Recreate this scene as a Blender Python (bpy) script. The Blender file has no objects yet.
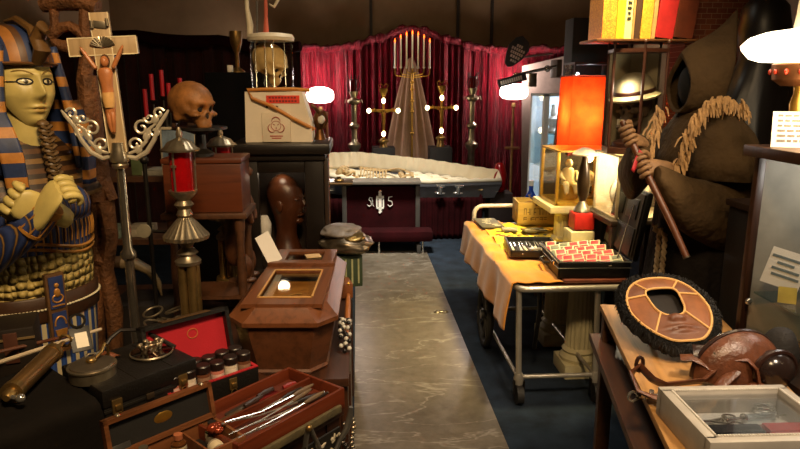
import bpy, bmesh, math, random
from mathutils import Vector, Matrix, Euler
R = math.radians
PI = math.pi
rnd = random.Random(7)
SC = bpy.context.scene
COL = SC.collection

# ---------------------------------------------------------------- camera
EYE = Vector((0, 0, 1.6)); F_PX = 640.0; PITCH = R(12.3); YAW = R(3.75)
cam_d = bpy.data.cameras.new('camera'); cam = bpy.data.objects.new('camera', cam_d); COL.objects.link(cam)
cam.location = EYE; cam.rotation_euler = (PI/2 - PITCH, 0, -YAW)
cam_d.sensor_width = 36; cam_d.lens = 36*F_PX/800; cam_d.clip_start = .02
SC.camera = cam
_q = Euler((PI/2 - PITCH, 0, -YAW)).to_matrix()
def ray(px, py): return _q @ Vector(((px-400)/F_PX, -(py-224.5)/F_PX, -1))
def P(px, py, Y):
    v = ray(px, py); return EYE + v*(Y/v.y)
def Z(px, py, z):
    v = ray(px, py); return EYE + v*((z-1.6)/v.z)

# ---------------------------------------------------------------- materials
def lin(h):
    if isinstance(h, (tuple, list)): return tuple(h[:3])
    h = h.lstrip('#'); c = [int(h[i:i+2], 16)/255 for i in (0, 2, 4)]
    return tuple(x/12.92 if x <= .04045 else ((x+.055)/1.055)**2.4 for x in c)
class NT:
    def __init__(s, name):
        s.m = bpy.data.materials.new(name); s.m.use_nodes = True; s.t = s.m.node_tree
        s.t.nodes.clear(); s.out = s.n('ShaderNodeOutputMaterial'); s._co = None
    def n(s, ty, **kw):
        x = s.t.nodes.new(ty)
        for k, v in kw.items(): setattr(x, k, v)
        return x
    def l(s, a, b): s.t.links.new(a, b)
    def co(s, scale=(1, 1, 1), rot=(0, 0, 0)):
        tc = s.n('ShaderNodeTexCoord'); mp = s.n('ShaderNodeMapping'); s.l(tc.outputs['Object'], mp.inputs['Vector'])
        mp.inputs['Scale'].default_value = scale; mp.inputs['Rotation'].default_value = rot
        return mp.outputs['Vector']
    def noise(s, vec, scale=5, detail=4, rough=.6, dist=0):
        x = s.n('ShaderNodeTexNoise'); x.inputs['Scale'].default_value = scale; x.inputs['Detail'].default_value = detail
        x.inputs['Roughness'].default_value = rough; x.inputs['Distortion'].default_value = dist
        s.l(vec, x.inputs['Vector']); return x.outputs['Fac']
    def ramp(s, fac, stops, mode='LINEAR'):
        x = s.n('ShaderNodeValToRGB'); x.color_ramp.interpolation = mode; e = x.color_ramp.elements
        while len(e) < len(stops): e.new(.5)
        for i, (p, c) in enumerate(stops):
            e[i].position = p; e[i].color = (*lin(c), 1)
        s.l(fac, x.inputs['Fac']); return x.outputs['Color']
    def bump(s, h, strength=.3, dist=.01):
        x = s.n('ShaderNodeBump'); x.inputs['Strength'].default_value = strength; x.inputs['Distance'].default_value = dist
        s.l(h, x.inputs['Height']); return x.outputs['Normal']
    def bsdf(s, col, rough=.5, metal=0, normal=None, spec=.5, **kw):
        b = s.n('ShaderNodeBsdfPrincipled')
        if hasattr(col, 'is_linked') or str(type(col)).find('Socket') > 0: s.l(col, b.inputs['Base Color'])
        else: b.inputs['Base Color'].default_value = (*lin(col), 1)
        if isinstance(rough, (int, float)): b.inputs['Roughness'].default_value = rough
        else: s.l(rough, b.inputs['Roughness'])
        b.inputs['Metallic'].default_value = metal; b.inputs['Specular IOR Level'].default_value = spec
        if normal is not None: s.l(normal, b.inputs['Normal'])
        for k, v in kw.items(): b.inputs[k.replace('_', ' ')].default_value = v
        s.l(b.outputs[0], s.out.inputs['Surface']); return b
def shade(h, f):
    c = lin(h); return tuple(min(1, x*f) for x in c)
_mc = {}
def mat(col, rough=.55, metal=0, var=.25, scale=12, bump=.15, bscale=None, spec=.5, bd=.004, **kw):
    key = ('m', col, rough, metal, var, scale, bump, bscale, spec, bd, tuple(kw.items()))
    if key in _mc: return _mc[key]
    n = NT('surface_%d' % len(_mc)); v = n.co()
    f = n.noise(v, scale)
    c = n.ramp(f, [(.3, shade(col, 1-var)), (.7, shade(col, 1+var))])
    b = n.bump(n.noise(v, bscale or scale*6, 3), bump, bd) if bump else None
    n.bsdf(c, rough, metal, b, spec, **kw); _mc[key] = n.m; return n.m
def wood(a, b, rough=.45, axis='x', scale=1., bump=.12, gloss=0):
    key = ('w', a, b, rough, axis, scale, bump, gloss)
    if key in _mc: return _mc[key]
    n = NT('wood_%d' % len(_mc)); st = {'x': (1.2, 14, 14), 'y': (14, 1.2, 14), 'z': (14, 14, 1.2)}[axis]
    v = n.co(tuple(x*scale for x in st)); f = n.noise(v, 2.2, 6, .65, .6)
    c = n.ramp(f, [(.28, b), (.5, a), (.72, shade(a, 1.18))])
    n.bsdf(c, rough, 0, n.bump(f, bump, .004), .5, Coat_Weight=gloss); _mc[key] = n.m; return n.m
def metal(col='#c9c4ba', rough=.28, tarn=.35, scale=18):
    key = ('me', col, rough, tarn, scale)
    if key in _mc: return _mc[key]
    n = NT('metal_%d' % len(_mc)); v = n.co(); f = n.noise(v, scale, 5)
    c = n.ramp(f, [(.3, shade(col, 1-tarn)), (.65, col)])
    rr = n.n('ShaderNodeMapRange'); n.l(f, rr.inputs['Value']); rr.inputs['To Min'].default_value = rough*1.5; rr.inputs['To Max'].default_value = rough*.8
    n.bsdf(c, rr.outputs[0], .88, n.bump(n.noise(v, scale*4), .06, .002)); _mc[key] = n.m; return n.m
def emit(col, strength, base='#ffffff'):
    n = NT('glow_%d' % len(bpy.data.materials)); v = n.co(); f = n.noise(v, 9)
    b = n.bsdf(n.ramp(f, [(.3, shade(base, .9)), (.7, base)]), .5)
    b.inputs['Emission Color'].default_value = (*lin(col), 1); b.inputs['Emission Strength'].default_value = strength
    return n.m
def glass(tint='#ffffff', refl=.12, key='clear'):
    k = ('g', tint, refl)
    if k in _mc: return _mc[k]
    n = NT('glass_%d' % len(_mc)); tr = n.n('ShaderNodeBsdfTransparent'); gl = n.n('ShaderNodeBsdfGlossy'); mx = n.n('ShaderNodeMixShader'); fr = n.n('ShaderNodeLayerWeight'); pw = n.n('ShaderNodeMath', operation='POWER'); pw.inputs[1].default_value = 4.5; ms = n.n('ShaderNodeMath', operation='MULTIPLY'); ms.inputs[1].default_value = .75
    tr.inputs[0].default_value = (*lin(tint), 1); gl.inputs['Roughness'].default_value = .04
    mu = n.n('ShaderNodeMath', operation='ADD'); mu.inputs[1].default_value = refl*.3
    n.l(fr.outputs['Facing'], pw.inputs[0]); n.l(pw.outputs[0], ms.inputs[0]); n.l(ms.outputs[0], mu.inputs[0]); n.l(mu.outputs[0], mx.inputs[0]); n.l(tr.outputs[0], mx.inputs[1]); n.l(gl.outputs[0], mx.inputs[2]); n.l(mx.outputs[0], n.out.inputs['Surface'])
    _mc[k] = n.m; return n.m
def stripes(cols, axis, freq, rough=.5, bump=.1, metalv=0, edges=None, off=0.):
    """bands of colour along an object axis"""
    n = NT('banded_%d' % len(bpy.data.materials)); tc = n.n('ShaderNodeTexCoord'); sp = n.n('ShaderNodeSeparateXYZ'); n.l(tc.outputs['Object'], sp.inputs[0])
    m1 = n.n('ShaderNodeMath', operation='MULTIPLY_ADD'); m1.inputs[1].default_value = freq; m1.inputs[2].default_value = off; n.l(sp.outputs['XYZ'.index(axis.upper())], m1.inputs[0])
    m2 = n.n('ShaderNodeMath', operation='FRACT'); n.l(m1.outputs[0], m2.inputs[0])
    k = len(cols); st = [((edges[i] if edges else i/k), c) for i, c in enumerate(cols)]
    c = n.ramp(m2.outputs[0], st, 'CONSTANT')
    nz = n.noise(tc.outputs['Object'], 22); mx = n.n('ShaderNodeMix', data_type='RGBA', blend_type='MULTIPLY'); mx.inputs[0].default_value = .6
    n.l(c, mx.inputs[6]); n.l(n.ramp(nz, [(.3, (.45, .42, .38)), (.65, (1, 1, 1))]), mx.inputs[7])
    n.bsdf(mx.outputs[2], rough, metalv, n.bump(nz, bump, .004)); return n.m
def fabric(col, rough=.9, var=.3, scale=6, bump=.3, sheen=.2, wscale=220):
    key = ('f', col, rough, var, scale, bump, sheen, wscale)
    if key in _mc: return _mc[key]
    n = NT('cloth_%d' % len(_mc)); v = n.co(); f = n.noise(v, scale)
    c = n.ramp(f, [(.3, shade(col, 1-var)), (.7, shade(col, 1+var))])
    n.bsdf(c, rough, 0, n.bump(n.noise(v, wscale, 2), bump, .002), .25, Sheen_Weight=sheen); _mc[key] = n.m; return n.m

# ---------------------------------------------------------------- mesh building
class MB:
    def __init__(s): s.bm = bmesh.new()
    def _t(s, vs, T):
        if T is not None: bmesh.ops.transform(s.bm, matrix=T, verts=vs)
    def box(s, c, d, rot=(0, 0, 0), bev=0, T=None, taper=None):
        r = bmesh.ops.create_cube(s.bm, size=1); vs = r['verts']
        for v in vs:
            k = 1 if taper is None or v.co.z < 0 else taper
            v.co = Vector((v.co.x*d[0]*k, v.co.y*d[1]*k, v.co.z*d[2]))
        if bev:
            es = list({e for v in vs for e in v.link_edges})
            rr = bmesh.ops.bevel(s.bm, geom=es, offset=min(bev, min(d)*.45), segments=2, affect='EDGES', profile=.6)
            vs = list({v for f in rr['faces'] for v in f.verts} | {v for v in vs if v.is_valid})
        M = Matrix.Translation(c) @ Euler(rot).to_matrix().to_4x4()
        bmesh.ops.transform(s.bm, matrix=M if T is None else T @ M, verts=vs); return s
    def cyl(s, a, b, r, r2=None, seg=12, T=None, cap=True):
        a = Vector(a); b = Vector(b); d = b-a; r2 = r if r2 is None else r2
        M = Matrix.Translation((a+b)/2) @ d.to_track_quat('Z', 'Y').to_matrix().to_4x4()
        x = bmesh.ops.create_cone(s.bm, cap_ends=cap, segments=seg, radius1=max(r, 1e-5), radius2=max(r2, 1e-5), depth=d.length)
        bmesh.ops.transform(s.bm, matrix=M if T is None else T @ M, verts=x['verts']); return s
    def ell(s, c, d, rot=(0, 0, 0), u=14, v=10, T=None):
        x = bmesh.ops.create_uvsphere(s.bm, u_segments=u, v_segments=v, radius=1)
        M = Matrix.Translation(c) @ Euler(rot).to_matrix().to_4x4() @ Matrix.Diagonal((*((d, d, d) if isinstance(d, (int, float)) else d), 1))
        bmesh.ops.transform(s.bm, matrix=M if T is None else T @ M, verts=x['verts']); return s
    def rings(s, rings, closed=True, capa=True, capb=True, T=None):
        L = [[s.bm.verts.new(p) for p in r] for r in rings]; k = len(L[0])
        for i in range(len(L)-1):
            for j in range(k if closed else k-1):
                try: s.bm.faces.new((L[i][j], L[i][(j+1) % k], L[i+1][(j+1) % k], L[i+1][j]))
                except ValueError: pass
        if closed and k > 2:
            if capa: s.bm.faces.new(L[0][::-1])
            if capb: s.bm.faces.new(L[-1])
        s._t([v for r in L for v in r], T); return s
    def tube(s, pts, r, seg=8, T=None, closed=False, flat=1.):
        pts = [Vector(p) for p in pts]; n = len(pts); rs = r if isinstance(r, (list, tuple)) else [r]*n
        tang = [((pts[(i+1) % n] if closed or i < n-1 else pts[i]) - (pts[i-1] if closed or i > 0 else pts[i])).normalized() for i in range(n)]
        t0 = tang[0]; up = Vector((0, 0, 1)) if abs(t0.z) < .9 else Vector((1, 0, 0)); u = t0.cross(up).normalized(); RG = []
        for i in range(n):
            u = (u - tang[i]*u.dot(tang[i])).normalized(); w = tang[i].cross(u)
            RG.append([pts[i] + (u*math.cos(2*PI*k/seg) + w*math.sin(2*PI*k/seg)*flat)*rs[i] for k in range(seg)])
        if closed: RG.append(RG[0]); 
        return s.rings(RG, True, not closed, not closed, T)
    def lathe(s, prof, c=(0, 0, 0), seg=24, flute=0, amp=0, T=None, cap=True):
        c = Vector(c); RG = []
        for r, z in prof:
            RG.append([c + Vector((math.cos(2*PI*k/seg)*r*(1+(amp*math.cos(2*PI*k*flute/seg) if flute else 0)), math.sin(2*PI*k/seg)*r*(1+(amp*math.cos(2*PI*k*flute/seg) if flute else 0)), z)) for k in range(seg)])
        return s.rings(RG, True, cap, cap, T)
    def prism(s, pts, h, T=None, z=0):
        a = [s.bm.verts.new((x, y, z)) for x, y in pts]; b = [s.bm.verts.new((x, y, z+h)) for x, y in pts]; n = len(pts)
        s.bm.faces.new(a[::-1]); s.bm.faces.new(b)
        for i in range(n): s.bm.faces.new((a[i], a[(i+1) % n], b[(i+1) % n], b[i]))
        s._t(a+b, T); return s
    def surf(s, fn, nu, nv, T=None, cu=False):
        g = [[s.bm.verts.new(fn(i/nu, j/nv)) for j in range(nv+1)] for i in range(nu + (0 if cu else 1))]
        n = len(g)
        for i in range(nu if cu else nu):
            for j in range(nv):
                s.bm.faces.new((g[i][j], g[(i+1) % n][j], g[(i+1) % n][j+1], g[i][j+1]))
        s._t([v for r in g for v in r], T); return s
    def build(s, name, m, parent=None, smooth=True, label=None, solid=0, sub=0, ang=38, loc=None, rot=None):
        bmesh.ops.recalc_face_normals(s.bm, faces=s.bm.faces)
        me = bpy.data.meshes.new(name); s.bm.to_mesh(me); s.bm.free()
        if smooth:
            for p in me.polygons: p.use_smooth = True
            me.set_sharp_from_angle(angle=R(ang))
        o = bpy.data.objects.new(name, me); COL.objects.link(o)
        for x in (m if isinstance(m, (list, tuple)) else [m]): me.materials.append(x)
        if parent is not None: o.parent = parent
        if label: o['label'] = label
        if loc is not None: o.location = loc
        if rot is not None: o.rotation_euler = rot
        if solid: q = o.modifiers.new('thick', 'SOLIDIFY'); q.thickness = solid; q.offset = 0
        if sub: q = o.modifiers.new('sub', 'SUBSURF'); q.levels = sub; q.render_levels = sub
        return o
def thing(name, label, cat, loc=(0, 0, 0), rz=0, group=None, rot=None):
    o = bpy.data.objects.new(name, None); COL.objects.link(o); o.empty_display_size = .05
    o.location = loc; o.rotation_euler = rot if rot else (0, 0, rz); o['label'] = label; o['category'] = cat
    if group: o['group'] = group
    return o
def tag(o, label, cat, group=None, kind=None):
    o['label'] = label; o['category'] = cat
    if group: o['group'] = group
    if kind: o['kind'] = kind
    return o
def struct(o): o['kind'] = 'structure'; return o
def dup(o, loc, rz=None, label=None, parent=None, scale=None):
    c = o.copy(); COL.objects.link(c)
    if parent is not None: c.parent = parent
    for ch in list(o.children): dup(ch, None, parent=c)
    if loc is not None: c.location = loc
    if rz is not None: c.rotation_euler = rz if isinstance(rz, (tuple, list)) else (0, 0, rz)
    if scale: c.scale = scale
    if label: c['label'] = label
    return c
def text_obj(body, size, name, m, parent, loc, rot, ext=.0008, align='CENTER'):
    cu = bpy.data.curves.new(name, 'FONT'); cu.body = body; cu.size = size; cu.extrude = ext; cu.align_x = align; cu.align_y = 'CENTER'
    o = bpy.data.objects.new(name, cu); COL.objects.link(o); cu.materials.append(m); o.parent = parent; o.location = loc; o.rotation_euler = rot
    return o
def Trs(c, rot=(0, 0, 0), s=1): return Matrix.Translation(c) @ Euler(rot).to_matrix().to_4x4() @ Matrix.Scale(s, 4)

# common surfaces
BLACK = mat('#16130f', .5, bump=.1); BLACKLEATHER = mat('#0f0c09', .45, bump=.35, bscale=160); GOLDM = metal('#c79a45', .3); BRASS = metal('#a98a55', .32, .5); SILVER = metal('#b5a88f', .27, .5)
CHROME = metal('#d6d3cc', .14, .15); DARKIRON = metal('#3a3530', .45, .4); WHITEP = mat('#e6dfd0', .5, var=.06); CREAM = mat('#d9cfb0', .5, var=.1)
REDGLASS = mat('#a30d12', .12, var=.2, bump=0, Transmission_Weight=.35); CLEAR = glass(); PAPER = mat('#e9e2d2', .8, var=.05, bump=.05)
# ================================================================ setting
n = NT('carpet_blue'); v = n.co(); f = n.noise(v, 7, 5)
n.bsdf(n.ramp(f, [(.3, '#131920'), (.7, '#232e3b')]), .95, 0, n.bump(n.noise(v, 260, 2), .5, .004), .2); CARPET = n.m
struct(MB().box((.2, 3.4, -.05), (6.4, 10.2, .1)).build('floor', CARPET, smooth=False))
n = NT('wall_panel'); v = n.co(); f = n.noise(v, 3, 4)
n.bsdf(n.ramp(f, [(.3, '#7d6446'), (.7, '#8c7252')]), .75, 0, n.bump(n.noise(v, 50), .1, .003)); WALLM = n.m
m = MB(); m.box((.2, 8.45, 1.6), (6.4, .1, 3.2)); struct(m.build('wall_back', WALLM, smooth=False))
struct(MB().box((-3.05, 3.4, 1.6), (.1, 10.2, 3.2)).build('wall_left', WALLM, smooth=False))
struct(MB().box((3.45, 3.4, 1.6), (.1, 10.2, 3.2)).build('wall_right', WALLM, smooth=False))
struct(MB().box((.2, -1.75, 1.6), (6.4, .1, 3.2)).build('wall_front', WALLM, smooth=False))
struct(MB().box((.2, 3.4, 3.25), (6.6, 10.4, .1)).build('ceiling', mat('#4a3f33', .85), smooth=False))
m = MB()
for px in (371, 458, 492): m.box((P(px, 20, 8.38).x, 8.385, 2.4), (.035, .03, 1.6))
struct(m.build('trim_1', mat('#2b2117', .6), smooth=False))
# brick pillar behind the reaper
n = NT('old_brick'); tc = n.n('ShaderNodeTexCoord'); mp = n.n('ShaderNodeMapping'); n.l(tc.outputs['Object'], mp.inputs[0]); mp.inputs['Rotation'].default_value = (PI/2, 0, 0)
bt = n.n('ShaderNodeTexBrick'); n.l(mp.outputs[0], bt.inputs['Vector']); bt.inputs['Scale'].default_value = 9
bt.inputs['Color1'].default_value = (*lin('#8a4a2e'), 1); bt.inputs['Color2'].default_value = (*lin('#6e3420'), 1); bt.inputs['Mortar'].default_value = (*lin('#9a7a5c'), 1); bt.inputs['Mortar Size'].default_value = .012
n.bsdf(bt.outputs['Color'], .9, 0, n.bump(n.noise(mp.outputs[0], 30), .5, .01)); BRICK = n.m
a = P(688, 30, 3.45); b = P(737, 30, 3.45)
struct(MB().box(((a.x+b.x)/2+.03, 3.55, 1.6), (b.x-a.x+.08, .2, 3.2)).build('pillar_brick', BRICK, smooth=False))

# runner
n = NT('runner_vinyl'); v = n.co(); f = n.noise(v, 2.6, 8, .65, .5); g = n.noise(n.co((.7, 2.2, 1), (0, 0, .22)), 1.5, 5, .6, .5)
base = n.ramp(f, [(.25, '#544c40'), (.5, '#675e51'), (.75, '#766c5d')])
vein = n.ramp(g, [(.485, (0, 0, 0)), (.5, (.16, .15, .13)), (.508, (0, 0, 0))])
mx = n.n('ShaderNodeMix', data_type='RGBA', blend_type='ADD'); mx.inputs[0].default_value = .8; n.l(base, mx.inputs[6]); n.l(vein, mx.inputs[7])
h = n.noise(v, 14, 8, .7); m2 = n.n('ShaderNodeMix', data_type='RGBA', blend_type='MULTIPLY'); m2.inputs[0].default_value = .7; n.l(mx.outputs[2], m2.inputs[6]); n.l(n.ramp(h, [(.3, (.55, .5, .42)), (.6, (1, 1, 1))]), m2.inputs[7])
n.bsdf(m2.outputs[2], .38, 0, n.bump(h, .12, .003), .45)
m = MB(); m.box((.3105, 3.3, .004), (.695, 5.55, .006), bev=.002)
tag(m.build('floor_runner', n.m), 'long pale scuffed runner laid along the aisle floor', 'runner')
c = Z(441, 312, .008)
m = MB()
for k in range(3): m.tube([(c.x+(k-1)*.028+.022*math.cos(t/10*PI*2), c.y+.016*math.sin(t/10*PI*2)+.01*(k % 2), .012) for t in range(10)], .004, 5, closed=True)
tag(m.build('metal_trinket', SILVER), 'small ring-shaped metal trinket lying on the pale aisle runner', 'trinket')

# ================================================================ curtains
n = NT('tinsel_red'); v = n.co((60, 60, 3)); f = n.noise(v, 1.6, 4, .6); g = n.noise(n.co((130, 130, 60)), 1.5, 2, .8)
n.bsdf(n.ramp(f, [(.3, '#3a040b'), (.5, '#720a1c'), (.72, '#b81c3a')]), .27, .45, n.bump(g, 1., .03), .6); TINSEL = n.m
VELVET = mat('#240507', .95, var=.35, scale=5, bump=.2, spec=.08)
DARKV = fabric('#331512', .9, .35, 5, .25, .1)
def curtain(x0, x1, y, z0, topf, pleats, amp, mtl, name, label, seed=0, cat='curtain'):
    r = random.Random(seed); ph = [r.uniform(0, 6) for _ in range(4)]
    def fn(u, w):
        x = x0+(x1-x0)*u; zt = topf(u); s = 2*PI*pleats*u
        d = amp*(math.sin(s+ph[0])+.5*math.sin(s*2.3+ph[1])+.35*math.sin(s*.43+ph[2]))*(.75+.35*(1-w))
        return (x+amp*.3*math.sin(s*1.7+ph[3]), y+d, z0+(zt-z0)*w)
    o = MB().surf(fn, int(pleats*9), 14).build(name, mtl, ang=80, solid=.004)
    return tag(o, label, cat)
xl = P(291, 50, 7.95).x; xa = P(362, 50, 7.95).x; xb = P(412, 50, 7.95).x; xc = P(462, 50, 7.95).x; xd = P(582, 50, 7.95).x
curtain(xl, xa, 7.98, .02, lambda u: 2.04+.01*math.sin(u*14), 9, .022, TINSEL, 'tinsel_curtain', 'bright pink-red tinsel curtain behind the glowing lamp nearest the cream container', 1)
curtain(xa, xb, 8.0, .02, lambda u: 2.06+.22*u**1.3, 8, .024, TINSEL, 'tinsel_curtain', 'deep red tinsel curtain on the skull side of the cream cone drape', 2)
curtain(xb, xc, 8.0, .02, lambda u: 2.06+.22*(1-u)**1.3, 8, .024, TINSEL, 'tinsel_curtain', 'deep red tinsel curtain on the white cabinet side of the cream cone drape', 3)
curtain(xc, xd, 7.98, .02, lambda u: 2.05+.01*math.sin(u*14), 14, .022, TINSEL, 'tinsel_curtain', 'bright pink-red tinsel curtain behind the glowing lamp beside the white cabinet', 4)
# gathered pelmet along the top, draped to a peak
pts = []
for i in range(81):
    u = i/80; px = 291+(582-291)*u
    zt = 2.03+.25*max(0, 1-abs(px-412)/75)**1.2 - .02*math.sin(px*.11)**2
    pts.append((P(px, 50, 7.9).x, 7.9+.01*math.sin(i*1.9), zt))
o = MB().tube(pts, [.045+.014*math.sin(i*2.1)+.01*math.sin(i*5.3) for i in range(81)], 9).build('swag_valance', TINSEL, ang=80)
tag(o, 'gathered red tinsel swag draped to a peak along the curtain tops', 'valance')
curtain(P(-30, 30, 6.9).x, P(300, 30, 6.9).x, 6.9, .02, lambda u: 2.12-.14*u**2, 20, .03, DARKV, 'velvet_drape', 'dark burgundy velvet drape hung behind the antiques, left of the tinsel curtains', 5)
pts = [(P(-30+330*i/40, 30, 6.75).x, 6.75+.015*math.sin(i*2), 2.12-.14*(i/40)**2-.045*abs(math.sin(i/40*PI*4))) for i in range(41)]
tag(MB().tube(pts, [.05+.02*abs(math.sin(i/40*PI*4)) for i in range(41)], 8).build('velvet_swag', VELVET, ang=80), 'scalloped dark burgundy swag along the top of the velvet drape', 'valance')

# cream cone drape + menorah stand
cx = P(411, 150, 7.75).x
def cone(u, w):
    a = (u-.5)*PI*1.15; z = .55+w*1.36; r = .02+.30*(1-w)**.75; r *= 1+.13*math.sin(u*24*PI/1.6+1)
    return (cx+r*math.sin(a), 7.82-r*.42*math.cos(a), z)
CRD = fabric('#8f705a', .8, .2, 5, .2)
tag(MB().surf(cone, 64, 20).build('cone_drape', CRD, ang=80, solid=.004), 'cream pleated cone-shaped drape hanging behind the brass seven-candle stand', 'drape')
t = thing('candelabrum', 'tall brass seven-branched candelabrum with burning white candles behind the casket', 'candelabrum', (P(412, 150, 7.5).x, 7.5, 0))
m = MB(); m.cyl((0, 0, .3), (0, 0, 1.78), .011, seg=10)
for z in (1.05, 1.3, 1.42, 1.55, 1.63): m.ell((0, 0, z), (.024, .024, .018))
m.lathe([(.16, 0), (.16, .02), (.08, .05), (.03, .12), (.018, .3)], seg=20); m.build('pole', GOLDM, t)
for k in range(1, 4):
    w = .066*k; zz = 1.70 if k == 3 else 1.70
    top = 1.80 - .0*k
    for sgn in (-1, 1):
        q = [(0, 0, 1.68+.035*(3-k)*.6)] + [(sgn*(w-.035+.035*math.sin(a)), 0, 1.70+.035*(3-k)*.5+.035*(1-math.cos(a))) for a in [i*PI/10 for i in range(6)]] + [(sgn*w, 0, top)]
        MB().tube(q, .006, 6).build('branch', GOLDM, t)
WAX = mat('#f4ecdc', .5, var=.05, bump=0, Subsurface_Weight=.2); FLAME = emit('#ff4a12', 7, '#ff9a40')
for k in range(-3, 4):
    zb = 1.80; h = (.36, .345, .315, .27)[abs(k)]
    m = MB(); m.cyl((k*.066, 0, zb), (k*.066, 0, zb+h), .0105, .0095, seg=10); m.lathe([(.008, -.02), (.017, -.005), (.018, 0)], (k*.066, 0, zb+.003), 10)
    cd = m.build('candle', WAX, t)
    MB().lathe([(.001, 0), (.009, .012), (.007, .026), (.001, .045)], (k*.066, 0, zb+h), 8).build('flame', FLAME, cd)

l = bpy.data.lights.new('candle_light', 'POINT'); l.energy = 2.2; l.color = (1, .75, .45); l.shadow_soft_size = .1
lo = bpy.data.objects.new('candle_light', l); COL.objects.link(lo); lo.location = (P(412, 40, 7.3).x, 7.3, 2.28)
# lit crucifix lamps
BULB = emit('#fff0b0', 12, '#fff6d8')
def figure_on_cross(par, s, mtl, y=-.02, z0=0, sp=.43):
    """small crucified figure, height about s"""
    m = MB()
    m.rings([[Vector((rx*math.cos(a), y+ry*math.sin(a), z0+z*s)) for a in [2*PI*i/10 for i in range(10)]] for rx, ry, z in
        [(.02*s, .02*s, 0), (.035*s, .03*s, .06), (.055*s, .05*s, .22), (.06*s, .05*s, .26), (.08*s, .06*s, .40), (.085*s, .06*s, .46), (.065*s, .05*s, .55), (.09*s, .06*s, .68), (.10*s, .055*s, .76), (.05*s, .04*s, .80)]])
    m.ell((.012*s, y-.015*s, z0+.86*s), (.05*s, .055*s, .068*s))
    for g in (-1, 1): m.tube([(g*.08*s, y, z0+.76*s), (g*(.08+(sp-.08)*.5)*s, y, z0+(.83 if sp > .3 else .9)*s), (g*sp*s, y+.01*s, z0+(.98 if sp > .3 else 1.06)*s)], [.036*s, .028*s, .02*s], 8)
    for g in (-1, 1): m.tube([(g*.02*s, y-.012*s, z0+.3*s), (g*.025*s, y-.03*s, z0+.15*s), (g*.005*s, y-.01*s, z0)], [.04*s, .034*s, .02*s], 8)
    return m.build('figure', mtl, par, sub=1)
def lamp_cross(px, py, Y, label):
    c = P(px, py, Y); t = thing('crucifix_lamp', label, 'crucifix', (c.x, Y, 0)); z = c.z
    m = MB(); m.box((0, .1, .45), (.26, .26, .9), bev=.01); m.build('pedestal', mat('#120a08', .6), t)
    zb = z-.27
    m = MB(); m.cyl((0, .06, .9), (0, .06, zb-.03), .05, .035, 14); m.lathe([(.06, -.05), (.06, -.03), (.03, -.01), (.02, 0)], (0, .04, zb+.02), 16); m.build('base', BRASS, t)
    m = MB(); m.box((0, 0, z-.02), (.028, .018, .48), bev=.004); m.box((0, 0, z+.06), (.34, .018, .028), bev=.004)
    for g in (-1, 1): m.tube([(g*.04, 0, z+.3), (g*.055, 0, z+.34), (g*.03, 0, z+.36), (0, 0, z+.33)], .006, 6)
    m.lathe([(.02, .22), (.045, .27), (.05, .3), (.03, .31)], (0, 0, z), 10)
    cr = m.build('cross', GOLDM, t)
    figure_on_cross(t, .27, GOLDM, -.025, z-.17)
    for dx, dz, rr in ((0, .17, .027), (-.165, .06, .03), (.165, .06, .03), (0, -.20, .027)):
        MB().ell((dx, -.02, z+dz), (rr*.8, rr*.8, rr*1.15 if dx == 0 else rr*.9), u=12, v=8).build('bulb', BULB, t)
lamp_cross(383.5, 116, 7.35, 'gold crucifix with glowing bulb ends on the skeleton skull side of the cream drape')
lamp_cross(441.5, 113, 7.35, 'gold crucifix with glowing bulb ends on the white cabinet side of the cream drape')

# silver torcheres
def torchere(px, py, label):
    c = P(px, py, 7.45); t = thing('torchere', label, 'floor candlestick', (c.x, 7.45, 0)); zt = c.z
    m = MB(); m.lathe([(.17, 0), (.17, .03), (.1, .07), (.05, .14), (.035, .25), (.04, .6), (.042, .85), (.075, .9), (.075, .93), (.04, .96), (.032, 1.0), (.034, 1.1), (.06, 1.13), (.06, 1.15), (.03, 1.18), (.03, 1.32), (.034, zt-.3), (.075, zt-.27), (.075, zt-.25), (.03, zt-.22), (.05, zt-.17), (.06, zt-.15)], seg=18)
    m.build('stem', SILVER, t)
    MB().cyl((0, 0, zt-.15), (0, 0, zt-.03), .042, .046, 14).build('glass_cup', mat('#5c0a0c', .15, var=.2, bump=0), t)
    m = MB()
    for k in range(4):
        a = k*PI/2+.4; q = Vector((math.cos(a), math.sin(a), 0))
        m.tube([q*.05+Vector((0, 0, zt-.16)), q*.075+Vector((0, 0, zt-.08)), q*.055+Vector((0, 0, zt-.02)), q*.07+Vector((0, 0, zt+.03))], .007, 6)
    m.tube([(.055*math.cos(a), .055*math.sin(a), zt-.02) for a in [2*PI*i/12 for i in range(12)]], .006, 6, closed=True)
    m.build('crown', DARKIRON, t)
    m = MB()
    for g in (-1, 1): m.tube([(g*.03, 0, zt-.26), (g*.09, 0, zt-.24), (g*.1, 0, zt-.28)], .007, 6)
    m.build('arm', SILVER, t)
torchere(353.5, 78, 'tall silver candle stand with red glass cup, behind the casket head')
torchere(473, 75, 'tall silver candle stand with red glass cup, behind the casket foot')

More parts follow.
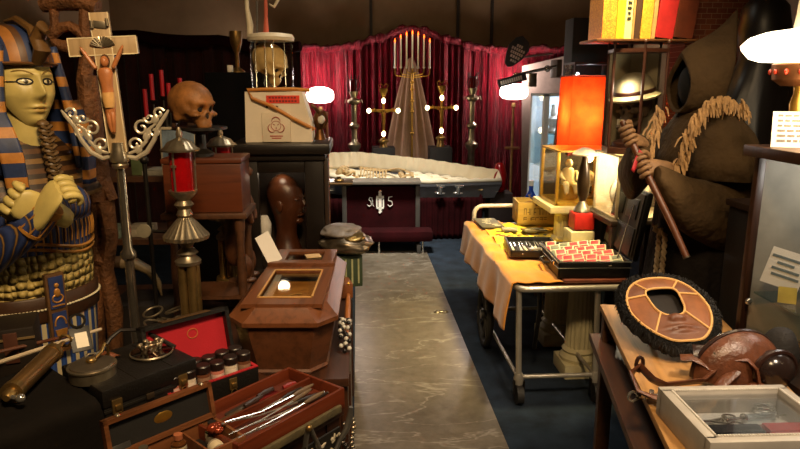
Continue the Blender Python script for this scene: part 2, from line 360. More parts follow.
# ================================================================ casket, skeleton, bier
O = Vector((.53, 6.78, .70)); TC = Matrix.Translation(O) @ Euler((R(18), R(4.2), R(-1.2))).to_matrix().to_4x4()
t = thing('casket', 'open grey metal casket lined in cream satin under the red curtains', 'casket', O, rot=(R(18), R(4.2), R(-1.2)))
hexa = lambda k, z, dx=0: [Vector((x*(1-.0), y*k, z)) for x, y in ((-1.12+dx, -.2), (-.55, -.335), (.2, -.27), (1.0-dx, -.105), (1.0-dx, .105), (.2, .27), (-.55, .335), (-1.12+dx, .2))]
GREYM = mat('#7d7f84', .38, .35, var=.1, bump=.05)
m = MB(); m.rings([hexa(.9, -.2, .05), hexa(1, -.04), hexa(1.03, -.03), hexa(1.03, 0)], capb=False); m.build('shell', GREYM, t, smooth=False)
SATIN = mat('#dccfb2', .5, var=.08, scale=5, bump=.1, Sheen_Weight=.4)
def lining(u, w):
    H = hexa(1, 0); s = u*8; i = int(s) % 8; f = s-int(s); p = H[i].lerp(H[(i+1) % 8], f)
    puff = .5+.5*math.sin(u*2*PI*46); k = 1.01-.1*w-.05*puff*math.sin(w*PI)
    z = (.035*math.sin(min(1, w*3)*PI/2) if w < .34 else .035-(w-.34)*.27) + .012*puff*math.sin(w*PI)
    return (p.x*(1-.05*w), p.y*k, z)
m = MB(); m.surf(lining, 368, 9, cu=True)
m.build('satin_lining', SATIN, t, ang=80, solid=.006)
def bed(u, w):
    x = -1.05+u*1.99; h = .31-.0*u; hw = h if x < -.5 else .31-(x+.5)*.145
    y = (w-.5)*2*hw*.86; return (x, y, -.15+.012*math.sin(x*31+y*9)+.01*math.sin(x*13-y*17))
MB().surf(bed, 60, 16).build('mattress', SATIN, t, ang=80)
def blanket(u, w):
    x = -.02+u*1.0; hw = .25-(x)*.145
    y = (w-.5)*2*hw*.93; b = math.cos((w-.5)*PI)
    return (x, y, -.115+.07*b*(1-.5*u)+.012*math.sin(x*40+y*22)+.006*math.sin(x*17-y*50))
MB().surf(blanket, 60, 20).build('satin_cover', SATIN, t, ang=80, solid=.004)
for px in (447, 458.5):
    hd = None
c1 = TC.inverted() @ P(441, 188, 6.5); c2 = TC.inverted() @ P(459, 188, 6.5)
for px in (440.5, 458.5):
    q = TC.inverted() @ P(px, 189, 6.47)
    m = MB(); m.box((q.x, q.y+.0, q.z+.03), (.09, .02, .03), bev=.008); m.cyl((q.x, q.y, q.z+.03), (q.x, q.y, q.z-.05), .022, .03, 10); m.ell((q.x, q.y, q.z-.05), (.055, .022, .018))
    m.build('handle', CHROME, t)
BONE = mat('#a68a5c', .6, var=.3, scale=30, bump=.3)
def skull_parts(par, s, mtl, mdark, T0=Matrix()):
    """skull facing +X, length about s; one star-shaped surface with sunken sockets, nose opening and temples"""
    O_ = Vector((.08, 0, -.06)); E = [((-.07, 0, .05), (.49, .37, .40), 1), ((.2, 0, -.16), (.2, .25, .24), 0), ((.28, 0, -.36), (.145, .155, .14), 0), ((.35, .0, .045), (.085, .25, .06), 0)]
    for g in (-1, 1): E += [((.24, g*.235, -.17), (.16, .085, .06), 0), ((-.14, g*.29, -.2), (.08, .06, .14), 0)]
    dents = [((.44, g*.155, -.075), .205, .42) for g in (-1, 1)] + [((.46, 0, -.22), .12, .30)] + [((.22, g*.36, .0), .22, .12) for g in (-1, 1)] + [((.1, g*.3, -.33), .3, .22) for g in (-1, 1)]
    dents = [((Vector(p)-O_).normalized(), sg, dp) for p, sg, dp in dents]
    def sk(u, w):
        a = 2*PI*u; e = (w-.5)*PI*.998; d = Vector((math.cos(e)*math.cos(a), math.cos(e)*math.sin(a), math.sin(e))); best = 0
        for c, rd, _ in E:
            o_ = Vector(((O_[i]-c[i])/rd[i] for i in range(3))); q = Vector((d[i]/rd[i] for i in range(3)))
            A, B, C_ = q.dot(q), o_.dot(q), o_.dot(o_)-1; D = B*B-A*C_
            if D > 0: best = max(best, (-B+math.sqrt(D))/A)
        k = 1
        for v_, sg, dp in dents:
            an = math.acos(max(-1, min(1, d.dot(v_)))); k -= dp*math.exp(-(an/sg)**4)
        return (O_+d*best*k)*s
    m = MB(); m.surf(sk, 72, 48, cu=True); bmesh.ops.remove_doubles(m.bm, verts=m.bm.verts, dist=s*.002)
    for _ in range(2): bmesh.ops.smooth_vert(m.bm, verts=m.bm.verts, factor=.4, use_axis_x=True, use_axis_y=True, use_axis_z=True)
    o = m.build('cranium', mtl, par, ang=80); o.matrix_local = T0
    m = MB()
    for g in (-1, 1): m.ell((.27*s, g*.125*s, -.07*s), (.06*s, .085*s, .08*s))
    m.ell((.36*s, 0, -.205*s), (.03*s, .04*s, .06*s))
    o = m.build('socket_shade', mdark, par); o.matrix_local = T0  # dark ellipsoids paint the shade deep in the eye and nose openings
    return par
def jaw_part(par, s, mtl, mt, T0=Matrix(), drop=.0):
    m = MB()
    m.tube([(-.02*s, -.28*s, -.2*s), (.04*s, -.28*s, -.42*s), (.3*s, -.19*s, -.56*s-drop*s), (.46*s, -.06*s, -.58*s-drop*s), (.46*s, .06*s, -.58*s-drop*s), (.3*s, .19*s, -.56*s-drop*s), (.04*s, .28*s, -.42*s), (-.02*s, .28*s, -.2*s)], [.05*s, .07*s, .065*s, .075*s, .075*s, .065*s, .07*s, .05*s], 8)
    o = m.build('jaw', mtl, par, ang=70); o.matrix_local = T0
    m = MB()
    for row, zz in ((0, -.41), (1, -.485)):
        for k in range(9):
            a = (k-4)*.27; m.box((.33*s+.15*s*math.cos(a), .17*s*math.sin(a), zz*s-(drop*s if row else 0)), (.035*s, .04*s, .075*s), (0, 0, a), bev=.01*s)
    o = m.build('teeth', mt, par); o.matrix_local = T0
SOCK_SHADE = mat('#1c120a', .9, bump=0); TOOTH = mat('#cdbb92', .4, bump=0)  # near-black colour for the painted shade in skull openings
sk = thing('skeleton', 'brown skeleton lying on the satin inside the open casket', 'skeleton', TC @ Vector((-.5, -.06, -.125)), rot=(R(18), R(4.2), R(-1.2)))
T0 = Trs((-.18, -.02, .085), (R(-60), R(-70), R(10)))
skull_parts(sk, .2, BONE, SOCK_SHADE, T0); jaw_part(sk, .2, BONE, TOOTH, T0)
m = MB(); m.tube([(-.1+.56*i/14, 0, .03+.01*math.sin(i)) for i in range(15)], [.018+.005*(i % 2) for i in range(15)], 8); m.build('spine', BONE, sk)
m = MB()
for k in range(9):
    x = .0+k*.033; w = .115+.03*math.sin(k/8*PI); m.tube([(x, w*math.cos(a), .02+.115*math.sin(a)) for a in [PI*i/12 for i in range(13)]], .008, 6)
m.box((.13, 0, .137), (.2, .03, .012), bev=.004); m.build('ribcage', BONE, sk)
m = MB()
for g in (-1, 1): m.tube([(.47, g*.03, .02), (.43, g*.1, .07), (.48, g*.12, .05), (.53, g*.05, .02)], [.02, .035, .03, .02], 8)
m.build('pelvis', BONE, sk)
for g in (-1, 1):
    m = MB(); m.tube([(-.02, g*.16, .08), (.12, g*.2, .06), (.26, g*.2, .05)], [.02, .012, .018], 8); m.tube([(.26, g*.2, .05), (.4, g*.14, .11), (.47, g*.07, .13)], [.016, .01, .012], 8)
    for k in range(4): m.tube([(.47, g*(.07-.012*k), .13), (.53, g*(.05-.014*k), .125), (.56, g*(.045-.014*k), .115)], .005, 5)
    m.build('arm', BONE, sk)
    m = MB(); m.tube([(.49, g*.1, .05), (.7, g*.1, .05), (.92, g*.09, .04)], [.025, .014, .025], 8); m.tube([(.92, g*.09, .04), (1.15, g*.08, .03), (1.3, g*.07, .03)], [.02, .012, .016], 8); m.build('leg', BONE, sk)
# bier with velvet skirt
t = thing('bier', 'burgundy velvet skirted bier carrying the open casket', 'bier', (.4, 6.8, 0))
xr = 1.3-.4; xl_ = -.93
T = Matrix(((0, 0, 1, 0), (1, 0, 0, 0), (0, 1, 0, 0), (0, 0, 0, 1)))
m = MB(); m.prism([(-.2, 0), (.33, 0), (.33, .53), (-.2, .37)], xr-xl_-.1, T, z=xl_+.02); m.build('frame', mat('#1a0d0b', .8), t, smooth=False)
def sk_f(u, w):
    L = [(xl_, .38), (xl_, -.24), (xr, -.24), (xr, .38)]; d = [.62, xr-xl_, .62]; s = u*sum(d); i = 0
    while i < 2 and s > d[i]: s -= d[i]; i += 1
    a, b = L[i], L[i+1]; f = s/d[i]; x = a[0]+(b[0]-a[0])*f; y = a[1]+(b[1]-a[1])*f
    p = .014*math.sin(u*2*PI*52)*(1-.4*w); nx, ny = ((-1, 0), (0, -1), (1, 0))[i]
    return (x+nx*p, y+ny*p, .01+w*(.44 if i == 1 else .44+.12*(abs(y+.24))))
MB().surf(sk_f, 420, 8).build('skirt', VELVET, t, ang=80, solid=.003)

# kneeler (prie-dieu)
kx = .245; t = thing('kneeler', 'prie-dieu kneeler with burgundy padding and silver emblem in front of the casket', 'kneeler', (kx, 6.2, 0), R(-1.5))
KW = mat('#3a3733', .45, var=.2)
x0, x1, zt = -.385, .335, .665
m = MB(); m.box(((x0+x1)/2-.03, .03, zt+.012), (x1-x0+.12, .26, .03), bev=.008); m.build('top_shelf', mat('#5a534a', .4), t)
for x in (x0, x1): MB().box((x, .02, zt/2), (.045, .1, zt), bev=.006).build('post', KW, t)
arch = [(x0+.02, .10), (x1-.02, .10), (x1-.02, zt-.09)] + [(x1-.02-.07*(1-math.cos(a)), zt-.09+.06*math.sin(a)) for a in [PI/2*i/6 for i in range(1, 7)]] + [(x0+.02+.07*(1-math.cos(a)), zt-.09+.06*math.sin(a)) for a in [PI/2*i/6 for i in range(6, -1, -1)]]
TX = Matrix(((1, 0, 0, 0), (0, 0, -1, 0), (0, 1, 0, 0), (0, 0, 0, 1)))
MB().prism(arch, .03, TX, z=-.02).build('back_panel', VELVET, t)
m = MB(); m.box(((x0+x1)/2, .05, zt/2+.05), (x1-x0, .02, zt-.1)); m.build('back_board', KW, t)
m = MB(); m.box(((x0+x1)/2+.06, -.13, .175), (x1-x0+.16, .24, .11), bev=.04); m.build('knee_pad', VELVET, t)
for x in (-.05, .375): MB().cyl((x, -.2, 0), (x, -.2, .13), .011).build('leg', CHROME, t)
for x in (x0, x1): MB().box((x, -.08, .05), (.04, .3, .09), bev=.008).build('foot', KW, t)
EMB = mat('#d8d4c8', .4, var=.05, bump=0)
em = MB(); Y0 = -.018
def stroke(pts, w=.009): em.tube([(px_, Y0, pz_) for px_, pz_ in pts], w, 5, flat=.4)
ez = .48; ex = -.035
# blackletter i / h / s with a cross over the middle letter
em.box((ex, Y0, ez), (.03, .008, .17)); em.box((ex, Y0, ez+.045), (.075, .008, .026))
em.box((ex, Y0, ez+.1), (.022, .008, .03), (0, R(45), 0)); em.box((ex-.032, Y0, ez-.01), (.014, .008, .09)); em.box((ex+.032, Y0, ez-.015), (.014, .008, .08))
em.box((ex, Y0, ez-.1), (.022, .008, .03), (0, R(45), 0)); em.box((ex, Y0, ez-.062), (.07, .008, .016))
stroke([(ex-.075, ez+.035), (ex-.1, ez+.045), (ex-.11, ez+.02), (ex-.09, ez+.005), (ex-.085, ez-.03), (ex-.105, ez-.045), (ex-.125, ez-.03)], .009); stroke([(ex-.078, ez+.04), (ex-.072, ez-.03), (ex-.06, ez-.045)], .008)
stroke([(ex+.12, ez+.05), (ex+.085, ez+.045), (ex+.082, ez+.01), (ex+.115, ez+.005), (ex+.122, ez-.03), (ex+.095, ez-.048), (ex+.075, ez-.03)], .01)
em.build('emblem', EMB, t, label='silver blackletter emblem')

# glowing floor lamps either side of the altar
GLOW = emit('#ffe9dc', 7, '#fff3ea')
def floor_lamp(px, py, Y, label, r=.155):
    c = P(px, py, Y); t = thing('floor_lamp', label, 'lamp', (c.x, Y, 0)); z = c.z
    m = MB(); m.lathe([(.15, 0), (.15, .02), (.05, .05), (.015, .1), (.013, z-.2), (.03, z-.18), (.02, z-.14)], seg=16)
    m.lathe([(.09, .85), (.09, .87)], seg=16); m.build('stem', BRASS, t)
    MB().lathe([(.05, -.1), (r*.8, -.085), (r, -.05), (r*1.02, 0), (r*.93, .045), (r*.6, .075), (.05, .085)], (0, 0, z), 24, 12, .02).build('lamp_shade', GLOW, t)
    l = bpy.data.lights.new('lamp_light', 'POINT'); l.energy = 30; l.color = (1, .82, .72); l.shadow_soft_size = .14
    lo = bpy.data.objects.new('lamp_light', l); COL.objects.link(lo); lo.location = (c.x, Y+.03, z+.2); return t
floor_lamp(320, 94.5, 7.62, 'glowing white glass lamp beside the dark glass cabinet, before the tinsel curtain')
floor_lamp(514, 91, 7.62, 'glowing white glass lamp beside the white display cabinet, before the tinsel curtain', .165)
# red candle jar beside casket foot
c = P(499, 190, 6.9); MB().lathe([(.05, 0), (.075, .03), (.08, .2), (.05, .3), (.03, .32)], (c.x, 6.9, .45), 16).build('x', REDGLASS)
o = bpy.data.objects['x']; o.name = 'red_vase'; tag(o, 'red glass vase at the narrow foot of the casket', 'vase')
m = MB(); m.box((c.x, 6.9, .2255), (.26, .26, .445), bev=.01); tag(m.build('plinth', mat('#1d0f0d', .7)), 'small dark plinth under the red glass vase', 'plinth')
# ================================================================ right side: cabinets, lamps, pedestals
WHITEF = mat('#cfd6d8', .4, var=.05, bump=0)
def vcase(t, x0, x1, y0, y1, z0, z1, p, fm, base=.02, top=.02, solid_back=None):
    """glazed box with corner posts, local coordinates of t"""
    m = MB(); m.box(((x0+x1)/2, (y0+y1)/2, z0+base/2), (x1-x0, y1-y0, base)); m.build('base_board', fm, t, smooth=False)
    m = MB(); m.box(((x0+x1)/2, (y0+y1)/2, z1-top/2), (x1-x0, y1-y0, top)); m.build('top_board', fm, t, smooth=False)
    for x in (x0+p/2, x1-p/2):
        for y in (y0+p/2, y1-p/2): MB().box((x, y, (z0+z1)/2), (p, p, z1-z0-.002), bev=.002).build('corner_post', fm, t)
    za, zb = z0+base, z1-top
    for nm, c, d in (('front', ((x0+x1)/2, y0+p*.4, (za+zb)/2), (x1-x0-2*p, .003, zb-za)), ('side', (x0+p*.4, (y0+y1)/2, (za+zb)/2), (.003, y1-y0-2*p, zb-za)), ('side', (x1-p*.4, (y0+y1)/2, (za+zb)/2), (.003, y1-y0-2*p, zb-za))):
        MB().box(c, d).build('glass_pane', CLEAR, t, smooth=False)
    MB().box(((x0+x1)/2, y1-p*.4, (za+zb)/2), (x1-x0-2*p, .006, zb-za)).build('back_panel', solid_back or CLEAR, t, smooth=False)
def plight(loc, e, col=(1, .8, .55), r=.012, ty='POINT'):
    l = bpy.data.lights.new('case_light', 'POINT'); l.energy = e; l.color = col; l.shadow_soft_size = r
    o = bpy.data.objects.new('case_light', l); COL.objects.link(o); o.location = loc; return o
LED = emit('#cfe6ff', 4, '#f0f6ff')
t = thing('display_cabinet', 'tall white glazed display cabinet with bright interior near the glowing lamp', 'cabinet', (1.515, 5.2, 0))
vcase(t, 0, .5, 0, .42, .62, 1.53, .045, WHITEF, solid_back=mat('#b9c4cc', .5, var=.05, bump=0))
MB().box((.25, .21, .31), (.5, .42, .61), bev=.005).build('plinth', mat('#2c2521', .6), t)
for z in (.92, 1.2): MB().box((.25, .21, z), (.42, .34, .008)).build('glass_shelf', glass('#cfe4e6', .3), t, smooth=False)
MB().cyl((.42, .36, .68), (.42, .36, 1.48), .01).build('light_tube', LED, t)
plight((1.515+.25, 5.2+.12, 1.44), 4, (.8, .9, 1)); plight((1.515+.25, 5.2+.12, .86), 2.5, (.8, .9, 1))
PLAS = mat('#cfc9bd', .6, var=.15, bump=.1)
for i, (x, y, z) in enumerate(((.11, .1, .925), (.3, .16, .925), (.12, .12, 1.205), (.33, .2, 1.205))):
    b = thing('figurine', 'pale figurine %s in the white cabinet, %s' % (('with round head', 'with arms out', 'with tall hat', 'with stooped back')[i], ('lower shelf', 'lower shelf', 'upper shelf', 'upper shelf')[i]), 'figurine', (1.515+x, 5.2+y, z), 0, 'figurines in the white cabinet')
    MB().lathe([(.05, 0), (.055, .02), (.03, .05), (.045, .09), (.05, .12), (.02, .14)], seg=12).build('body', PLAS, b)
    m = MB(); m.ell((.01*(i == 3), 0, .165), (.028, .028, .033))
    if i == 1: m.tube([(-.08, 0, .13), (0, 0, .125), (.08, 0, .13)], .012, 6)
    if i == 2: m.cyl((0, 0, .18), (0, 0, .235), .025, .02)
    m.build('head', PLAS, b)
t = thing('blue_bottle', 'bright blue liquid in clear bottle behind the wooden crate', 'bottle', (P(531, 190, 4.95).x, 4.95, .60))
MB().lathe([(.045, 0), (.05, .02), (.05, .12), (.03, .16), (.018, .18), (.018, .22)], seg=16).build('glass_body', mat('#1546c8', .1, var=.1, bump=0, Transmission_Weight=.4, Emission_Strength=0.), t)
MB().cyl((0, 0, .22), (0, 0, .26), .021).build('cap', mat('#d8dee6', .4, bump=0), t)
o = MB().box((P(531, 190, 4.95).x, 4.95, .299), (.2, .2, .597), bev=.01).build('plinth', mat('#241c17', .7)); tag(o, 'dark plinth carrying the blue bottle', 'plinth')
# pendant arm with hanging signs
t = thing('wall_arm', 'white metal arm on the partition holding black hanging signs', 'bracket', P(545, 72, 5.8))
m = MB(); a = Vector((0, 0, 0)); m.cyl((-.26, 0, -.025), (.1, 0, .05), .014); m.ell((-.26, 0, -.025), (.03, .02, .02)); m.ell((.02, 0, .03), (.03, .025, .03)); m.build('arm', CHROME, t)
m = MB(); m.cyl((-.27, 0, .12), (.06, 0, .16), .008); m.build('upper_rod', CHROME, t); MB().box((-.1, .03, -.07), (.07, .03, .12), bev=.008).build('socket', metal('#7a6a58'), t)
MB().box((.13, .1, .03), (.05, .2, .16), bev=.01).build('mount_plate', mat('#5b4a3d', .6), t)
PALE = mat('#a9a29a', .6, var=.08, bump=.05)
pp = [P(*q, 7.82) for q in ((522, 190), (522, 66), (548, 60), (577, 53), (577, 190))]
o = MB().prism([(p.x, max(.02, p.z)) if i not in (0, 4) else (p.x, .01) for i, p in enumerate(pp)], .03, Matrix(((1, 0, 0, 0), (0, 0, -1, 7.82), (0, 1, 0, 0), (0, 0, 0, 1)))).build('partition_panel', mat('#8f7f78', .6, var=.12), smooth=False)
tag(o, 'pale sloping-topped partition panel behind the white display cabinet', 'partition')
# black signs
def sign(px, py, Y, pts, label, ry, rows, s):
    c = P(px, py, Y); t = thing('hanging_sign', label, 'sign', c, rot=(0, ry, 0))
    MB().prism(pts, .012, TX).build('board', mat('#15100f', .5), t)
    m = MB()
    for z, w, h in rows:
        k = max(2, int(w/.02)); r = random.Random(int(z*1000))
        for i in range(k):
            if r.random() < .85: m.box((-w/2+w*(i+.5)/k, -.016, z), (w/k*.72, .002, h))
    m.build('lettering', mat('#c9bfb6', .6, bump=0), t)
T1 = [(-.02, .21), (.08, .17), (.12, .09), (.09, -.03), (.02, -.14), (-.03, -.17), (-.08, -.14), (-.11, -.03), (-.12, .06), (-.08, .16)]
sign(516, 54, 5.75, [(x*.78, z*.78) for x, z in T1], 'black shield-shaped sign with pale lettering hanging above the lamp', R(24), [(.07, .10, .024), (.038, .13, .024), (.004, .12, .024), (-.03, .095, .024), (-.066, .06, .02)], 1)
sign(512, 80, 5.75, [(-.13, -.035), (.13, -.035), (.13, .035), (-.13, .035)], 'narrow black lettered sign board hanging right above the glowing lamp', R(-15), [(0, .22, .035)], 1)
# leaning bark plank
a = P(561, 80, 4.6); b = P(547, 205, 4.5)
o = MB().box(((a.x+b.x)/2+.05, 4.6, .81), (.13, .03, 1.60), (R(2), R(4), 0), bev=.006).build('bark_plank', wood('#6b4a2c', '#3a2515', .8, 'z', 1, .5))
tag(o, 'rough brown bark plank leaning beside the red lampshade', 'plank')
# tall black cabinet & grey glass box
a = P(572, 18, 5.0); b = P(603, 18, 5.0)
tag(MB().box(((a.x+b.x)/2+.1, 5.06, a.z/2), (b.x-a.x+.2, .2, a.z), bev=.01).build('black_cabinet', mat('#120d0a', .6)), 'tall plain black cabinet behind the small glass box', 'cabinet')
c = P(575, 62, 4.5)
t = thing('glass_box', 'small dark-topped glass display box above the red lampshade', 'display case', (c.x, 4.5, 0))
vcase(t, 0, .3, 0, .25, 1.5, c.z, .012, mat('#2a2622', .5), .015, .015)
MB().box((.15, .12, .749), (.26, .2, 1.498), bev=.01).build('stand', mat('#1a1410', .6), t)
plight((c.x+.15, 4.62, 1.68), .5, (.8, .95, 1))
# red lampshade lamp
SHADE = NT('lit_shade'); v = SHADE.co(); f = SHADE.noise(v, 14, 5)
colr = SHADE.ramp(f, [(.3, '#cc3a18'), (.7, '#e25222')]); d1 = SHADE.n('ShaderNodeBsdfDiffuse'); d2 = SHADE.n('ShaderNodeBsdfTranslucent'); mx = SHADE.n('ShaderNodeMixShader'); mx.inputs[0].default_value = .6
for d in (d1, d2): SHADE.l(colr, d.inputs[0])
SHADE.l(d1.outputs[0], mx.inputs[1]); SHADE.l(d2.outputs[0], mx.inputs[2]); SHADE.l(mx.outputs[0], SHADE.out.inputs[0])
a = P(560, 152, 4.0); b = P(608, 76, 4.0); cxx = (a.x+b.x)/2+.075
t = thing('standing_lamp', 'lamp with glowing orange-red square shade above the gold framed case', 'lamp', (cxx, 4.16, 0))
w, d = (b.x-a.x)/2+.01, .13
m = MB(); L = [(-w, -d), (w, -d), (w, d), (-w, d)]
m.rings([[Vector((x, y, a.z)) for x, y in L], [Vector((x*.97, y*.97, b.z)) for x, y in L]], capa=False, capb=False); m.build('lamp_shade', SHADE.m, t, smooth=False)
m = MB()
for k, z in ((1, a.z), (.97, b.z)): m.tube([(x*k, y*k, z) for x, y in L], .006, 6, closed=True)
m.build('rim', mat('#8c2214', .6), t)
m = MB()
for i in range(34):
    x = -w+2*w*i/33
    m.cyl((x, -d-.003, a.z), (x, -d-.003, a.z-.028), .005, .003, 6)
for i in range(20):
    y = -d+2*d*i/19
    m.cyl((-w-.003, y, a.z), (-w-.003, y, a.z-.028), .005, .003, 6)
m.build('fringe', mat('#7a1c18', .7), t)
m = MB(); m.lathe([(.13, 0), (.13, .02), (.03, .06), (.015, .15), (.015, 1.3)], seg=16); m.build('stem', BRASS, t)
MB().ell((0, 0, 1.38), .035).build('bulb', emit('#ffc070', 10, '#fff0d0'), t)
l = plight((cxx-.03, 4.15, 1.40), 12, (1, .62, .28), .05); l.name = 'shade_bulb_light'

# fluted pedestals
PED = mat('#c9bd93', .6, var=.12, scale=6, bump=.1)
def pedestal(x, y, h, label, r=.075):
    t = thing('fluted_pedestal', label, 'pedestal', (x, y, 0), 0, 'cream fluted column pedestals')
    m = MB(); m.box((0, 0, .04), (r*2.9, r*2.9, .08), bev=.006); m.lathe([(r*1.35, .08), (r*1.4, .1), (r*1.15, .125), (r*1.25, .14), (r, .16)], seg=24); m.build('base', PED, t)
    MB().lathe([(r, .15), (r*.97, h*.5), (r*.88, h-.09)], seg=80, flute=20, amp=.045).build('shaft', PED, t, ang=60)
    m = MB(); m.lathe([(r*.9, h-.1), (r*1.1, h-.08), (r*1.25, h-.05)], seg=24); m.box((0, 0, h-.025), (r*2.7, r*2.7, .05), bev=.004); m.build('capital', PED, t)
pedestal(1.235, 3.33, .60, 'cream fluted pedestal stored beneath the trolley, the nearer of the two')
pedestal(1.245, 3.78, .60, 'cream fluted pedestal stored beneath the trolley, the farther of the two')
t = thing('short_column', 'short cream fluted column on the trolley holding up the gold framed case', 'pedestal', (1.26, 3.84, .651))
MB().lathe([(.055, .0), (.055, .02), (.042, .03), (.04, .16), (.055, .175), (.055, .194)], seg=64, flute=16, amp=.03).build('shaft', PED, t)
o = MB().box((1.365, 3.89, .866), (.44, .40, .04), bev=.006).build('display_shelf', mat('#d6c690', .5, var=.08)); tag(o, 'cream shelf board carrying the gold framed case', 'shelf')
# gold framed case with seated plaster figure
t = thing('gold_framed_case', 'gold framed glass case holding a lit plaster figure', 'display case', (1.18, 3.72, .887))
GFR = mat('#c59a34', .35, .35, var=.2)
vcase(t, 0, .36, 0, .34, 0, .335, .018, GFR, .018, .012, mat('#3b2f1c', .7))
plight((1.18+.22, 3.72+.12, .887+.29), 7, (1, .78, .36), .012)
MB().ell((.235, .12, .275), (.026, .026, .026)).build('bulb', emit('#ffe0a0', 18, '#fff2cc'), t)
t = thing('plaster_figure', 'small white seated plaster figure inside the gold framed case', 'figurine', (1.18+.12, 3.72+.15, .906))
PLW = mat('#e0cf9c', .6, var=.12, scale=30, bump=.2)
m = MB(); m.lathe([(.055, 0), (.06, .02), (.05, .06), (.052, .09)], seg=14); m.build('seat_block', GFR, t)
m = MB(); m.rings([[Vector((x+rx*math.cos(a), y+ry*math.sin(a), z)) for a in [2*PI*i/12 for i in range(12)]] for x, y, z, rx, ry in ((0, 0, .08, .05, .045), (0, 0, .11, .045, .04), (.0, .005, .15, .04, .03), (0, .005, .18, .045, .028), (0, 0, .2, .018, .018))])
for g in (-1, 1):
    m.tube([(g*.02, -.01, .1), (g*.03, -.07, .1), (g*.03, -.075, .03)], [.024, .02, .015], 8); m.tube([(g*.045, 0, .18), (g*.06, -.02, .14), (g*.03, -.06, .12)], [.014, .012, .01], 8)
m.build('body', PLW, t, sub=1)
MB().ell((0, -.005, .222), (.022, .025, .028)).build('head', PLW, t)
t = thing('shell_ornament', 'pale round ornament on a stand under the bulb inside the gold framed case', 'ornament', (1.18+.25, 3.72+.17, .906))
MB().lathe([(.04, 0), (.04, .01), (.01, .03), (.01, .07)], seg=12).build('stand', BRASS, t); m = MB(); m.ell((0, 0, .12), (.05, .04, .055)); m.ell((.02, -.03, .13), (.03, .02, .03)); m.build('shell', PLW, t)
# red based lamp on near pedestal
o = MB().box((1.275, 3.55, .7165), (.14, .14, .13), bev=.008).build('cream_block', mat('#b5a67c', .7)); tag(o, 'cream block under the red-based lamp on the trolley', 'block')
t = thing('table_lamp', 'lamp with red box base, dark vase body and white dish shade', 'lamp', (1.285, 3.55, .782))
MB().box((0, 0, .055), (.115, .115, .095), bev=.006).build('base', mat('#b3241a', .4), t); MB().lathe([(.05, .108), (.045, .125), (.025, .15), (.018, .17)], seg=16).build('neck', SILVER, t)
MB().lathe([(.018, .165), (.03, .2), (.038, .27), (.03, .34), (.018, .40), (.014, .43)], seg=18).build('vase', mat('#3a2a18', .3, .4), t)
MB().lathe([(.07, .43), (.072, .437), (.045, .46), (.02, .472)], seg=24).build('lamp_shade', mat('#efe3c4', .5, var=.05, bump=0), t)
# stand + bright lower case + hexagonal case
t = thing('display_stand', 'dark stand under the bright glass case behind the robed figure', 'stand', (1.36, 3.25, 0))
m = MB(); m.box((.17, .17, .88), (.40, .38, .03), bev=.004); m.build('top', mat('#2a1c12', .5), t)
for x in (.0, .34):
    for y in (.0, .34): MB().box((x, y, .432), (.04, .04, .864)).build('leg', mat('#22160e', .6), t, smooth=False)
t = thing('glass_case', 'bright glass display case with pale interior beneath the hexagonal case', 'display case', (1.36, 3.25, .896))
vcase(t, 0, .34, 0, .34, 0, .345, .014, mat('#b9a883', .4), .012, .012, mat('#e6d7ac', .6, var=.08))
plight((1.36+.1, 3.25+.1, .896+.30), 7, (1, .86, .6), .03)
t = thing('white_plaque', 'round pale plaque standing in the bright glass case', 'plaque', (1.36+.13, 3.25+.16, .909)); MB().cyl((0, 0, .11), (.0, .02, .11), .1, seg=28).build('disc', mat('#d8cba8', .6), t); MB().box((0, .02, .02), (.08, .06, .03)).build('foot', GFR, t)
t = thing('hexagonal_case', 'tall hexagonal glass case with dark posts holding a helmeted skull', 'display case', (1.48, 3.40, 1.243))
HP = [(.155*math.cos(R(60*k+20)), .15*math.sin(R(60*k+20))) for k in range(6)]; HZ = .54
FRD = mat('#3a1c12', .4)
MB().prism([(x*1.04, y*1.04) for x, y in HP], .03).build('base', FRD, t, smooth=False)
MB().prism([(x*1.04, y*1.04) for x, y in HP], .018, z=HZ-.018).build('top', FRD, t, smooth=False)
for k in range(6):
    x, y = HP[k]; x2, y2 = HP[(k+1) % 6]
    m = MB(); m.cyl((x, y, .03), (x, y, HZ-.018), .008, seg=8); m.cyl((x, y, HZ), (x, y, HZ+.02), .006, seg=8); m.ell((x, y, HZ+.03), (.009, .009, .013), u=8, v=6); m.build('post', FRD, t)
    m = MB(); m.rings([[Vector((x*.96, y*.96, .03)), Vector((x2*.96, y2*.96, .03))], [Vector((x*.96, y*.96, HZ-.018)), Vector((x2*.96, y2*.96, HZ-.018))]], closed=False)
    m.build('glass_pane' if y+y2 < .05 else 'back_panel', CLEAR if y+y2 < .05 else mat('#b5a682', .6, var=.1), t, smooth=False, solid=.003)  # rear panes are pale boards, added to imitate bright lit glass
plight((1.48-.09, 3.40-.10, 1.243+HZ-.2), 1.1, (1, .88, .62), .03)
t = thing('helmeted_skull', 'dark skull wearing a pale domed helmet inside the hexagonal case', 'skull', (1.48, 3.40, 1.275), R(205))
HS = mat('#b3a684', .5, var=.12, scale=10, bump=.1)
MB().lathe([(.1, 0), (.1, .02), (.04, .05), (.035, .12)], seg=16).build('stand', FRD, t)
DB = mat('#5a4630', .6, var=.3, scale=30, bump=.3)
skull_parts(t, .2, DB, SOCK_SHADE, Trs((0, 0, .22))); jaw_part(t, .2, DB, TOOTH, Trs((0, 0, .22)))
m = MB(); m.lathe([(.158, -.012), (.16, 0), (.128, .02), (.122, .06), (.1, .11), (.05, .14), (.008, .148)], seg=28); o = m.build('helmet', HS, t); o.matrix_local = Trs((.0, 0, .268), (0, R(12), 0), .84)
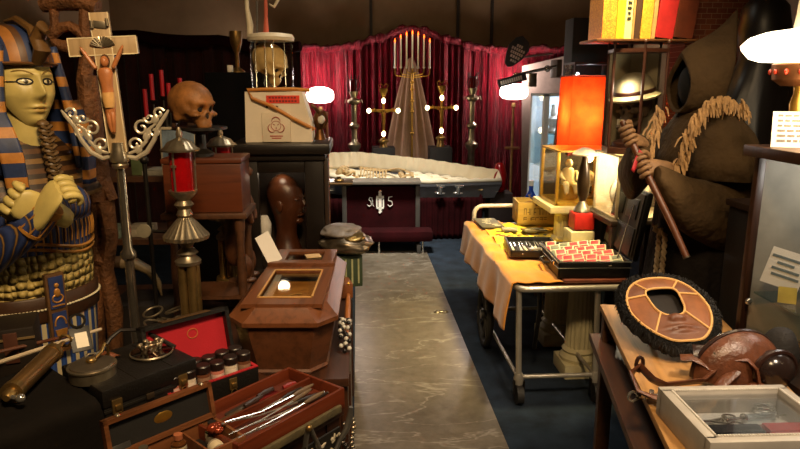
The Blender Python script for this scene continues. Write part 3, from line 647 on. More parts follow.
m = MB(); m.lathe([(.128, .02), (.13, .035), (.126, .045)], seg=28, cap=False); o = m.build('helmet_band', FRD, t); o.matrix_local = Trs((.0, 0, .268), (0, R(12), 0), .84)
# shelf with albums and books
zs = 1.243+HZ+.0475
t = thing('book_shelf', 'thin wooden shelf carrying the row of tall books above the hexagonal case', 'shelf', (1.56, 3.44, zs))
MB().box((0.02, 0, -.006), (.72, .26, .012), bev=.002).build('board', mat('#5a3418', .5), t)
m = MB(); m.box((.36, .1, -.12), (.05, .03, .24)); m.build('bracket', FRD, t)
def ornate(c1, c2, sc=26):
    n = NT('ornate_%d' % len(bpy.data.materials)); v = n.co(); f = n.noise(v, sc, 3, .6, 2.5)
    n.bsdf(n.ramp(f, [(.42, c1), (.5, c2), (.58, c1)]), .45, 0, n.bump(f, .3, .004)); return n.m
BK = [(600, 614, .36, ornate('#c9872a', '#a0541c'), 'tall orange marbled book at the outer end of the shelf row', 0), (614, 622, .37, ornate('#dcb02a', '#c28b18'), 'yellow book standing next to the orange marbled book', .5), (622, 629.5, .36, mat('#e2d690', .5, var=.08), 'pale yellow book with black spine lettering', .5),
      (629.5, 632, .33, mat('#a37a4a', .6), 'thin tan booklet beside the pale yellow lettered book', 1), (632, 638, .35, mat('#3b2212', .6), 'dark brown book next to the gold figured book', 1.5), (638, 649, .37, ornate('#d4ab3e', '#b5822a', 40), 'thick gold figured book in the middle of the shelf row', 2), (649, 653, .36, mat('#b58e5a', .6), 'slim beige book between the gold and the red book', 3),
      (653, 671, .36, mat('#b3262a', .45, var=.2), 'thick red book leaning on the dark maroon book', 6), (671, 691, .34, mat('#5a2412', .5, var=.3), 'thick dark maroon book beside the brick pillar', 6)]
for i, (xa, xb, h, mt, lb, tl) in enumerate(BK):
    x0 = P(xa, 40, 3.36).x; x1 = P(xb, 40, 3.36).x; w = x1-x0-.002
    t = thing('book', lb, 'book', (x0+w/2, 3.44, zs+w*math.sin(R(tl))/2+.001), 0, 'tall books above the hexagonal case', rot=(0, R(tl), 0))
    m = MB(); m.box((0, -.098, h/2), (w, .006, h), bev=.002); m.box((-w/2+.002, 0, h/2), (.003, .2, h)); m.box((w/2-.002, 0, h/2), (.003, .2, h)); m.build('cover', mt, t, smooth=False)
    MB().box((0, .0, h/2-.003), (w-.007, .188, h-.012)).build('pages', PAPER, t, smooth=False)
    if i == 2:
        q = MB()
        for k in range(9): q.box((0, -.1022, .1+k*.026), (w*.55*(1-.3*(k % 3 == 1)), .001, .014))
        q.build('spine_lettering', mat('#1c1710', .6, bump=0), t)
    if i in (7, 5): MB().box((.0, -.1022, h*.93), (w*.6, .001, .03)).build('spine_label', mat('#d8c48a', .6), t)

# ================================================================ reaper
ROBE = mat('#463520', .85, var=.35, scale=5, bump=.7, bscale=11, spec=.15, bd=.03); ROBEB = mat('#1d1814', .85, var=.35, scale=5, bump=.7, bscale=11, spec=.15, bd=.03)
SKIN = mat('#8a6744', .6, var=.3, scale=25, bump=.4)
yaw = R(181)
t = thing('reaper_figure', 'life-size hooded reaper mannequin in dark brown robe gripping a wooden staff', 'mannequin', (1.455, 2.62, 0), yaw)
def el(x, y, z, rx, ry, n=40, fold=0, nf=11, ph=0): return [Vector((x+rx*(1+fold*math.sin(nf*a+ph)+.5*fold*math.sin(2.3*nf*a))*math.cos(a), y+ry*(1+fold*math.sin(nf*a+ph)+.5*fold*math.sin(2.3*nf*a))*math.sin(a), z)) for a in [2*PI*i/n for i in range(n)]]
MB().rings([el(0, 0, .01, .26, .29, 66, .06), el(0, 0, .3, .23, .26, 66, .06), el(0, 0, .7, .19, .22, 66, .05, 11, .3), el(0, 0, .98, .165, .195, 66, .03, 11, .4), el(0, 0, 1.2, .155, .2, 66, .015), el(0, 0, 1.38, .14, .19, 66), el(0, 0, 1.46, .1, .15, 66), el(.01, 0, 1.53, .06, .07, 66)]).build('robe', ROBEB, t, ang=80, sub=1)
# cape over the shoulders
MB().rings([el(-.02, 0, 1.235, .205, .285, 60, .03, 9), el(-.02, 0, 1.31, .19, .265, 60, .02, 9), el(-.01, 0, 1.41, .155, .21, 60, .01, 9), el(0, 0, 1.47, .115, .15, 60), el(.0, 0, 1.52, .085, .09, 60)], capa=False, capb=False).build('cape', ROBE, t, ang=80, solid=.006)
# hood
def hring(x, z, rx, rz, tilt, n=36): 
    out = []
    for i in range(n):
        a = 2*PI*i/n; y = rx*math.cos(a); h = rz*math.sin(a)
        if h > 0: y *= 1-.28*(h/rz)**2
        out.append(Vector((x+h*math.sin(tilt)*-1, y, z+h*math.cos(tilt))))
    return out
def hprof(x, zb, zt, w, lean=0):
    zc, rz = (zb+zt)/2, (zt-zb)/2; out = []
    for i in range(36):
        q = 2*PI*i/36; h = math.sin(q); y = w*math.cos(q)*(1-.62*max(0, h)**1.5); out.append(Vector((x-lean*h, y, zc+rz*h)))
    return out
hr = [hprof(.125, 1.50, 1.70, .085), hprof(.145, 1.485, 1.725, .10), hprof(.10, 1.475, 1.765, .118), hprof(.05, 1.475, 1.79, .125, .01), hprof(-.0, 1.475, 1.825, .125, .015), hprof(-.035, 1.48, 1.865, .11, .02), hprof(-.06, 1.49, 1.90, .07, .02), hprof(-.075, 1.53, 1.905, .02, .02)]
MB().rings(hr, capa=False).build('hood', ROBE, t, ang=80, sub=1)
m = MB(); m.ell((.03, 0, 1.6), (.1, .085, .12)); m.build('hood_shade', mat('#0b0907', .9, bump=0), t)  # near-black ellipsoid paints the shade inside the hood opening
# arms as sleeves: near arm (local +y towards the aisle)
def sleeve(sh, el_, wr, name='sleeve'):
    sh, el_, wr = Vector(sh), Vector(el_), Vector(wr); m = MB(); n = 28; RG = []
    for p, r, drop in ((sh, .06, 0), (sh.lerp(el_, .5), .07, .01), (el_, .09, .05), (el_.lerp(wr, .35), .068, .085), (el_.lerp(wr, .7), .064, .11), (wr, .055, .10)):
        d = ((el_-sh) if drop < .02 else (wr-sh) if p == el_ else (wr-el_)).normalized(); u = d.cross(Vector((0, 0, 1))).normalized(); w = u.cross(d)
        RG.append([p+u*math.cos(a)*r*.8*(1+.1*math.sin(4*a+drop*30))+w*math.sin(a)*(r if math.sin(a) > 0 else r+drop) for a in [2*PI*i/n for i in range(n)]])
    m.rings(RG); m.build(name, ROBE, t, ang=80, sub=1)
inv = (Matrix.Translation(t.location) @ Euler((0, 0, yaw)).to_matrix().to_4x4()).inverted()
S0 = P(624, 124, 2.42); S1 = P(687, 258, 2.17)
H1 = S0.lerp(S1, .09); H2 = S0.lerp(S1, .33)
RG = []
for px_, yt, yb, Yd, dp in ((748, 168, 262, 2.56, .05), (735, 172, 258, 2.50, .10), (718, 178, 250, 2.44, .10), (700, 181, 241, 2.39, .085), (684, 177, 234, 2.355, .07), (671, 170, 216, 2.325, .055), (662, 166, 196, 2.31, .042), (656, 164, 186, 2.305, .035)):
    cc_ = P(px_, (yt+yb)/2, Yd); hv = (P(px_, yt, Yd).z-P(px_, yb, Yd).z)/2; RG.append([inv @ (cc_+Vector((.012*math.sin(2*q)*math.cos(px_*.15), dp*math.cos(q)*(1+.09*math.sin(4*q+px_*.2)), hv*math.sin(q)))) for q in [2*PI*i/32 for i in range(32)]])
MB().rings(RG).build('sleeve', ROBE, t, ang=80, sub=1)
sleeve((.02, -.18, 1.40), (.2, -.24, 1.2), inv @ (H1+Vector((.075, .06, -.03))))
def grip_hand(T, fr, mtl, par, s=1.0, wrist=(.12, .02, -.03)):
    """hand wrapped about a rod along local z through the origin; wrist leaves along +x"""
    m = MB(); rr = fr+.009*s
    m.rings([[Vector((x, y+ry*math.sin(a), z+rz*math.cos(a))) for a in [2*PI*i/12 for i in range(12)]] for x, y, z, ry, rz in ((-.012*s, rr+.004, 0, .010*s, .038*s), (.02*s, rr+.004, 0, .014*s, .042*s), (.055*s, rr-.004, -.004*s, .016*s, .036*s), (.085*s, rr*.6, -.012*s, .016*s, .027*s), (wrist[0]*s+.03, wrist[1]*s, wrist[2]*s, .022*s, .026*s))])
    for k in range(4):
        z = (.030-.0205*k)*s; ln = (1.0, 1.12, 1.05, .85)[k]*R(215); q = []
        for i in range(8):
            a = R(95)+ln*i/7; q.append((rr*math.cos(a)*1.05, rr*math.sin(a)*1.05, z+.002*math.sin(i*1.7)))
        m.tube(q, [.0105*s, .0098*s, .0105*s, .009*s, .0092*s, .0085*s, .008*s, .005*s], 8)
    q = [(.05*s, rr*.5, .03*s), (.036*s, -.002, .042*s), (.012*s, -rr, .05*s), (-.012*s, -rr*1.05, .046*s), (-.024*s, -rr*.7, .043*s)]
    m.tube(q, [.014*s, .012*s, .0105*s, .009*s, .006*s], 8)
    o = m.build('hand', mtl, par, sub=1, ang=80); o.matrix_local = T; return o
def grip_T(p, wristdir):
    z = (S0-S1).normalized(); x = Vector(wristdir); x = (x-z*x.dot(z)).normalized(); y = z.cross(x)
    M = Matrix((x, y, z)).transposed().to_4x4(); M.translation = p; return inv @ M
grip_hand(grip_T(H1, (.9, .35, -.5)), .013, SKIN, t, 1.0)
grip_hand(grip_T(H2, (.95, .15, -.15)), .013, SKIN, t, 1.05)
# raffia fringe
r = random.Random(5); m = MB()
def tuft(c, out, ln):
    d = Vector(out).normalized(); d = (d+Vector((r.uniform(-.5, .5), r.uniform(-.5, .5), r.uniform(-.6, .1)))).normalized()
    q = Vector(c); e = q+d*ln*.5+Vector((0, 0, .004)); f_ = q+d*ln+Vector((0, 0, -.012))
    m.tube([q, e, f_], [.0042, .005, .002], 4, flat=.35)
lines = [[(744, 116, 2.55), (738, 104, 2.5), (722, 99, 2.45), (706, 106, 2.42), (694, 122, 2.40), (686, 142, 2.39), (680, 168, 2.38)], [(661, 106, 2.6), (655, 124, 2.55), (650, 145, 2.5), (648, 165, 2.46)]]
for L, N_t in ((lines[0], 270), (lines[1], 110)):
    q = [inv @ P(*p) for p in L]
    for i in range(N_t):
        s_ = r.random()*(len(q)-1); k = int(s_); c_ = q[k].lerp(q[k+1], s_-k)+Vector((r.uniform(-.022, .022), r.uniform(-.01, .01), r.uniform(-.018, .018)))
        tuft(c_, (.35, .75, -.5), r.uniform(.03, .055))
    m.build('raffia_fringe', mat('#a37c4c', .7, var=.35, scale=40), t, ang=80); m = MB()
m = MB()
for k, (dy, zb) in enumerate(((.05, .62), (.09, .60))):
    for h in (0, 1):
        m.tube([(.185+.006*math.cos(i*1.2+h*PI)+.02*(i < 3), dy+.012*math.sin(k)+.006*math.sin(i*1.2+h*PI), 1.02-(1.02-zb)*i/40) for i in range(41)], .007, 6)
m.build('rope_belt', mat('#b49b76', .8), t)
MB().box((.125, -.01, 1.34), (.05, .14, .2), (0, R(-12), 0), bev=.02).build('chest_cloth', fabric('#46504a', .8, .2), t)
m = MB(); t2 = thing('wooden_staff', 'dark wooden staff held slantwise in both hands of the hooded figure', 'staff', S1)
d = S0-S1; MB().tube([d*0, d*.25+Vector((.003, 0, 0)), d*.5, d*.75+Vector((-.003, 0, 0)), d*1.02], [.012, .0125, .013, .0135, .0135], 12).build('shaft', wood('#5e3520', '#341a0e', .4, 'z'), t2)
MB().cyl((0, 0, 0), d*.012, .0125, .013).build('tip', metal('#8a7a66'), t2)
c = S0.lerp(S1, .28)
tag(MB().surf(lambda u, w: (c.x-.005-.03*u-.012*w, c.y-.02+.006*math.sin(u*5), c.z+.03-.075*u+.012*w), 8, 2).build('red_ribbon', mat('#b0202a', .6), solid=.0015), 'short red ribbon tag tied to the wooden staff', 'ribbon')
# dark cloaked mannequin behind
c = P(765, 60, 3.0)
t = thing('cloak_stand', 'tall black satin cloak hanging on a stand behind the hooded figure', 'cloak', (c.x, 3.02, 0))
BSAT = mat('#15100d', .38, var=.2, bump=.05)
MB().rings([el(0, 0, .01, .24, .2, 60, .06, 9), el(0, 0, .6, .22, .18, 60, .06, 9, .4), el(0, 0, 1.2, .2, .15, 60, .04, 9), el(0, 0, 1.5, .19, .13, 60, .02, 9), el(0, 0, 1.62, .14, .11, 60, .01), el(0, .01, 1.72, .1, .1, 60), el(0, .02, 1.85, .12, .12, 60), el(0, .02, 1.96, .1, .1, 60), el(0, .02, 2.04, .03, .03, 60)]).build('cloth', BSAT, t, ang=80)
MB().cyl((0, 0, 2.03), (0, 0, 2.1), .012).build('stand_top', DARKIRON, t)

# ================================================================ glass cabinet at the edge
DW = wood('#3d2415', '#1f1108', .4, 'z')
t = thing('corner_cabinet', 'dark wood framed glass cabinet at the picture edge with papers inside', 'cabinet', (1.275, 1.28, 0))
m = MB(); m.box((.26, .35, .36), (.52, .70, .70), bev=.006); m.build('lower_body', DW, t)
m = MB(); m.box((.26, .35, .725), (.54, .72, .03), bev=.004); m.build('base_board', DW, t); MB().box((.25, .35, 1.395), (.56, .74, .035), bev=.004).build('top_board', DW, t)
for x in (.015, .5):
    for y in (.02, .692): MB().box((x, y, 1.06), (.026, .024, .64), bev=.003).build('corner_post', DW, t)
MB().box((.012, .35, 1.06), (.003, .62, .64)).build('glass_pane', CLEAR, t, smooth=False); MB().box((.255, .012, 1.06), (.46, .003, .64)).build('glass_pane', CLEAR, t, smooth=False)
MB().box((.52, .35, 1.06), (.008, .68, .64)).build('back_panel', mat('#8f8878', .6, var=.15), t, smooth=False); MB().box((.255, .69, 1.06), (.46, .006, .64)).build('back_panel', mat('#8f8878', .6, var=.15), t, smooth=False)
MB().box((.26, .35, .93), (.47, .62, .006)).build('glass_shelf', glass('#d8e8e6', .3), t, smooth=False)
MB().ell((.008, .655, .9), (.012, .008, .012)).build('lock', CHROME, t)
plight((1.275+.22, 1.75, 1.34), 2.6, (1, .95, .85), .05)
x = 1.245; t = thing('paper_card', 'white printed card standing in the edge glass cabinet', 'card', (x+.065, 1.90, .934), rot=(R(-8), 0, R(-30)))
MB().box((.05, 0, .09), (.11, .002, .12), (0, R(14), 0)).build('sheet', PAPER, t, smooth=False); m = MB()
for k in range(4): m.box((.05, -.002, .125-.02*k), (.08-.03*(k % 3 == 1), .0012, .008), (0, R(14), 0))
m.build('print', mat('#6f7a78', .7, bump=0), t, smooth=False)
for i, (dx, dy, w, c_) in enumerate(((.07, .60, .05, '#c9b24a'), (.11, .55, .05, '#5d6a48'))):
    o = MB().box((x+dx, 1.2+dy, .936+.03), (w, .004, .05), (R(-20), 0, R(-30))).build('label_card', mat(c_, .6)); tag(o, ('small yellow card on the glass shelf of the edge cabinet', 'small green card on the glass shelf of the edge cabinet')[i], 'card')
t = thing('printed_sign', 'white printed paper sign leaning on top of the edge cabinet', 'sign', (1.335, 1.865, 1.4135), rot=(R(-14), 0, R(-25)))
MB().box((0.02, 0, .055), (.19, .002, .11)).build('sheet', mat('#d8cfc4', .8, var=.05, bump=.03), t, smooth=False); m = MB(); r = random.Random(3)
for k in range(6):
    xx = -.06
    while xx < .095:
        w = r.uniform(.01, .024); m.box((xx+w/2, -.0022, .098-.0155*k), (w, .0012, .006)); xx += w+.005
m.build('print', mat('#6b625a', .7, bump=0), t, smooth=False)
# big oil lamp
c = P(806, 46, 1.94)
t = thing('oil_lamp', 'brass oil lamp with large glowing white glass shade on the edge cabinet', 'lamp', (c.x, 1.94, 1.4125))
z = c.z-1.4125; sc = 1.82/2
m = MB(); m.lathe([(.045, 0), (.046, .012), (.025, .03), (.018, .05), (.022, .08), (.026, .13), (.018, .16), (.02, .19), (.05, z-.115)], seg=20); m.build('body', GOLDM, t)
m = MB(); m.lathe([(.055, z-.12), (.082, z-.1), (.086, z-.055), (.08, z-.05)], seg=24); gal = m.build('gallery', metal('#8a5a38', .4), t)
JEW = mat('#a3301c', .2, bump=0)
for k in range(14): MB().ell((.088*math.cos(k*PI/7), .088*math.sin(k*PI/7), z-.077), (.006, .006, .009), u=8, v=6).build('jewel', JEW, gal)
MB().lathe([(.08, -.042), (.12, -.046), (.15, -.036), (.172, -.01), (.176, .004), (.155, .026), (.11, .042), (.05, .05)], (0, 0, z), 60, 20, .02).build('lamp_shade', emit('#ffedc8', 5, '#fff6e0'), t)
MB().lathe([(.04, z+.05), (.035, z+.1), (.03, z+.3)], seg=18, cap=False).build('chimney', mat('#f0e2c6', .3, var=.05, bump=0, Emission_Strength=.0), t)
l = plight((c.x-.02, 1.76, c.z-.13), 7, (1, .74, .42), .1); l.name = 'oil_lamp_light'
# slatted dark chest between cloak and edge cabinet
c = P(757, 190, 2.06)
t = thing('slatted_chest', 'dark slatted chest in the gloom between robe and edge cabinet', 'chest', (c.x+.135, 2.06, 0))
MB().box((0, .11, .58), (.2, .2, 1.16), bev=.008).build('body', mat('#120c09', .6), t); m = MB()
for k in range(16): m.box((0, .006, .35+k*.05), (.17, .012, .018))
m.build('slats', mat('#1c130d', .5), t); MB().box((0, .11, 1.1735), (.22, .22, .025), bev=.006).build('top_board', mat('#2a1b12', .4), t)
# ================================================================ cart (old stretcher trolley) and its load
ZD = .64
t = thing('trolley', 'old steel tube trolley draped with orange cloth beside the aisle', 'trolley', (1.06, 3.65, 0))
LX = lambda x: x-1.06
LY = lambda y: y-3.65
x0, x1, y0, y1 = .775, 1.345, 2.95, 4.42
STEEL = mat('#b0a898', .3, .55, var=.15, bump=.05)
def rrect(xa, xb, ya, yb, z, r, k=6):
    out = []
    for cx_, cy_, a0 in ((xb-r, yb-r, 0), (xa+r, yb-r, 90), (xa+r, ya+r, 180), (xb-r, ya+r, 270)):
        for i in range(k): a = R(a0+90*i/(k-1)); out.append((LX(cx_+r*math.cos(a)), LY(cy_+r*math.sin(a)), z))
    return out
MB().tube(rrect(x0, x1, y0, y1, ZD-.02, .05), .016, 10, closed=True).build('rail', STEEL, t)
MB().box((LX((x0+x1)/2), LY((y0+y1)/2), ZD-.02), (x1-x0-.03, y1-y0-.03, .024)).build('deck', mat('#4a2417', .5), t)
def uloop(xa, xb, y, zb, zt, r=.06):
    return [(LX(xa), LY(y), zb)]+[(LX(xa+r-r*math.cos(a)), LY(y), zt-r+r*math.sin(a)) for a in [PI/2*i/6 for i in range(7)]]+[(LX(xb-r+r*math.sin(a)), LY(y), zt-r+r*math.cos(a)) for a in [PI/2*i/6 for i in range(7)]]+[(LX(xb), LY(y), zb)]
MB().tube(uloop(.815, 1.31, 4.40, ZD-.03, .765), .015, 10).build('handle', mat('#cfc3b4', .4, .2), t)
TIRE = mat('#17130f', .7)
for i, (x, y) in enumerate(((.80, 2.99), (1.20, 2.99), (.80, 4.0), (1.2, 4.0))):
    m = MB(); m.cyl((LX(x-.015), LY(y-.01), ZD-.03), (LX(x+.005), LY(y), .13), .015); m.lathe([(.022, .1), (.026, .13), (.02, .16)], (LX(x+.005), LY(y), 0), 12)
    lg = m.build('leg', STEEL, t)
    MB().cyl((LX(x-.012), LY(y-.02), .052), (LX(x+.022), LY(y-.02), .052), .05, seg=20).build('caster', TIRE, lg)
    m = MB()
    for dx in (-.02, .03): m.box((LX(x+dx), LY(y-.01), .085), (.005, .03, .08))
    m.build('fork', DARKIRON, lg)
m = MB(); m.cyl((LX(.80), LY(2.99), .14), (LX(1.2), LY(2.99), .14), .012); m.cyl((LX(.80), LY(2.99), .14), (LX(.80), LY(4.0), .14), .01); m.cyl((LX(1.2), LY(2.99), .14), (LX(1.2), LY(4.0), .14), .01); m.cyl((LX(.80), LY(4.0), .14), (LX(1.2), LY(4.0), .14), .012); m.build('lower_frame', STEEL, t)
m = MB(); m.tube([(LX(.9), LY(3.02), ZD-.04), (LX(.93), LY(3.1), .45), (LX(.97), LY(3.3), .16)], .012); m.build('brace', DARKIRON, t)
m = MB(); m.box((LX(1.2), LY(2.985), ZD-.035), (.2, .004, .012)); m.build('rail_label', mat('#c99a2a', .5), t)
# spoked wheel on the aisle side
c = Vector((LX(.775), LY(3.72), .21))
wl = MB().tube([(c.x, c.y+.15*math.cos(a), c.z+.19*math.sin(a)) for a in [2*PI*i/28 for i in range(28)]], .022, 8, closed=True).build('wheel', TIRE, t)
m = MB()
for k in range(10):
    a = k*PI/5; m.cyl((c.x, c.y, c.z), (c.x, c.y+.15*math.cos(a), c.z+.19*math.sin(a)), .006, seg=6)
m.cyl((c.x-.03, c.y, c.z), (c.x+.05, c.y, c.z), .03); m.build('spokes', metal('#6d6a66', .4, .5), wl)
m = MB(); m.box((LX(.815), LY(3.72), .4), (.02, .03, .42)); m.build('wheel_post', STEEL, t)
# orange cloth
ORANGE = fabric('#c9822a', .85, .22, 5, .25, .3); YEL = fabric('#d9bd2c', .8, .2, 6, .25, .2)
def drape(u, w):
    y = 2.97+u*1.47; fold = math.sin(u*19)+.5*math.sin(u*41+1)
    L = .30; top = .24; hang = .22+.03*math.sin(u*5+1)+.02*(u)
    s = w*(top+hang)
    if s < top: x = x0+top-s-.012; z = ZD+.012+.003*math.sin(x*60+y*23)+.004*math.sin(y*31)
    else: q = s-top; x = x0-.024-.02*math.sin(q*5)-.016*fold*min(1, q*6)-.12*q*.35; z = ZD+.008-q
    return (x, y+.018*math.sin(w*7)*u, z)
o = MB().surf(drape, 90, 34).build('orange_cloth', ORANGE, ang=80, solid=.004); tag(o, 'orange cloth draped over the aisle edge of the trolley', 'cloth')
def ycl(u, w):
    x = .84+.50*u; y = 3.42+.83*w; return (x, y, ZD+.019+.006*math.sin(x*29+y*17)+.004*math.sin(x*61-y*41)+.006*math.sin(y*33))
o = MB().surf(ycl, 50, 70).build('yellow_cloth', YEL, ang=80, solid=.003); tag(o, 'bright yellow cloth spread under the crate and tool kit', 'cloth')
m = MB()
for k in range(6):
    for j in range(3): m.box((.9+.055*k, 3.78+.10*j, ZD+.0335), (.035, .02, .002), (0, 0, .2*k))
m.build('cloth_print', mat('#3a3420', .7), o)
t = thing('leather_mat', 'brown leather mat on the near end of the trolley', 'mat', (1.17, 3.12, ZD-.004))
MB().box((0, -.01, .012), (.33, .28, .018), bev=.012).build('pad', mat('#6b3522', .45, bump=.25), t)
# crate
cx_, cy_ = 1.215, 4.27
t = thing('wooden_crate', 'yellowish stencilled wooden crate with leather straps on the trolley', 'crate', (cx_, cy_, ZD+.036), R(-4))
CW = wood('#a8893f', '#7d6128', .6, 'x'); w, d, h = .275, .22, .15
MB().box((0, 0, .008), (w, d, .015)).build('bottom', CW, t)
for y in (-d/2+.007, d/2-.007): MB().box((0, y, h/2), (w, .014, h), bev=.002).build('side_board', CW, t)
for x in (-w/2+.007, w/2-.007): MB().box((x, 0, h/2), (.014, d-.03, h), bev=.002).build('end_board', CW, t)
m = MB(); r = random.Random(4)
for row, (z0_, hh, k_) in enumerate(((h*.6, .045, 9), (h*.27, .022, 6))):
    for i in range(k_):
        x = -.1+.2*(i+.5)/k_*(1 if row == 0 else .8); ww = .2/k_*.62; yy = -d/2-.0008
        for j in range(3):
            q = r.randrange(4)
            if q == 0: m.box((x-ww/2, yy, z0_), (.0035, .0014, hh))
            elif q == 1: m.box((x+ww/2, yy, z0_), (.0035, .0014, hh))
            elif q == 2: m.box((x, yy, z0_+hh*.45), (ww, .0014, .0045))
            else: m.box((x, yy, z0_-hh*.1), (ww, .0014, .0045))
m.build('stencil', mat('#4a3714', .7), t)
STR = mat('#3b2a14', .5)
MB().tube([(-.03, .05, h+.03), (-.05, 0, h+.035), (-.04, -.06, h+.02), (-.02, -.1, h+.012), (-.015, -.118, h-.02)], .007, 6, flat=.5).build('strap', STR, t); MB().tube([(.02, .05, h), (.04, -.02, h+.03), (.06, -.09, h+.02), (.065, -.118, h-.03)], .006, 6, flat=.5).build('strap', STR, t)
m = MB(); m.ell((0, 0, h*.75), (.1, .08, .03)); m.build('packing', mat('#8a7030', .9, bump=.5), t)
# grey printed sheets
for i, (dx, dy, rz, lb, cc) in enumerate(((.885, 4.24, .05, 'grey printed sheet at the far aisle corner of the trolley', '#5a5444'), (.98, 4.02, -.2, 'small grey leaflet on the yellow cloth before the crate', '#8a8268'), (1.13, 3.98, .15, 'dark framed photograph flat on yellow cloth before the crate', '#5b5030'))):
    sx, sy = ((.15, .28), (.1, .07), (.15, .09))[i]; t = thing('printed_sheet', lb, 'print', (dx, dy, ZD+(.036 if i else .03)), rz)
    MB().box((0, 0, .006), (sx, sy, .01), bev=.002).build('backing', mat(cc, .6), t); m = MB(); r = random.Random(i)
    for k in range(7): m.box((r.uniform(-.35, .35)*sx, (k-3)/8*sy, .0115), (sx*.25, sy*.06, .001))
    m.build('print', mat('#c9c0a0', .6, bump=0), t)
# tool kit: open flat black case with instruments
t = thing('instrument_case', 'flat open black case of metal instruments on the yellow cloth', 'case', (.99, 3.52, ZD+.032), R(-7))
w, d = .28, .34
MB().box((0, 0, .006), (w, d, .012)).build('base', BLACKLEATHER, t)
for a in (-1, 1):
    MB().box((a*(w/2-.006), 0, .022), (.012, d, .03), bev=.003).build('side', BLACKLEATHER, t); MB().box((0, a*(d/2-.006), .022), (w, .012, .03), bev=.003).build('side', BLACKLEATHER, t)
base_t = t.location.copy()
for k in range(11):
    x = -.115+.023*k; y = r.uniform(-.02, .02) if False else .01*math.sin(k*2.1)
    kind = k % 3; iv = thing('instrument', ('slim steel probe with ivory grip, place %s in the flat black case', 'steel knife with dark handle, place %s in the flat black case', 'steel hook with ring end, place %s in the flat black case')[kind] % ('one', 'two', 'three', 'four', 'five', 'six', 'seven', 'eight', 'nine', 'ten', 'eleven')[k]+' from the aisle', 'instrument', base_t+Vector((x, y, .0185)), R(-7+5*math.sin(k*3)), 'instruments in the flat black case')
    MB().tube([(0, .0, .0), (0, .06, .002), (0, .13, 0)], [.005, .004, .002], 6, flat=.6).build('blade', CHROME, iv)
    MB().tube([(0, -.13, 0), (0, -.1, .001), (0, -.04, .001), (0, .0, 0)], [.005, .0075, .007, .005], 8).build('grip', mat(('#d9cba6', '#1f1812', '#b9b3a8')[kind], .4), iv)
    if kind == 2: MB().tube([(.012*math.cos(a), -.14+.012*math.sin(a), 0) for a in [2*PI*i/10 for i in range(10)]], .0028, 6, closed=True).build('ring', CHROME, iv)
MB().box((-.005+.99, 3.37, ZD+.047), (.1, .035, .006), (0, 0, .2), bev=.002).build('x', metal('#d0cab8', .3)); o = bpy.data.objects['x']; o.name = 'steel_plate'; tag(o, 'small steel plate on the near rim of the flat black case', 'plate'); o.location.z += .03
# briefcase
bx, by = 1.175, 3.20
bz = ZD+.019
t = thing('briefcase', 'open black briefcase with upright lid holding red and white cards', 'briefcase', (bx, by, bz), R(-3))
w, d, h = .36, .42, .085
MB().box((0, 0, .006), (w, d, .012), bev=.004).build('bottom', BLACKLEATHER, t)
for a in (-1, 1):
    MB().box((0, a*(d/2-.007), h/2), (w, .014, h), bev=.005).build('side', BLACKLEATHER, t); MB().box((a*(w/2-.007), 0, h/2), (.014, d, h), bev=.005).build('side', BLACKLEATHER, t)
m = MB()
for z in (h-.004, h-.032): m.tube([(-w/2-.002, d/2, z), (-w/2-.002, -d/2-.002, z), (w/2+.002, -d/2-.002, z), (w/2+.002, d/2, z)], .0035, 6)
m.build('metal_trim', CHROME, t)
MB().box((0, 0, .035), (w-.03, d-.03, .05)).build('padding', mat('#7b7462', .9, var=.2), t)
m = MB(); m.tube([(-w/2-.006, -.06, .04), (-w/2-.03, -.05, .035), (-w/2-.03, .05, .035), (-w/2-.006, .06, .04)], .007, 8); m.build('carry_handle', BLACKLEATHER, t)
for y in (-.13, .13): MB().box((-w/2-.003, y, .06), (.008, .035, .022), bev=.003).build('latch', CHROME, t)
lt = Trs((w/2+.004, 0, h), (0, R(9), 0))
ld = MB().box((.016, 0, .175), (.03, d, .35), bev=.012, T=lt).build('lid', BLACKLEATHER, t)
m = MB(); m.box((-.003, 0, .175), (.008, d-.03, .32), T=lt); m.build('lining', mat('#2b2016', .7), ld); m = MB()
m.box((-.011, 0, .09), (.01, d-.05, .14), bev=.003, T=lt); m.box((-.012, -.09, .25), (.006, .14, .1), bev=.003, T=lt); m.box((-.012, .09, .25), (.006, .14, .1), bev=.003, T=lt); m.build('pocket', BLACKLEATHER, ld)
MB().tube([lt @ Vector((-.018, -.12, .27)), lt @ Vector((-.03, -.12, .14)), Vector((.13, -.15, h-.01))], .003, 6).build('lid_stay', CHROME, t)
g = 'red and white cards in the briefcase'; RED = mat('#b82028', .5); WC = mat('#b9aa8c', .6, var=.12); GR = mat('#5a5c4a', .6)
rows = ('front', 'second', 'third', 'back'); place = ('nearest the aisle', 'second from the aisle', 'third from the aisle', 'fourth from the aisle', 'nearest the lid')
for j in range(4):
    for k in range(5):
        x = -.125+.062*k; y = -.15+.095*j+.02*math.sin(k*1.4+j)
        cd = thing('sample_card', 'white card with %s patch, %s row of the briefcase, %s' % ('red' if (j*5+k) % 6 != 4 else 'grey', rows[j], place[k]), 'card', (bx+x, by+y, bz+.067), 0, g, rot=(R(24+5*math.sin(j+k)), R(-10), R(-18+9*math.sin(k*2.+j))))
        MB().box((0, .0, .012), (.055, .085, .004), bev=.0015).build('sheet', WC, cd)
        m = MB()
        m.box((0, -.018, .0148), (.046, .034, .003), bev=.001); m.box((0, .022, .0148), (.042, .028, .003), bev=.001); m.build('patch', RED if (j*5+k) % 6 != 4 else GR, cd)

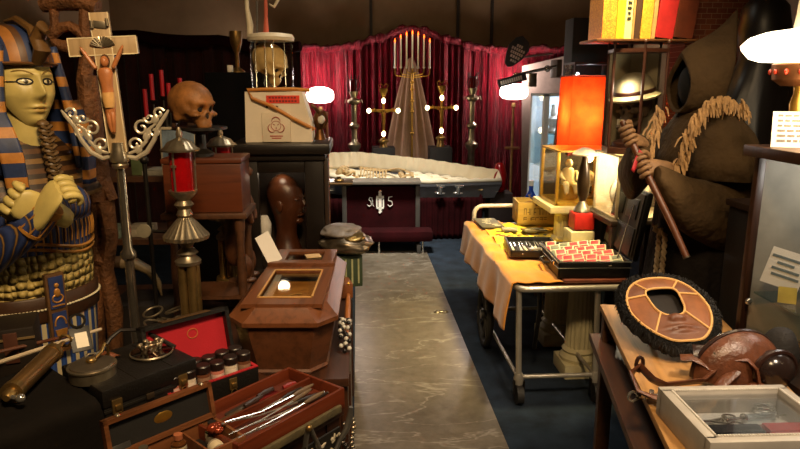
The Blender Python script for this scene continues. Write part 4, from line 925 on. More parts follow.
# ================================================================ table at the lower right corner
TB = thing('work_table', 'rough wooden table with light plank top in the lower corner', 'table', (1.02, 1.775, 0), R(-12))
PLK = wood('#a87b45', '#7a5228', .55, 'y'); DK = wood('#4a2c17', '#2a170b', .5, 'y')
iT = (Matrix.Translation((1.02, 1.775, 0)) @ Euler((0, 0, R(-12))).to_matrix().to_4x4()).inverted()
MB().box((-.015, -.105, .789), (.40, 1.03, .022), bev=.003).build('tabletop', PLK, TB); m = MB(); m.box((-.015, -.105, .763), (.36, .98, .028)); m.build('apron', DK, TB, smooth=False)
MB().box((-.045, -.12, .665), (.40, 1.08, .03), bev=.003).build('lower_shelf', DK, TB)
for x in (-.185, .155):
    for y in (-.58, .36): MB().box((x, y, .388), (.05, .05, .77), bev=.004).build('leg', DK, TB)
# fur edged leather face panel
N_ = Vector((.925, 1.745, .846)); Fp = Vector((.955, 2.13, .955)); N_ = Z(690, 351, .838); Fp = Z(650, 280, .965)
ya = (Fp-N_).normalized(); xa_ = (Z(722, 315, .89)-Z(622, 312, .89)); xa_ = (xa_-ya*xa_.dot(ya)).normalized(); za = xa_.cross(ya)
M = Matrix((xa_, ya, za)).transposed().to_4x4(); M.translation = N_.lerp(Fp, .5)
L = (Fp-N_).length/2
t = thing('leather_face_panel', 'leather face-shaped panel edged with black fur, with open eye space and moulded lips', 'wall panel', M.translation, rot=M.to_euler())
L1 = L*.98; Wd = .137; S = L/.19
def head(a, k=1.0, dx=0, dy=0):
    y = math.sin(a); x = math.cos(a); wy = Wd*(1.0 if y > 0 else 1-.3*min(1, -y*1.2))
    ex = .8 if y > 0 else .62
    return (k*wy*abs(x)**ex*(1 if x > 0 else -1)+dx, k*L1*abs(y)**(.9 if y > 0 else .75)*(1 if y > 0 else -1)+dy)
LEA = mat('#7a4824', .5, var=.25, scale=18, bump=.25); LEA2 = mat('#643a22', .5, var=.25, scale=18, bump=.25); SEAM = mat('#c99a5c', .5, var=.1)
KO = .9
def opening(a):
    y = math.sin(a); x = math.cos(a); w = .05*(1+.25*y)
    return (w*abs(x)**.55*(1 if x > 0 else -1), S*(.035+.074*abs(y)**.6*(1 if y > 0 else -1)))
segs = [(60, 120, LEA, 'forehead_piece'), (22, 60, LEA2, 'temple_piece'), (120, 158, LEA2, 'temple_piece'), (-38, 22, LEA, 'cheek_piece'), (158, 218, LEA, 'cheek_piece')]
def zc(x, y): return .02-.55*x*x+.0*y
for a0, a1, mt, nm in segs:
    def fn(u, w, a0=a0, a1=a1):
        a = R(a0+(a1-a0)*u); p = head(a, KO); q = opening(a); x = q[0]+(p[0]-q[0])*w; y = q[1]+(p[1]-q[1])*w
        return (x, y, zc(x, y)+.004*math.sin(PI*w)*math.sin(PI*u))
    MB().surf(fn, 14, 6).build(nm, mt, t, ang=80, solid=.006)
def jaw_fn(u, w):
    a = R(218+(322-218)*u); p = head(a, KO); q = opening(R(218+(322-218)*u)); x = q[0]+(p[0]-q[0])*w; y = q[1]+(p[1]-q[1])*w
    g = lambda cx, cy, sx, sy: math.exp(-((x-cx)/sx)**2-((y/S-cy)/sy)**2)
    z = zc(x, y)+.016*g(0, -.052, .02, .016)+.012*g(0, -.1, .035, .008)+.011*g(0, -.118, .03, .008)-.006*g(0, -.109, .036, .0035)+.009*g(-.016, -.062, .008, .008)+.009*g(.016, -.062, .008, .008)
    return (x, y, z)
MB().surf(jaw_fn, 44, 30).build('mouth_piece', LEA2, t, ang=80, solid=.006)
m = MB()
m.tube([(*head(2*PI*i/60, KO), zc(*head(2*PI*i/60, KO))+.004) for i in range(60)], .0042, 6, closed=True); m.tube([(*opening(2*PI*i/40), zc(*opening(2*PI*i/40))+.004) for i in range(40)], .0035, 6, closed=True)
for a in (22, 60, 120, 158, 218, 322):
    p = Vector(head(R(a), KO)); q = Vector(opening(R(a))); m.tube([(*q.lerp(p, i/5), zc(*q.lerp(p, i/5))+.005) for i in range(6)], .0034, 6)
m.build('seam', SEAM, t)
FUR = mat('#14110f', .75, var=.4, scale=40, bump=.4)
m = MB(); m.surf(lambda u, w: (*head(2*PI*u, .84+.24*w), -.004+.012*math.sin(PI*w)-.012*w+.004*math.sin(u*160)), 120, 4, cu=True)
rr = random.Random(11)
for i in range(2400):
    a = rr.uniform(0, 2*PI); k0 = rr.uniform(.86, 1.04); p = head(a, k0); q = head(a+rr.uniform(-.12, .12), k0+rr.uniform(.08, .16))
    m.tube([(*p, .004+rr.uniform(0, .008)), ((p[0]+q[0])/2, (p[1]+q[1])/2, .016+rr.uniform(-.004, .008)), (*q, rr.uniform(-.012, .008))], [.0018, .0016, .0004], 3)
m.build('fur_edge', FUR, t, ang=80)
MB().prism([head(2*PI*i/40, 1.0) for i in range(40)], .012, z=-.022).build('backing', mat('#1a130e', .8), t)
MB().tube([(0, L*.75, -.025), (0, L*.72, -.12), (0, L*.55, -.2)], .008).build('prop_foot', DARKIRON, t)
# leather horse blinder
c = Z(742, 391, .81)
t = thing('leather_blinder', 'embossed brown leather harness piece with domed eye cup and looped straps', 'harness', (c.x, c.y+.035, .802), R(8))
HL = mat('#5c3522', .32, var=.35, scale=30, bump=.6, bscale=90); HE = mat('#2b1812', .3, var=.3, bump=.3)
def shellf(u, w):
    a = -.15+u*(PI+.3); b = w*PI/2; x = .055+.13*math.cos(a)*math.sin(b)*(1 if math.cos(a) > 0 else 1.05); z = .012+.118*math.sin(max(0, min(PI, a)))*(.35+.65*math.sin(b))
    y = .065-.075*math.cos(b); return (x, y, z)
MB().surf(shellf, 30, 12).build('shell', HL, t, ang=80, solid=.008)
m = MB(); m.tube([shellf(i/30, 1) for i in range(31)], .009, 8); m.build('rolled_edge', HE, t)
m = MB(); m.ell((.105, -.01, .05), (.056, .05, .05), u=20, v=14); m.build('eye_cup', mat('#241a17', .18, var=.3, scale=14, bump=.1), t)
m = MB(); m.tube([(.105+.06*math.cos(a), -.018, .05+.05*math.sin(a)) for a in [2*PI*i/24 for i in range(24)]], .009, 8, closed=True); m.build('cup_rim', HE, t)
def strap(name, pts, r, flat=.35, mt=HL): MB().tube(pts, r, 8, flat=flat).build(name, mt, t)
strap('strap', [(.06, -.02, .015), (.0, -.05, .02), (-.12, -.06, .02), (-.26, -.05, .02), (-.30, -.02, .03), (-.30, .02, .06), (-.27, .03, .075), (-.25, .0, .05), (-.22, -.01, .035), (-.1, .0, .03), (-.04, .03, .04)], .017)
strap('strap', [(-.04, .03, .04), (-.06, .05, .055), (-.085, .07, .065), (-.11, .085, .06)], .02, .3); strap('strap', [(-.03, .01, .03), (-.02, .04, .06), (-.04, .06, .08), (-.075, .08, .075)], .024, .3, HE)
strap('strap', [(-.02, .03, .075), (.03, .0, .08), (.045, -.02, .06), (.05, -.03, .02)], .016)
strap('strap', [(-.08, -.03, .012), (-.04, -.01, .03), (.0, .0, .05)], .016); m = MB(); m.box((-.03, .05, .085), (.03, .035, .012), (R(20), R(20), 0), bev=.004); m.build('buckle', metal('#8c8070', .35), t)
MB().tube([(-.27+.01*math.cos(a), .03, .08+.02*math.sin(a)) for a in [2*PI*i/12 for i in range(12)]], .005, 6, closed=True).build('ring', HE, t)
# grey shadow box
q0 = Z(660, 388, .875); q1 = Z(762, 387, .875); q2 = Z(705, 437, .875)
ux = (q1-q0); Wb = .315; Db = .255; an = math.atan2(ux.y, ux.x)+R(1)
ctr = Vector((q0.x+.155, q0.y-.118, .8005))
t = thing('shadow_box', 'grey beaded shadow box frame with glass top holding instruments and pouches', 'shadow box', ctr, an)
GF = mat('#a8a197', .4, var=.12, bump=.1); H = .072
for a in (-1, 1):
    MB().box((0, a*(Db/2-.013), H/2), (Wb, .026, H), bev=.003).build('frame_side', GF, t); MB().box((a*(Wb/2-.013), 0, H/2), (.026, Db-.03, H), bev=.003).build('frame_side', GF, t)
m = MB()
for i in range(44): 
    x = -Wb/2+.024+(Wb-.048)*i/43
    for a in (-1, 1): m.ell((x, a*(Db/2-.024), H+.001), .0034, u=6, v=4)
for i in range(34):
    y = -Db/2+.024+(Db-.048)*i/33
    for a in (-1, 1): m.ell((a*(Wb/2-.024), y, H+.001), .0034, u=6, v=4)
m.build('beading', mat('#c4beb4', .35, var=.1, bump=0), t)
MB().box((0, 0, .006), (Wb-.03, Db-.03, .01)).build('backing', mat('#d9d5cf', .7, var=.06), t); MB().box((0, 0, H-.012), (Wb-.05, Db-.05, .003)).build('glass_pane', glass('#f4f6f8', .5), t, smooth=False)
RT = Matrix.Translation(ctr) @ Euler((0, 0, an)).to_matrix().to_4x4()
def inbox(name, label, cat, x, y, fn, rz=0, grp=None):
    o = thing(name, label, cat, RT @ Vector((x, y, .0125)), an+rz, grp); fn(o); return o
BP = mat('#2b2a2d', .7, bump=.4); RP = mat('#a8202c', .6, bump=.4)
def pouch(o, mt, w, d):
    MB().box((0, 0, .012), (w, d, .022), bev=.009).build('body', mt, o); MB().box((0, d*.18, .024), (w*.98, d*.5, .004), bev=.002).build('flap', mt, o)
inbox('pouch', 'black fabric pouch inside the grey shadow box', 'pouch', -.035, -.028, lambda o: pouch(o, BP, .12, .07)); inbox('pouch', 'red fabric pouch inside the grey shadow box', 'pouch', .082, -.025, lambda o: pouch(o, RP, .095, .07))
def syringe(o):
    MB().cyl((-.04, 0, .012), (.04, 0, .012), .009, seg=14).build('barrel', glass('#dfe6ea', .6), o); m = MB(); m.cyl((-.085, 0, .012), (-.03, 0, .012), .004); m.cyl((.04, 0, .012), (.075, 0, .012), .002); m.cyl((-.042, 0, .012), (-.036, 0, .012), .011); m.cyl((.036, 0, .012), (.045, 0, .012), .011); m.ell((-.088, 0, .012), (.006, .01, .01)); m.build('plunger', CHROME, o)
inbox('syringe', 'steel and glass syringe lying level inside the shadow box', 'syringe', .06, .055, syringe, .1)
def scissors(o):
    for g in (-1, 1):
        MB().tube([(-.09, g*.004, .006), (0, 0, .006), (.04, g*-.014, .006)], [.002, .004, .003], 6).build('blade', CHROME, o); MB().tube([(.055+.015*math.cos(a), g*-.018+.012*math.sin(a), .006) for a in [2*PI*i/12 for i in range(12)]], .0028, 6, closed=True).build('ring_handle', CHROME, o)
inbox('scissors', 'long thin steel scissors inside the shadow box near the aisle side', 'scissors', -.06, .05, scissors, 0)
inbox('steel_clip', 'small round steel clip coil at the back of the shadow box', 'clip', .09, .085, lambda o: MB().tube([(.028*math.cos(i*.5)*(1-i*.008), .018*math.sin(i*.5), .004+.0006*i) for i in range(40)], .0022, 6).build('coil', CHROME, o))
inbox('steel_clip', 'small steel ring clip beside the black pouch in the shadow box', 'clip', -.112, .01, lambda o: MB().tube([(.016*math.cos(i*.52), .013*math.sin(i*.52), .006+.001*math.sin(i)) for i in range(12)], .0028, 6, closed=True).build('coil', CHROME, o))
inbox('steel_rod', 'slim steel rod across the shadow box above the pouches', 'rod', .05, .025, lambda o: MB().tube([(-.08, 0, .006), (.08, .004, .006)], .0025, 6).build('shaft', CHROME, o))
# silver clamp
c = Z(657, 397, .812)
t = thing('silver_clamp', 'small silver screw clamp at the aisle edge of the plank table', 'clamp', (c.x, c.y, .801), R(-4))
m = MB(); m.cyl((.0, 0, .012), (-.05, 0, .012), .008); m.cyl((-.015, 0, .012), (-.015, 0, .03), .006); m.ell((-.03, 0, .014), (.012, .012, .011)); m.build('body', CHROME, t); m = MB()
m.tube([(-.062+.012*math.cos(a), 0, .012+.013*math.sin(a)) for a in [2*PI*i/12 for i in range(12)]], .004, 6, closed=True); m.build('ring', CHROME, t)
m = MB(); m.cyl((-.04, -.012, .02), (-.04, .012, .02), .006); m.build('screw', CHROME, t)
# small silver trinket box at the corner
c = Z(797, 444, .83)
t = thing('trinket_box', 'small jewelled silver box at the bottom corner of the table', 'box', (c.x+.02, c.y-.01, .8005), R(20))
MB().box((0, 0, .012), (.08, .07, .022), bev=.004).build('body', SILVER, t); m = MB()
for i in range(7):
    for j in range(6): m.ell((-.033+.011*i, -.028+.011*j, .024), .0048, u=6, v=5)
m.build('stones', metal('#d0d4d8', .1, .3), t)
m = MB(); c = Z(792, 375, .8); m.rings([[Vector((c.x-.03+.75*rx*math.cos(a)*(1+.12*math.sin(3*a)), c.y+.02+rx*.7*math.sin(a), z)) for a in [2*PI*i/18 for i in range(18)]] for rx, z in ((.05, .8015), (.075, .83), (.07, .88), (.05, .92), (.02, .935))])
tag(m.build('dark_bundle', mat('#17110d', .8, bump=.6), sub=1), 'dark lumpy bundle between the leather harness and the edge cabinet', 'bundle')
# ================================================================ left: sarcophagus figure
PY = R(54); PLoc = Vector((-1.10, 2.18, 0)); PS = .965
t = thing('pharaoh_figure', 'life-size painted pharaoh coffin figure in blue and gold striped headdress', 'statue', PLoc, PY); t.scale = (PS,)*3
pinv = (Matrix.Translation(PLoc) @ Euler((0, 0, PY)).to_matrix().to_4x4() @ Matrix.Scale(PS, 4)).inverted()
SKN = mat('#c2b06a', .45, var=.16, scale=9, bump=.12); BLUE = mat('#27376b', .5, var=.3, scale=14, bump=.2); GLD = mat('#b07a35', .4, .3, var=.3, scale=16, bump=.2); DBR = mat('#3a2312', .5, var=.3, bump=.2); KOHL = mat('#15100d', .6, bump=0)
n = NT('scale_relief'); v = n.co((1, 1, 1)); vo = n.n('ShaderNodeTexVoronoi'); n.l(v, vo.inputs['Vector']); vo.inputs['Scale'].default_value = 34; vo.inputs['Randomness'].default_value = .35
n.bsdf(n.ramp(n.noise(v, 8), [(.3, '#a08a48'), (.7, '#c4ad66')]), .5, 0, n.bump(n.ramp(vo.outputs['Distance'], [(.0, (1, 1, 1)), (.35, (.8, .8, .8)), (.75, (0, 0, 0))]), 1., .03)); SCALES = n.m
n = NT('feather_blue'); tc = n.n('ShaderNodeTexCoord'); v = n.co((1, 1, .12)); wv = n.n('ShaderNodeTexWave'); wv.bands_direction = 'X'; n.l(v, wv.inputs['Vector']); wv.inputs['Scale'].default_value = 14; wv.inputs['Distortion'].default_value = 1.2
n.bsdf(n.ramp(wv.outputs['Fac'], [(0, '#8a6636'), (.07, '#3a2c1c'), (.14, '#202b50'), (1, '#2f3d6b')]), .45, 0, n.bump(wv.outputs['Fac'], .5, .006)); FEATH = n.m
n = NT('skirt_stripes'); v = n.co((1, 1, .05)); wv = n.n('ShaderNodeTexWave'); n.l(v, wv.inputs['Vector']); wv.inputs['Scale'].default_value = 9; wv.inputs['Distortion'].default_value = .6
n.bsdf(n.ramp(wv.outputs['Fac'], [(0, '#b9ab86'), (.35, '#b9ab86'), (.4, '#2c4a8a'), (.75, '#24376a'), (1, '#2c4a8a')]), .5, 0, n.bump(wv.outputs['Fac'], .2, .004)); SKIRT = n.m
def pe(z, rx, ry, y=0, n_=48): return [Vector((.84*rx*math.cos(a), y+.92*ry*math.sin(a), z)) for a in [2*PI*i/n_ for i in range(n_)]]
MB().rings([pe(.005, .19, .19), pe(.1, .185, .19), pe(.12, .15, .15), pe(.4, .17, .14), pe(.7, .215, .15), pe(.885, .232, .158)]).build('skirt', SKIRT, t)
m = MB(); m.rings([pe(.87, .238, .163), pe(.875, .242, .167), pe(.955, .242, .167), pe(.96, .238, .163)]); bl = m.build('belt', DBR, t); m = MB()
for i in range(110):
    a = 2*PI*i/110; m.ell((.205*math.cos(a), .1555*math.sin(a), .918), (.0055, .0055, .004), u=6, v=4)
m.build('beads', mat('#cfc5a2', .4, bump=0), bl)
MB().rings([pe(.955, .226, .152), pe(1.0, .232, .158), pe(1.06, .232, .16), pe(1.12, .226, .155)]).build('waist', SCALES, t)
MB().rings([pe(1.105, .232, .16), pe(1.18, .240, .166), pe(1.26, .243, .166), pe(1.36, .236, .155), pe(1.43, .2, .13), pe(1.47, .12, .1)]).build('feather_wrap', FEATH, t)
m = MB()
for z, rx, ry in ((1.108, .236, .164), (1.128, .239, .167)): m.tube([(p.x, p.y, p.z+.022*math.sin(math.atan2(p.y, p.x)*2)) for p in pe(z, rx, ry)], .006, 6, closed=True)
for k in range(26):
    a = R(180+7*k); m.tube([(.2024*math.cos(a), .1555*math.sin(a), 1.135), (.2075*math.cos(a), .159*math.sin(a), 1.17), (.206*math.cos(a), .156*math.sin(a), 1.2)], .003, 5)
m.build('gold_border', GLD, t)
COLL = stripes(['#5a3a1c', '#2c1c10', '#7a5a2c', '#2c1c10'], 'z', 16, .5, .3)
def coll(u, w):
    a = R(180+180*u); z = 1.50-.20*w; s = .085+.16*w**.8; return (s*1.0*math.cos(a), -.0+s*.72*math.sin(a)-.01, z-.02*math.sin(PI*u)*w)
MB().surf(coll, 40, 10).build('broad_collar', COLL, t, ang=80, solid=.008)
# head
FC = Vector((0, -.02, 1.655))
def fpt(x, z):
    """front surface of the face at local x and height above face centre"""
    w = .088*(1-.0*z); h = .138; q = 1-(x/w)**2*(1 if z > -.03 else 1+(-.03-z)*5.5)-(z/h)**2*.9
    d = .085*math.sqrt(max(0, q)) if q > 0 else 0
    g = lambda cx, cz, sx, sz: math.exp(-((x-cx)/sx)**2-((z-cz)/sz)**2)
    d += .030*g(0, -.022, .0135, .022)+.016*g(0, .012, .011, .032)+.007*g(.013, -.032, .01, .01)+.007*g(-.013, -.032, .01, .01)
    d += .010*g(0, -.066, .026, .0065)+.011*g(0, -.08, .021, .007)-.006*g(0, -.0735, .028, .0028)+.012*g(0, -.112, .026, .018)
    d -= .011*g(.036, .015, .021, .014)+.011*g(-.036, .015, .021, .014); d += .007*g(.036, .037, .03, .008)+.007*g(-.036, .037, .03, .008)+.006*g(.045, -.03, .022, .022)+.006*g(-.045, -.03, .022, .022)
    d += .008*g(.036, .014, .015, .008)+.008*g(-.036, .014, .015, .008)
    return -d
def face(u, w):
    x = (u-.5)*2; z = (w-.5)*2; x_ = x*math.sqrt(max(0, 1-z*z*.5)); z_ = z*math.sqrt(max(0, 1-x*x*.5))
    X = x_*.0875*(1-.27*max(0, -z_)**1.8); Zz = z_*.134
    return (FC.x+X, FC.y+fpt(X, Zz), FC.z+Zz)
MB().surf(face, 60, 70).build('face', SKN, t, ang=80)
MB().ell((0, .02, 1.66), (.09, .1, .13), u=20, v=14).build('head', SKN, t); MB().cyl((0, .01, 1.42), (0, .0, 1.6), .07, .06, 20).build('neck', SKN, t)
def fp(x, z, off=.002): return Vector((FC.x+x, FC.y+fpt(x, z)-off, FC.z+z))
for g in (-1, 1):
    cx_, cz_ = g*.036, .014
    MB().surf(lambda u, w: fp(cx_+.0165*w*math.cos(2*PI*u)*1.1, cz_+.0075*w*math.sin(2*PI*u), .0012), 20, 3, cu=True).build('eye_white', mat('#d3c79a', .3, bump=0), t, ang=80)
    MB().surf(lambda u, w: fp(cx_+.002+.0066*w*math.cos(2*PI*u), cz_+.0066*w*math.sin(2*PI*u), .0022), 16, 2, cu=True).build('iris', mat('#4f4a38', .25, bump=0), t, ang=80)
    MB().surf(lambda u, w: fp(cx_+.002+.003*w*math.cos(2*PI*u), cz_+.003*w*math.sin(2*PI*u), .003), 12, 2, cu=True).build('pupil', KOHL, t, ang=80)
    m = MB(); m.tube([fp(cx_+.0195*math.cos(2*PI*i/20), cz_+.0093*math.sin(2*PI*i/20), .001) for i in range(20)], .003, 6, closed=True)
    m.tube([fp(g*(.055+.025*i/5), cz_-.001+.0*i, .0012) for i in range(6)], [.0026]*5+[.0012], 6); m.build('eye_liner', KOHL, t)
    MB().tube([fp(g*(.014+.052*i/8), .036+.012*math.sin(i/8*PI*.8), .0008) for i in range(9)], [.0015]+[.0028]*7+[.001], 6).build('eyebrow', mat('#8a7038', .6), t)
    MB().ell((g*.092, -.0, 1.64), (.012, .022, .034), (0, 0, g*.4)).build('ear', SKN, t)
MB().surf(lambda u, w: fp(-.022+.044*u, -.0735+(w-.5)*.022*math.sin(PI*u)**.7, .0007), 16, 6).build('lips', mat('#a08340', .5, bump=0), t, ang=80)
NEM = stripes(['#24355f', '#b97c36'], 'z', 13, .5, .25, edges=[0, .58], off=.1); NEMX = stripes(['#24355f', '#a86f33', '#5a3a1e'], 'x', 11, .5, .25, edges=[0, .5, .78], off=.25)
def cap(u, w):
    a = 2*PI*u; e = w*PI/2; z = 1.715+.135*math.sin(e)-.05*(1-math.sin(e))*max(0, math.sin(a)); r = math.cos(e)**.75
    return (.113*r*math.cos(a), .02+(.14 if math.sin(a) > 0 else .128)*r*math.sin(a), z)
MB().surf(cap, 48, 14, cu=True).build('headdress_crown', NEMX, t, ang=80)
m = MB(); m.tube([(.112*math.cos(a), .02+.127*math.sin(a), 1.724) for a in [R(175+190*i/30) for i in range(31)]], .013, 8, flat=.45); m.build('brow_band', mat('#6b4522', .5, var=.3, bump=.2), t)
def sides(u, w):
    a = R(-50+280*u); z = 1.78-.40*w; k = math.sin(min(1, w*1.25)*PI/2); rx = .118+.045*k; ry = .13+.02*k-.03*w
    return (rx*math.cos(a), .03+ry*math.sin(a)-.05*w*w, z)
MB().surf(sides, 44, 16).build('headdress_side', NEM, t, ang=80, solid=.022)
for g in (-1, 1):
    def lap(u, w, g=g):
        x = g*(.105+.06*u*(1-.2*w)-.01*w); z = 1.60-.27*w; return (x, -.07-.085*math.sin(min(1, w*1.5)*PI/2)+.035*u, z)
    MB().surf(lap, 8, 14).build('lappet', NEM, t, ang=80, solid=.022)
m = MB(); q = [Vector((0, -.112, 1.728)), Vector((0, -.15, 1.765)), Vector((0, -.128, 1.80)), Vector((0, -.165, 1.835)), Vector((0, -.19, 1.815))]
m.tube(q, [.017, .026, .024, .019, .008], 10); m.tube([(0, -.12, 1.79), (.005, -.09, 1.83), (-.004, -.03, 1.862), (0, .05, 1.86)], [.016, .014, .013, .006], 8); m.build('cobra', mat('#5c4120', .45, var=.3, bump=.3), t)
m = MB()
for i in range(12):
    f = i/11; m.ell((0, -.103-.052*f, 1.535-.235*f), (.020+.006*f, .018+.004*f, .0135), (.25, 0, 0), u=12, v=6)
for i in range(11):
    f = (i+.5)/11
    for g in (-1, 1): m.tube([(0, -.123-.054*f, 1.53-.235*f), (g*.018, -.118-.053*f, 1.54-.235*f)], .006, 5)
m.build('braided_beard', mat('#5b4424', .5, var=.3, bump=.2), t)
for o in t.children:
    if o.name.split('.')[0] in ('face', 'head', 'neck', 'eye_white', 'iris', 'pupil', 'eye_liner', 'eyebrow', 'ear', 'lips', 'headdress_crown', 'brow_band', 'headdress_side', 'lappet', 'cobra', 'braided_beard'): o.location = (0, -.045, 0)
# crossed arms
H_A = pinv @ P(66, 193, 1.93); H_B = pinv @ P(18, 200, 1.93)
def rodT(p, x, z): 
    x = Vector(x).normalized(); z = Vector(z); z = (z-x*x.dot(z)).normalized(); y = z.cross(x); M = Matrix((x, y, z)).transposed().to_4x4(); M.translation = p; return M
WA = pinv @ P(38, 222, 1.93); WB = pinv @ P(46, 212, 1.97)
def sleeve2(a, b, c):
    MB().tube([a, a.lerp(b, .5), b, b.lerp(c, .5), c], [.032, .038, .046, .055, .06], 16).build('forearm', FEATH, t)
    m = MB(); d = (b-a).normalized()
    m.tube([a-d*.012, a+d*.004, a+d*.02], [.036, .041, .036], 16); m.tube([a+d*.085, a+d*.095], [.046, .046], 16)
    for k in range(9):
        u_ = d.cross(Vector((0, 0, 1))).normalized(); w_ = d.cross(u_); an_ = k*2*PI/9; r_ = u_*math.cos(an_)+w_*math.sin(an_); m.tube([a+d*.02+r_*.037, a+d*.085+r_*.044], .0035, 5)
    m.build('cuff', GLD, t)
sleeve2(H_A.lerp(WA, .55), WA, WA+(WA-H_A)*1.6+Vector((0, .08, .0)))
sleeve2(H_B.lerp(WB, .8)+Vector((0, -.01, 0)), WB+Vector((.04, .03, 0)), WB+Vector((.15, .10, .0)))
grip_hand(rodT(H_A, WA-H_A, (.5, 0, 1)), .016, SKN, t, 1.3, wrist=(.11, .0, 0)); grip_hand(rodT(H_B, WB-H_B, (.25, 0, -1)), .016, SKN, t, 1.3, wrist=(.11, .0, 0))
c = pinv @ P(56, 305, 1.97)
ang_ = math.atan2(c.y/.165**2, c.x/.24**2); ap = Vector((.206*math.cos(ang_), .158*math.sin(ang_), 0)); nr = math.atan2(math.cos(ang_)/.24*1, -math.sin(ang_)/.165)
AT = Matrix.Translation((ap.x, ap.y, 0)) @ Euler((0, 0, math.atan2(math.sin(ang_)/.165, math.cos(ang_)/.24)+PI/2)).to_matrix().to_4x4()
m = MB(); m.box((0, -.004, .9), (.062, .02, .28), bev=.003, T=AT); pn = m.build('apron_panel', mat('#5a3d1e', .5, var=.3), t)
m = MB()
m.box((0, -.016, .975), (.046, .006, .11), T=AT); m.box((0, -.016, .845), (.046, .006, .12), T=AT); m.build('blue_inlay', BLUE, pn)
m = MB(); m.ell((0, -.02, 1.0), (.008, .006, .009), T=AT); m.ell((0, -.02, .975), (.011, .006, .016), T=AT); m.tube([AT @ Vector((.017*math.cos(a), -.02, .955+.014*math.sin(a))) for a in [2*PI*i/16 for i in range(16)]], .003, 6, closed=True); m.box((0, -.02, .93), (.04, .006, .004), T=AT)
m.build('gold_glyph', GLD, pn); m = MB()
m.tube([AT @ Vector((.018*math.cos(a), -.02, .86+.03*math.sin(a))) for a in [PI*i/12 for i in range(13)]], .003, 6); m.box((0, -.02, .83), (.028, .006, .03), T=AT, taper=1.4); m.build('gold_glyph', GLD, pn)

# ================================================================ altar crucifix on scroll stand
YX = 2.04; a = P(109, 12, YX); b = P(119, 152, YX)
t = thing('altar_crucifix', 'tan wooden crucifix on tall silver scroll-armed stand beside the pharaoh', 'crucifix', (b.x, YX, 0), 0)
tilt = R(3.2); KT = Trs((0, 0, b.z), (R(-2), -tilt, R(6)))
WD = wood('#a98f6a', '#8a7250', .45, 'z', 1, .08); EDG = mat('#d8c8a2', .5)
hh = (a.z-b.z)
MB().box((0, 0, hh/2), (.052, .022, hh), bev=.002, T=KT).build('upright', WD, t); zc_ = hh*.765
MB().box((0, -.001, zc_), (.194, .022, .05), bev=.002, T=KT).build('crossbar', WD, t)
m = MB()
for g in (-1, 1): m.box((g*.0255, -.0115, hh/2), (.003, .002, hh), T=KT); m.box((0, -.0122, zc_+g*.0255), (.194, .002, .003), T=KT); m.box((g*.0965, -.0122, zc_), (.003, .002, .052), T=KT)
m.build('pale_edge', EDG, t)
m = MB()
for k in range(11):
    an_ = R(20+14*k); m.tube([KT @ Vector((0, -.014, zc_-.005)), KT @ Vector((.024*math.cos(an_), -.016, zc_-.005+.02*math.sin(an_))), KT @ Vector((.036*math.cos(an_), -.014, zc_-.005+.032*math.sin(an_)))], [.001, .0035, .0045], 6)
m.build('halo_shell', SILVER, t)
m = MB(); m.box((0, -.014, zc_+.062), (.04, .004, .02), (0, R(8), 0), bev=.003, T=KT); m.cyl(KT @ Vector((-.022, -.016, zc_+.052)), KT @ Vector((-.022, -.016, zc_+.074)), .005); m.cyl(KT @ Vector((.022, -.016, zc_+.056)), KT @ Vector((.022, -.016, zc_+.078)), .005); m.build('scroll_plate', SILVER, t)
CORP = mat('#a8683a', .42, var=.2, scale=30, bump=.1)
fo = figure_on_cross(t, .25, CORP, -.028, zc_-.262, sp=.25); fo.matrix_local = KT
m = MB(); m.rings([[KT @ Vector((rx*math.cos(q), -.03+ry*math.sin(q), z)) for q in [2*PI*i/14 for i in range(14)]] for rx, ry, z in ((.015, .016, zc_-.262+.08), (.0185, .018, zc_-.262+.1), (.0195, .0175, zc_-.262+.125))]); m.build('loincloth', mat('#c79a5c', .5), t)
m = MB(); m.ell(KT @ Vector((.003, -.022, zc_-.043)), (.0135, .015, .0185)); m.build('hair', mat('#4a2c14', .6), t)
m = MB(); m.lathe([(.028, -.01), (.03, 0), (.022, .03), (.02, .05)], (0, 0, b.z-.02), 16); m.lathe([(.022, -.03), (.026, -.02), (.02, -.01)], (0, 0, b.z-.02), 16); m.build('socket', SILVER, t)
pb = P(128, 340, YX)
m = MB(); m.lathe([(.1, .0), (.1, .02), (.06, .06), (.03, .12), (.016, .2), (.0145, 1.05), (.025, 1.06), (.025, 1.075), (.0145, 1.09), (.0135, b.z-.03)], seg=20); m.build('pole', metal('#8f8678', .16, .3), t)
def curl(c, r0, a0, turns, k=16): return [(c[0]+r0*(1-.75*i/k)*math.cos(a0+turns*2*PI*i/k), 0, c[1]+r0*(1-.75*i/k)*math.sin(a0+turns*2*PI*i/k)) for i in range(k+1)]
SV = mat('#c6bca6', .35, .45, var=.2, bump=.1)
for g in (-1, 1):
    m = MB(); z0 = b.z-.012
    main = [(g*.015, 0, z0), (g*.05, 0, z0-.008), (g*.085, 0, z0+.012), (g*.11, 0, z0+.05), (g*.125, 0, z0+.09), (g*.15, 0, z0+.125), (g*.16, 0, z0+.14)]
    m.tube(main, [.007, .008, .008, .007, .007, .006, .003], 7); m.tube([(g*.03, 0, z0+.008), (g*.06, 0, z0+.018), (g*.085, 0, z0+.045), (g*.095, 0, z0+.08), (g*.12, 0, z0+.1)], [.004, .006, .006, .006, .003], 7)
    for cx_, cz_, r_, a_ in ((.05, .035, .022, 0), (.075, .085, .024, 1.2), (.115, .075, .018, 2.2), (.13, .13, .018, .4), (.1, .115, .016, 3)): m.tube([(g*x, y, z0+z) for x, y, z in curl((cx_, cz_), r_, a_, 1.1)], .0042, 6)
    for cx_, cz_ in ((.088, .06), (.118, .112), (.06, .02)): m.ell((g*cx_, 0, z0+cz_), (.011, .006, .015), (0, g*.5, 0))
    m.build('scroll_arm', SV, t)

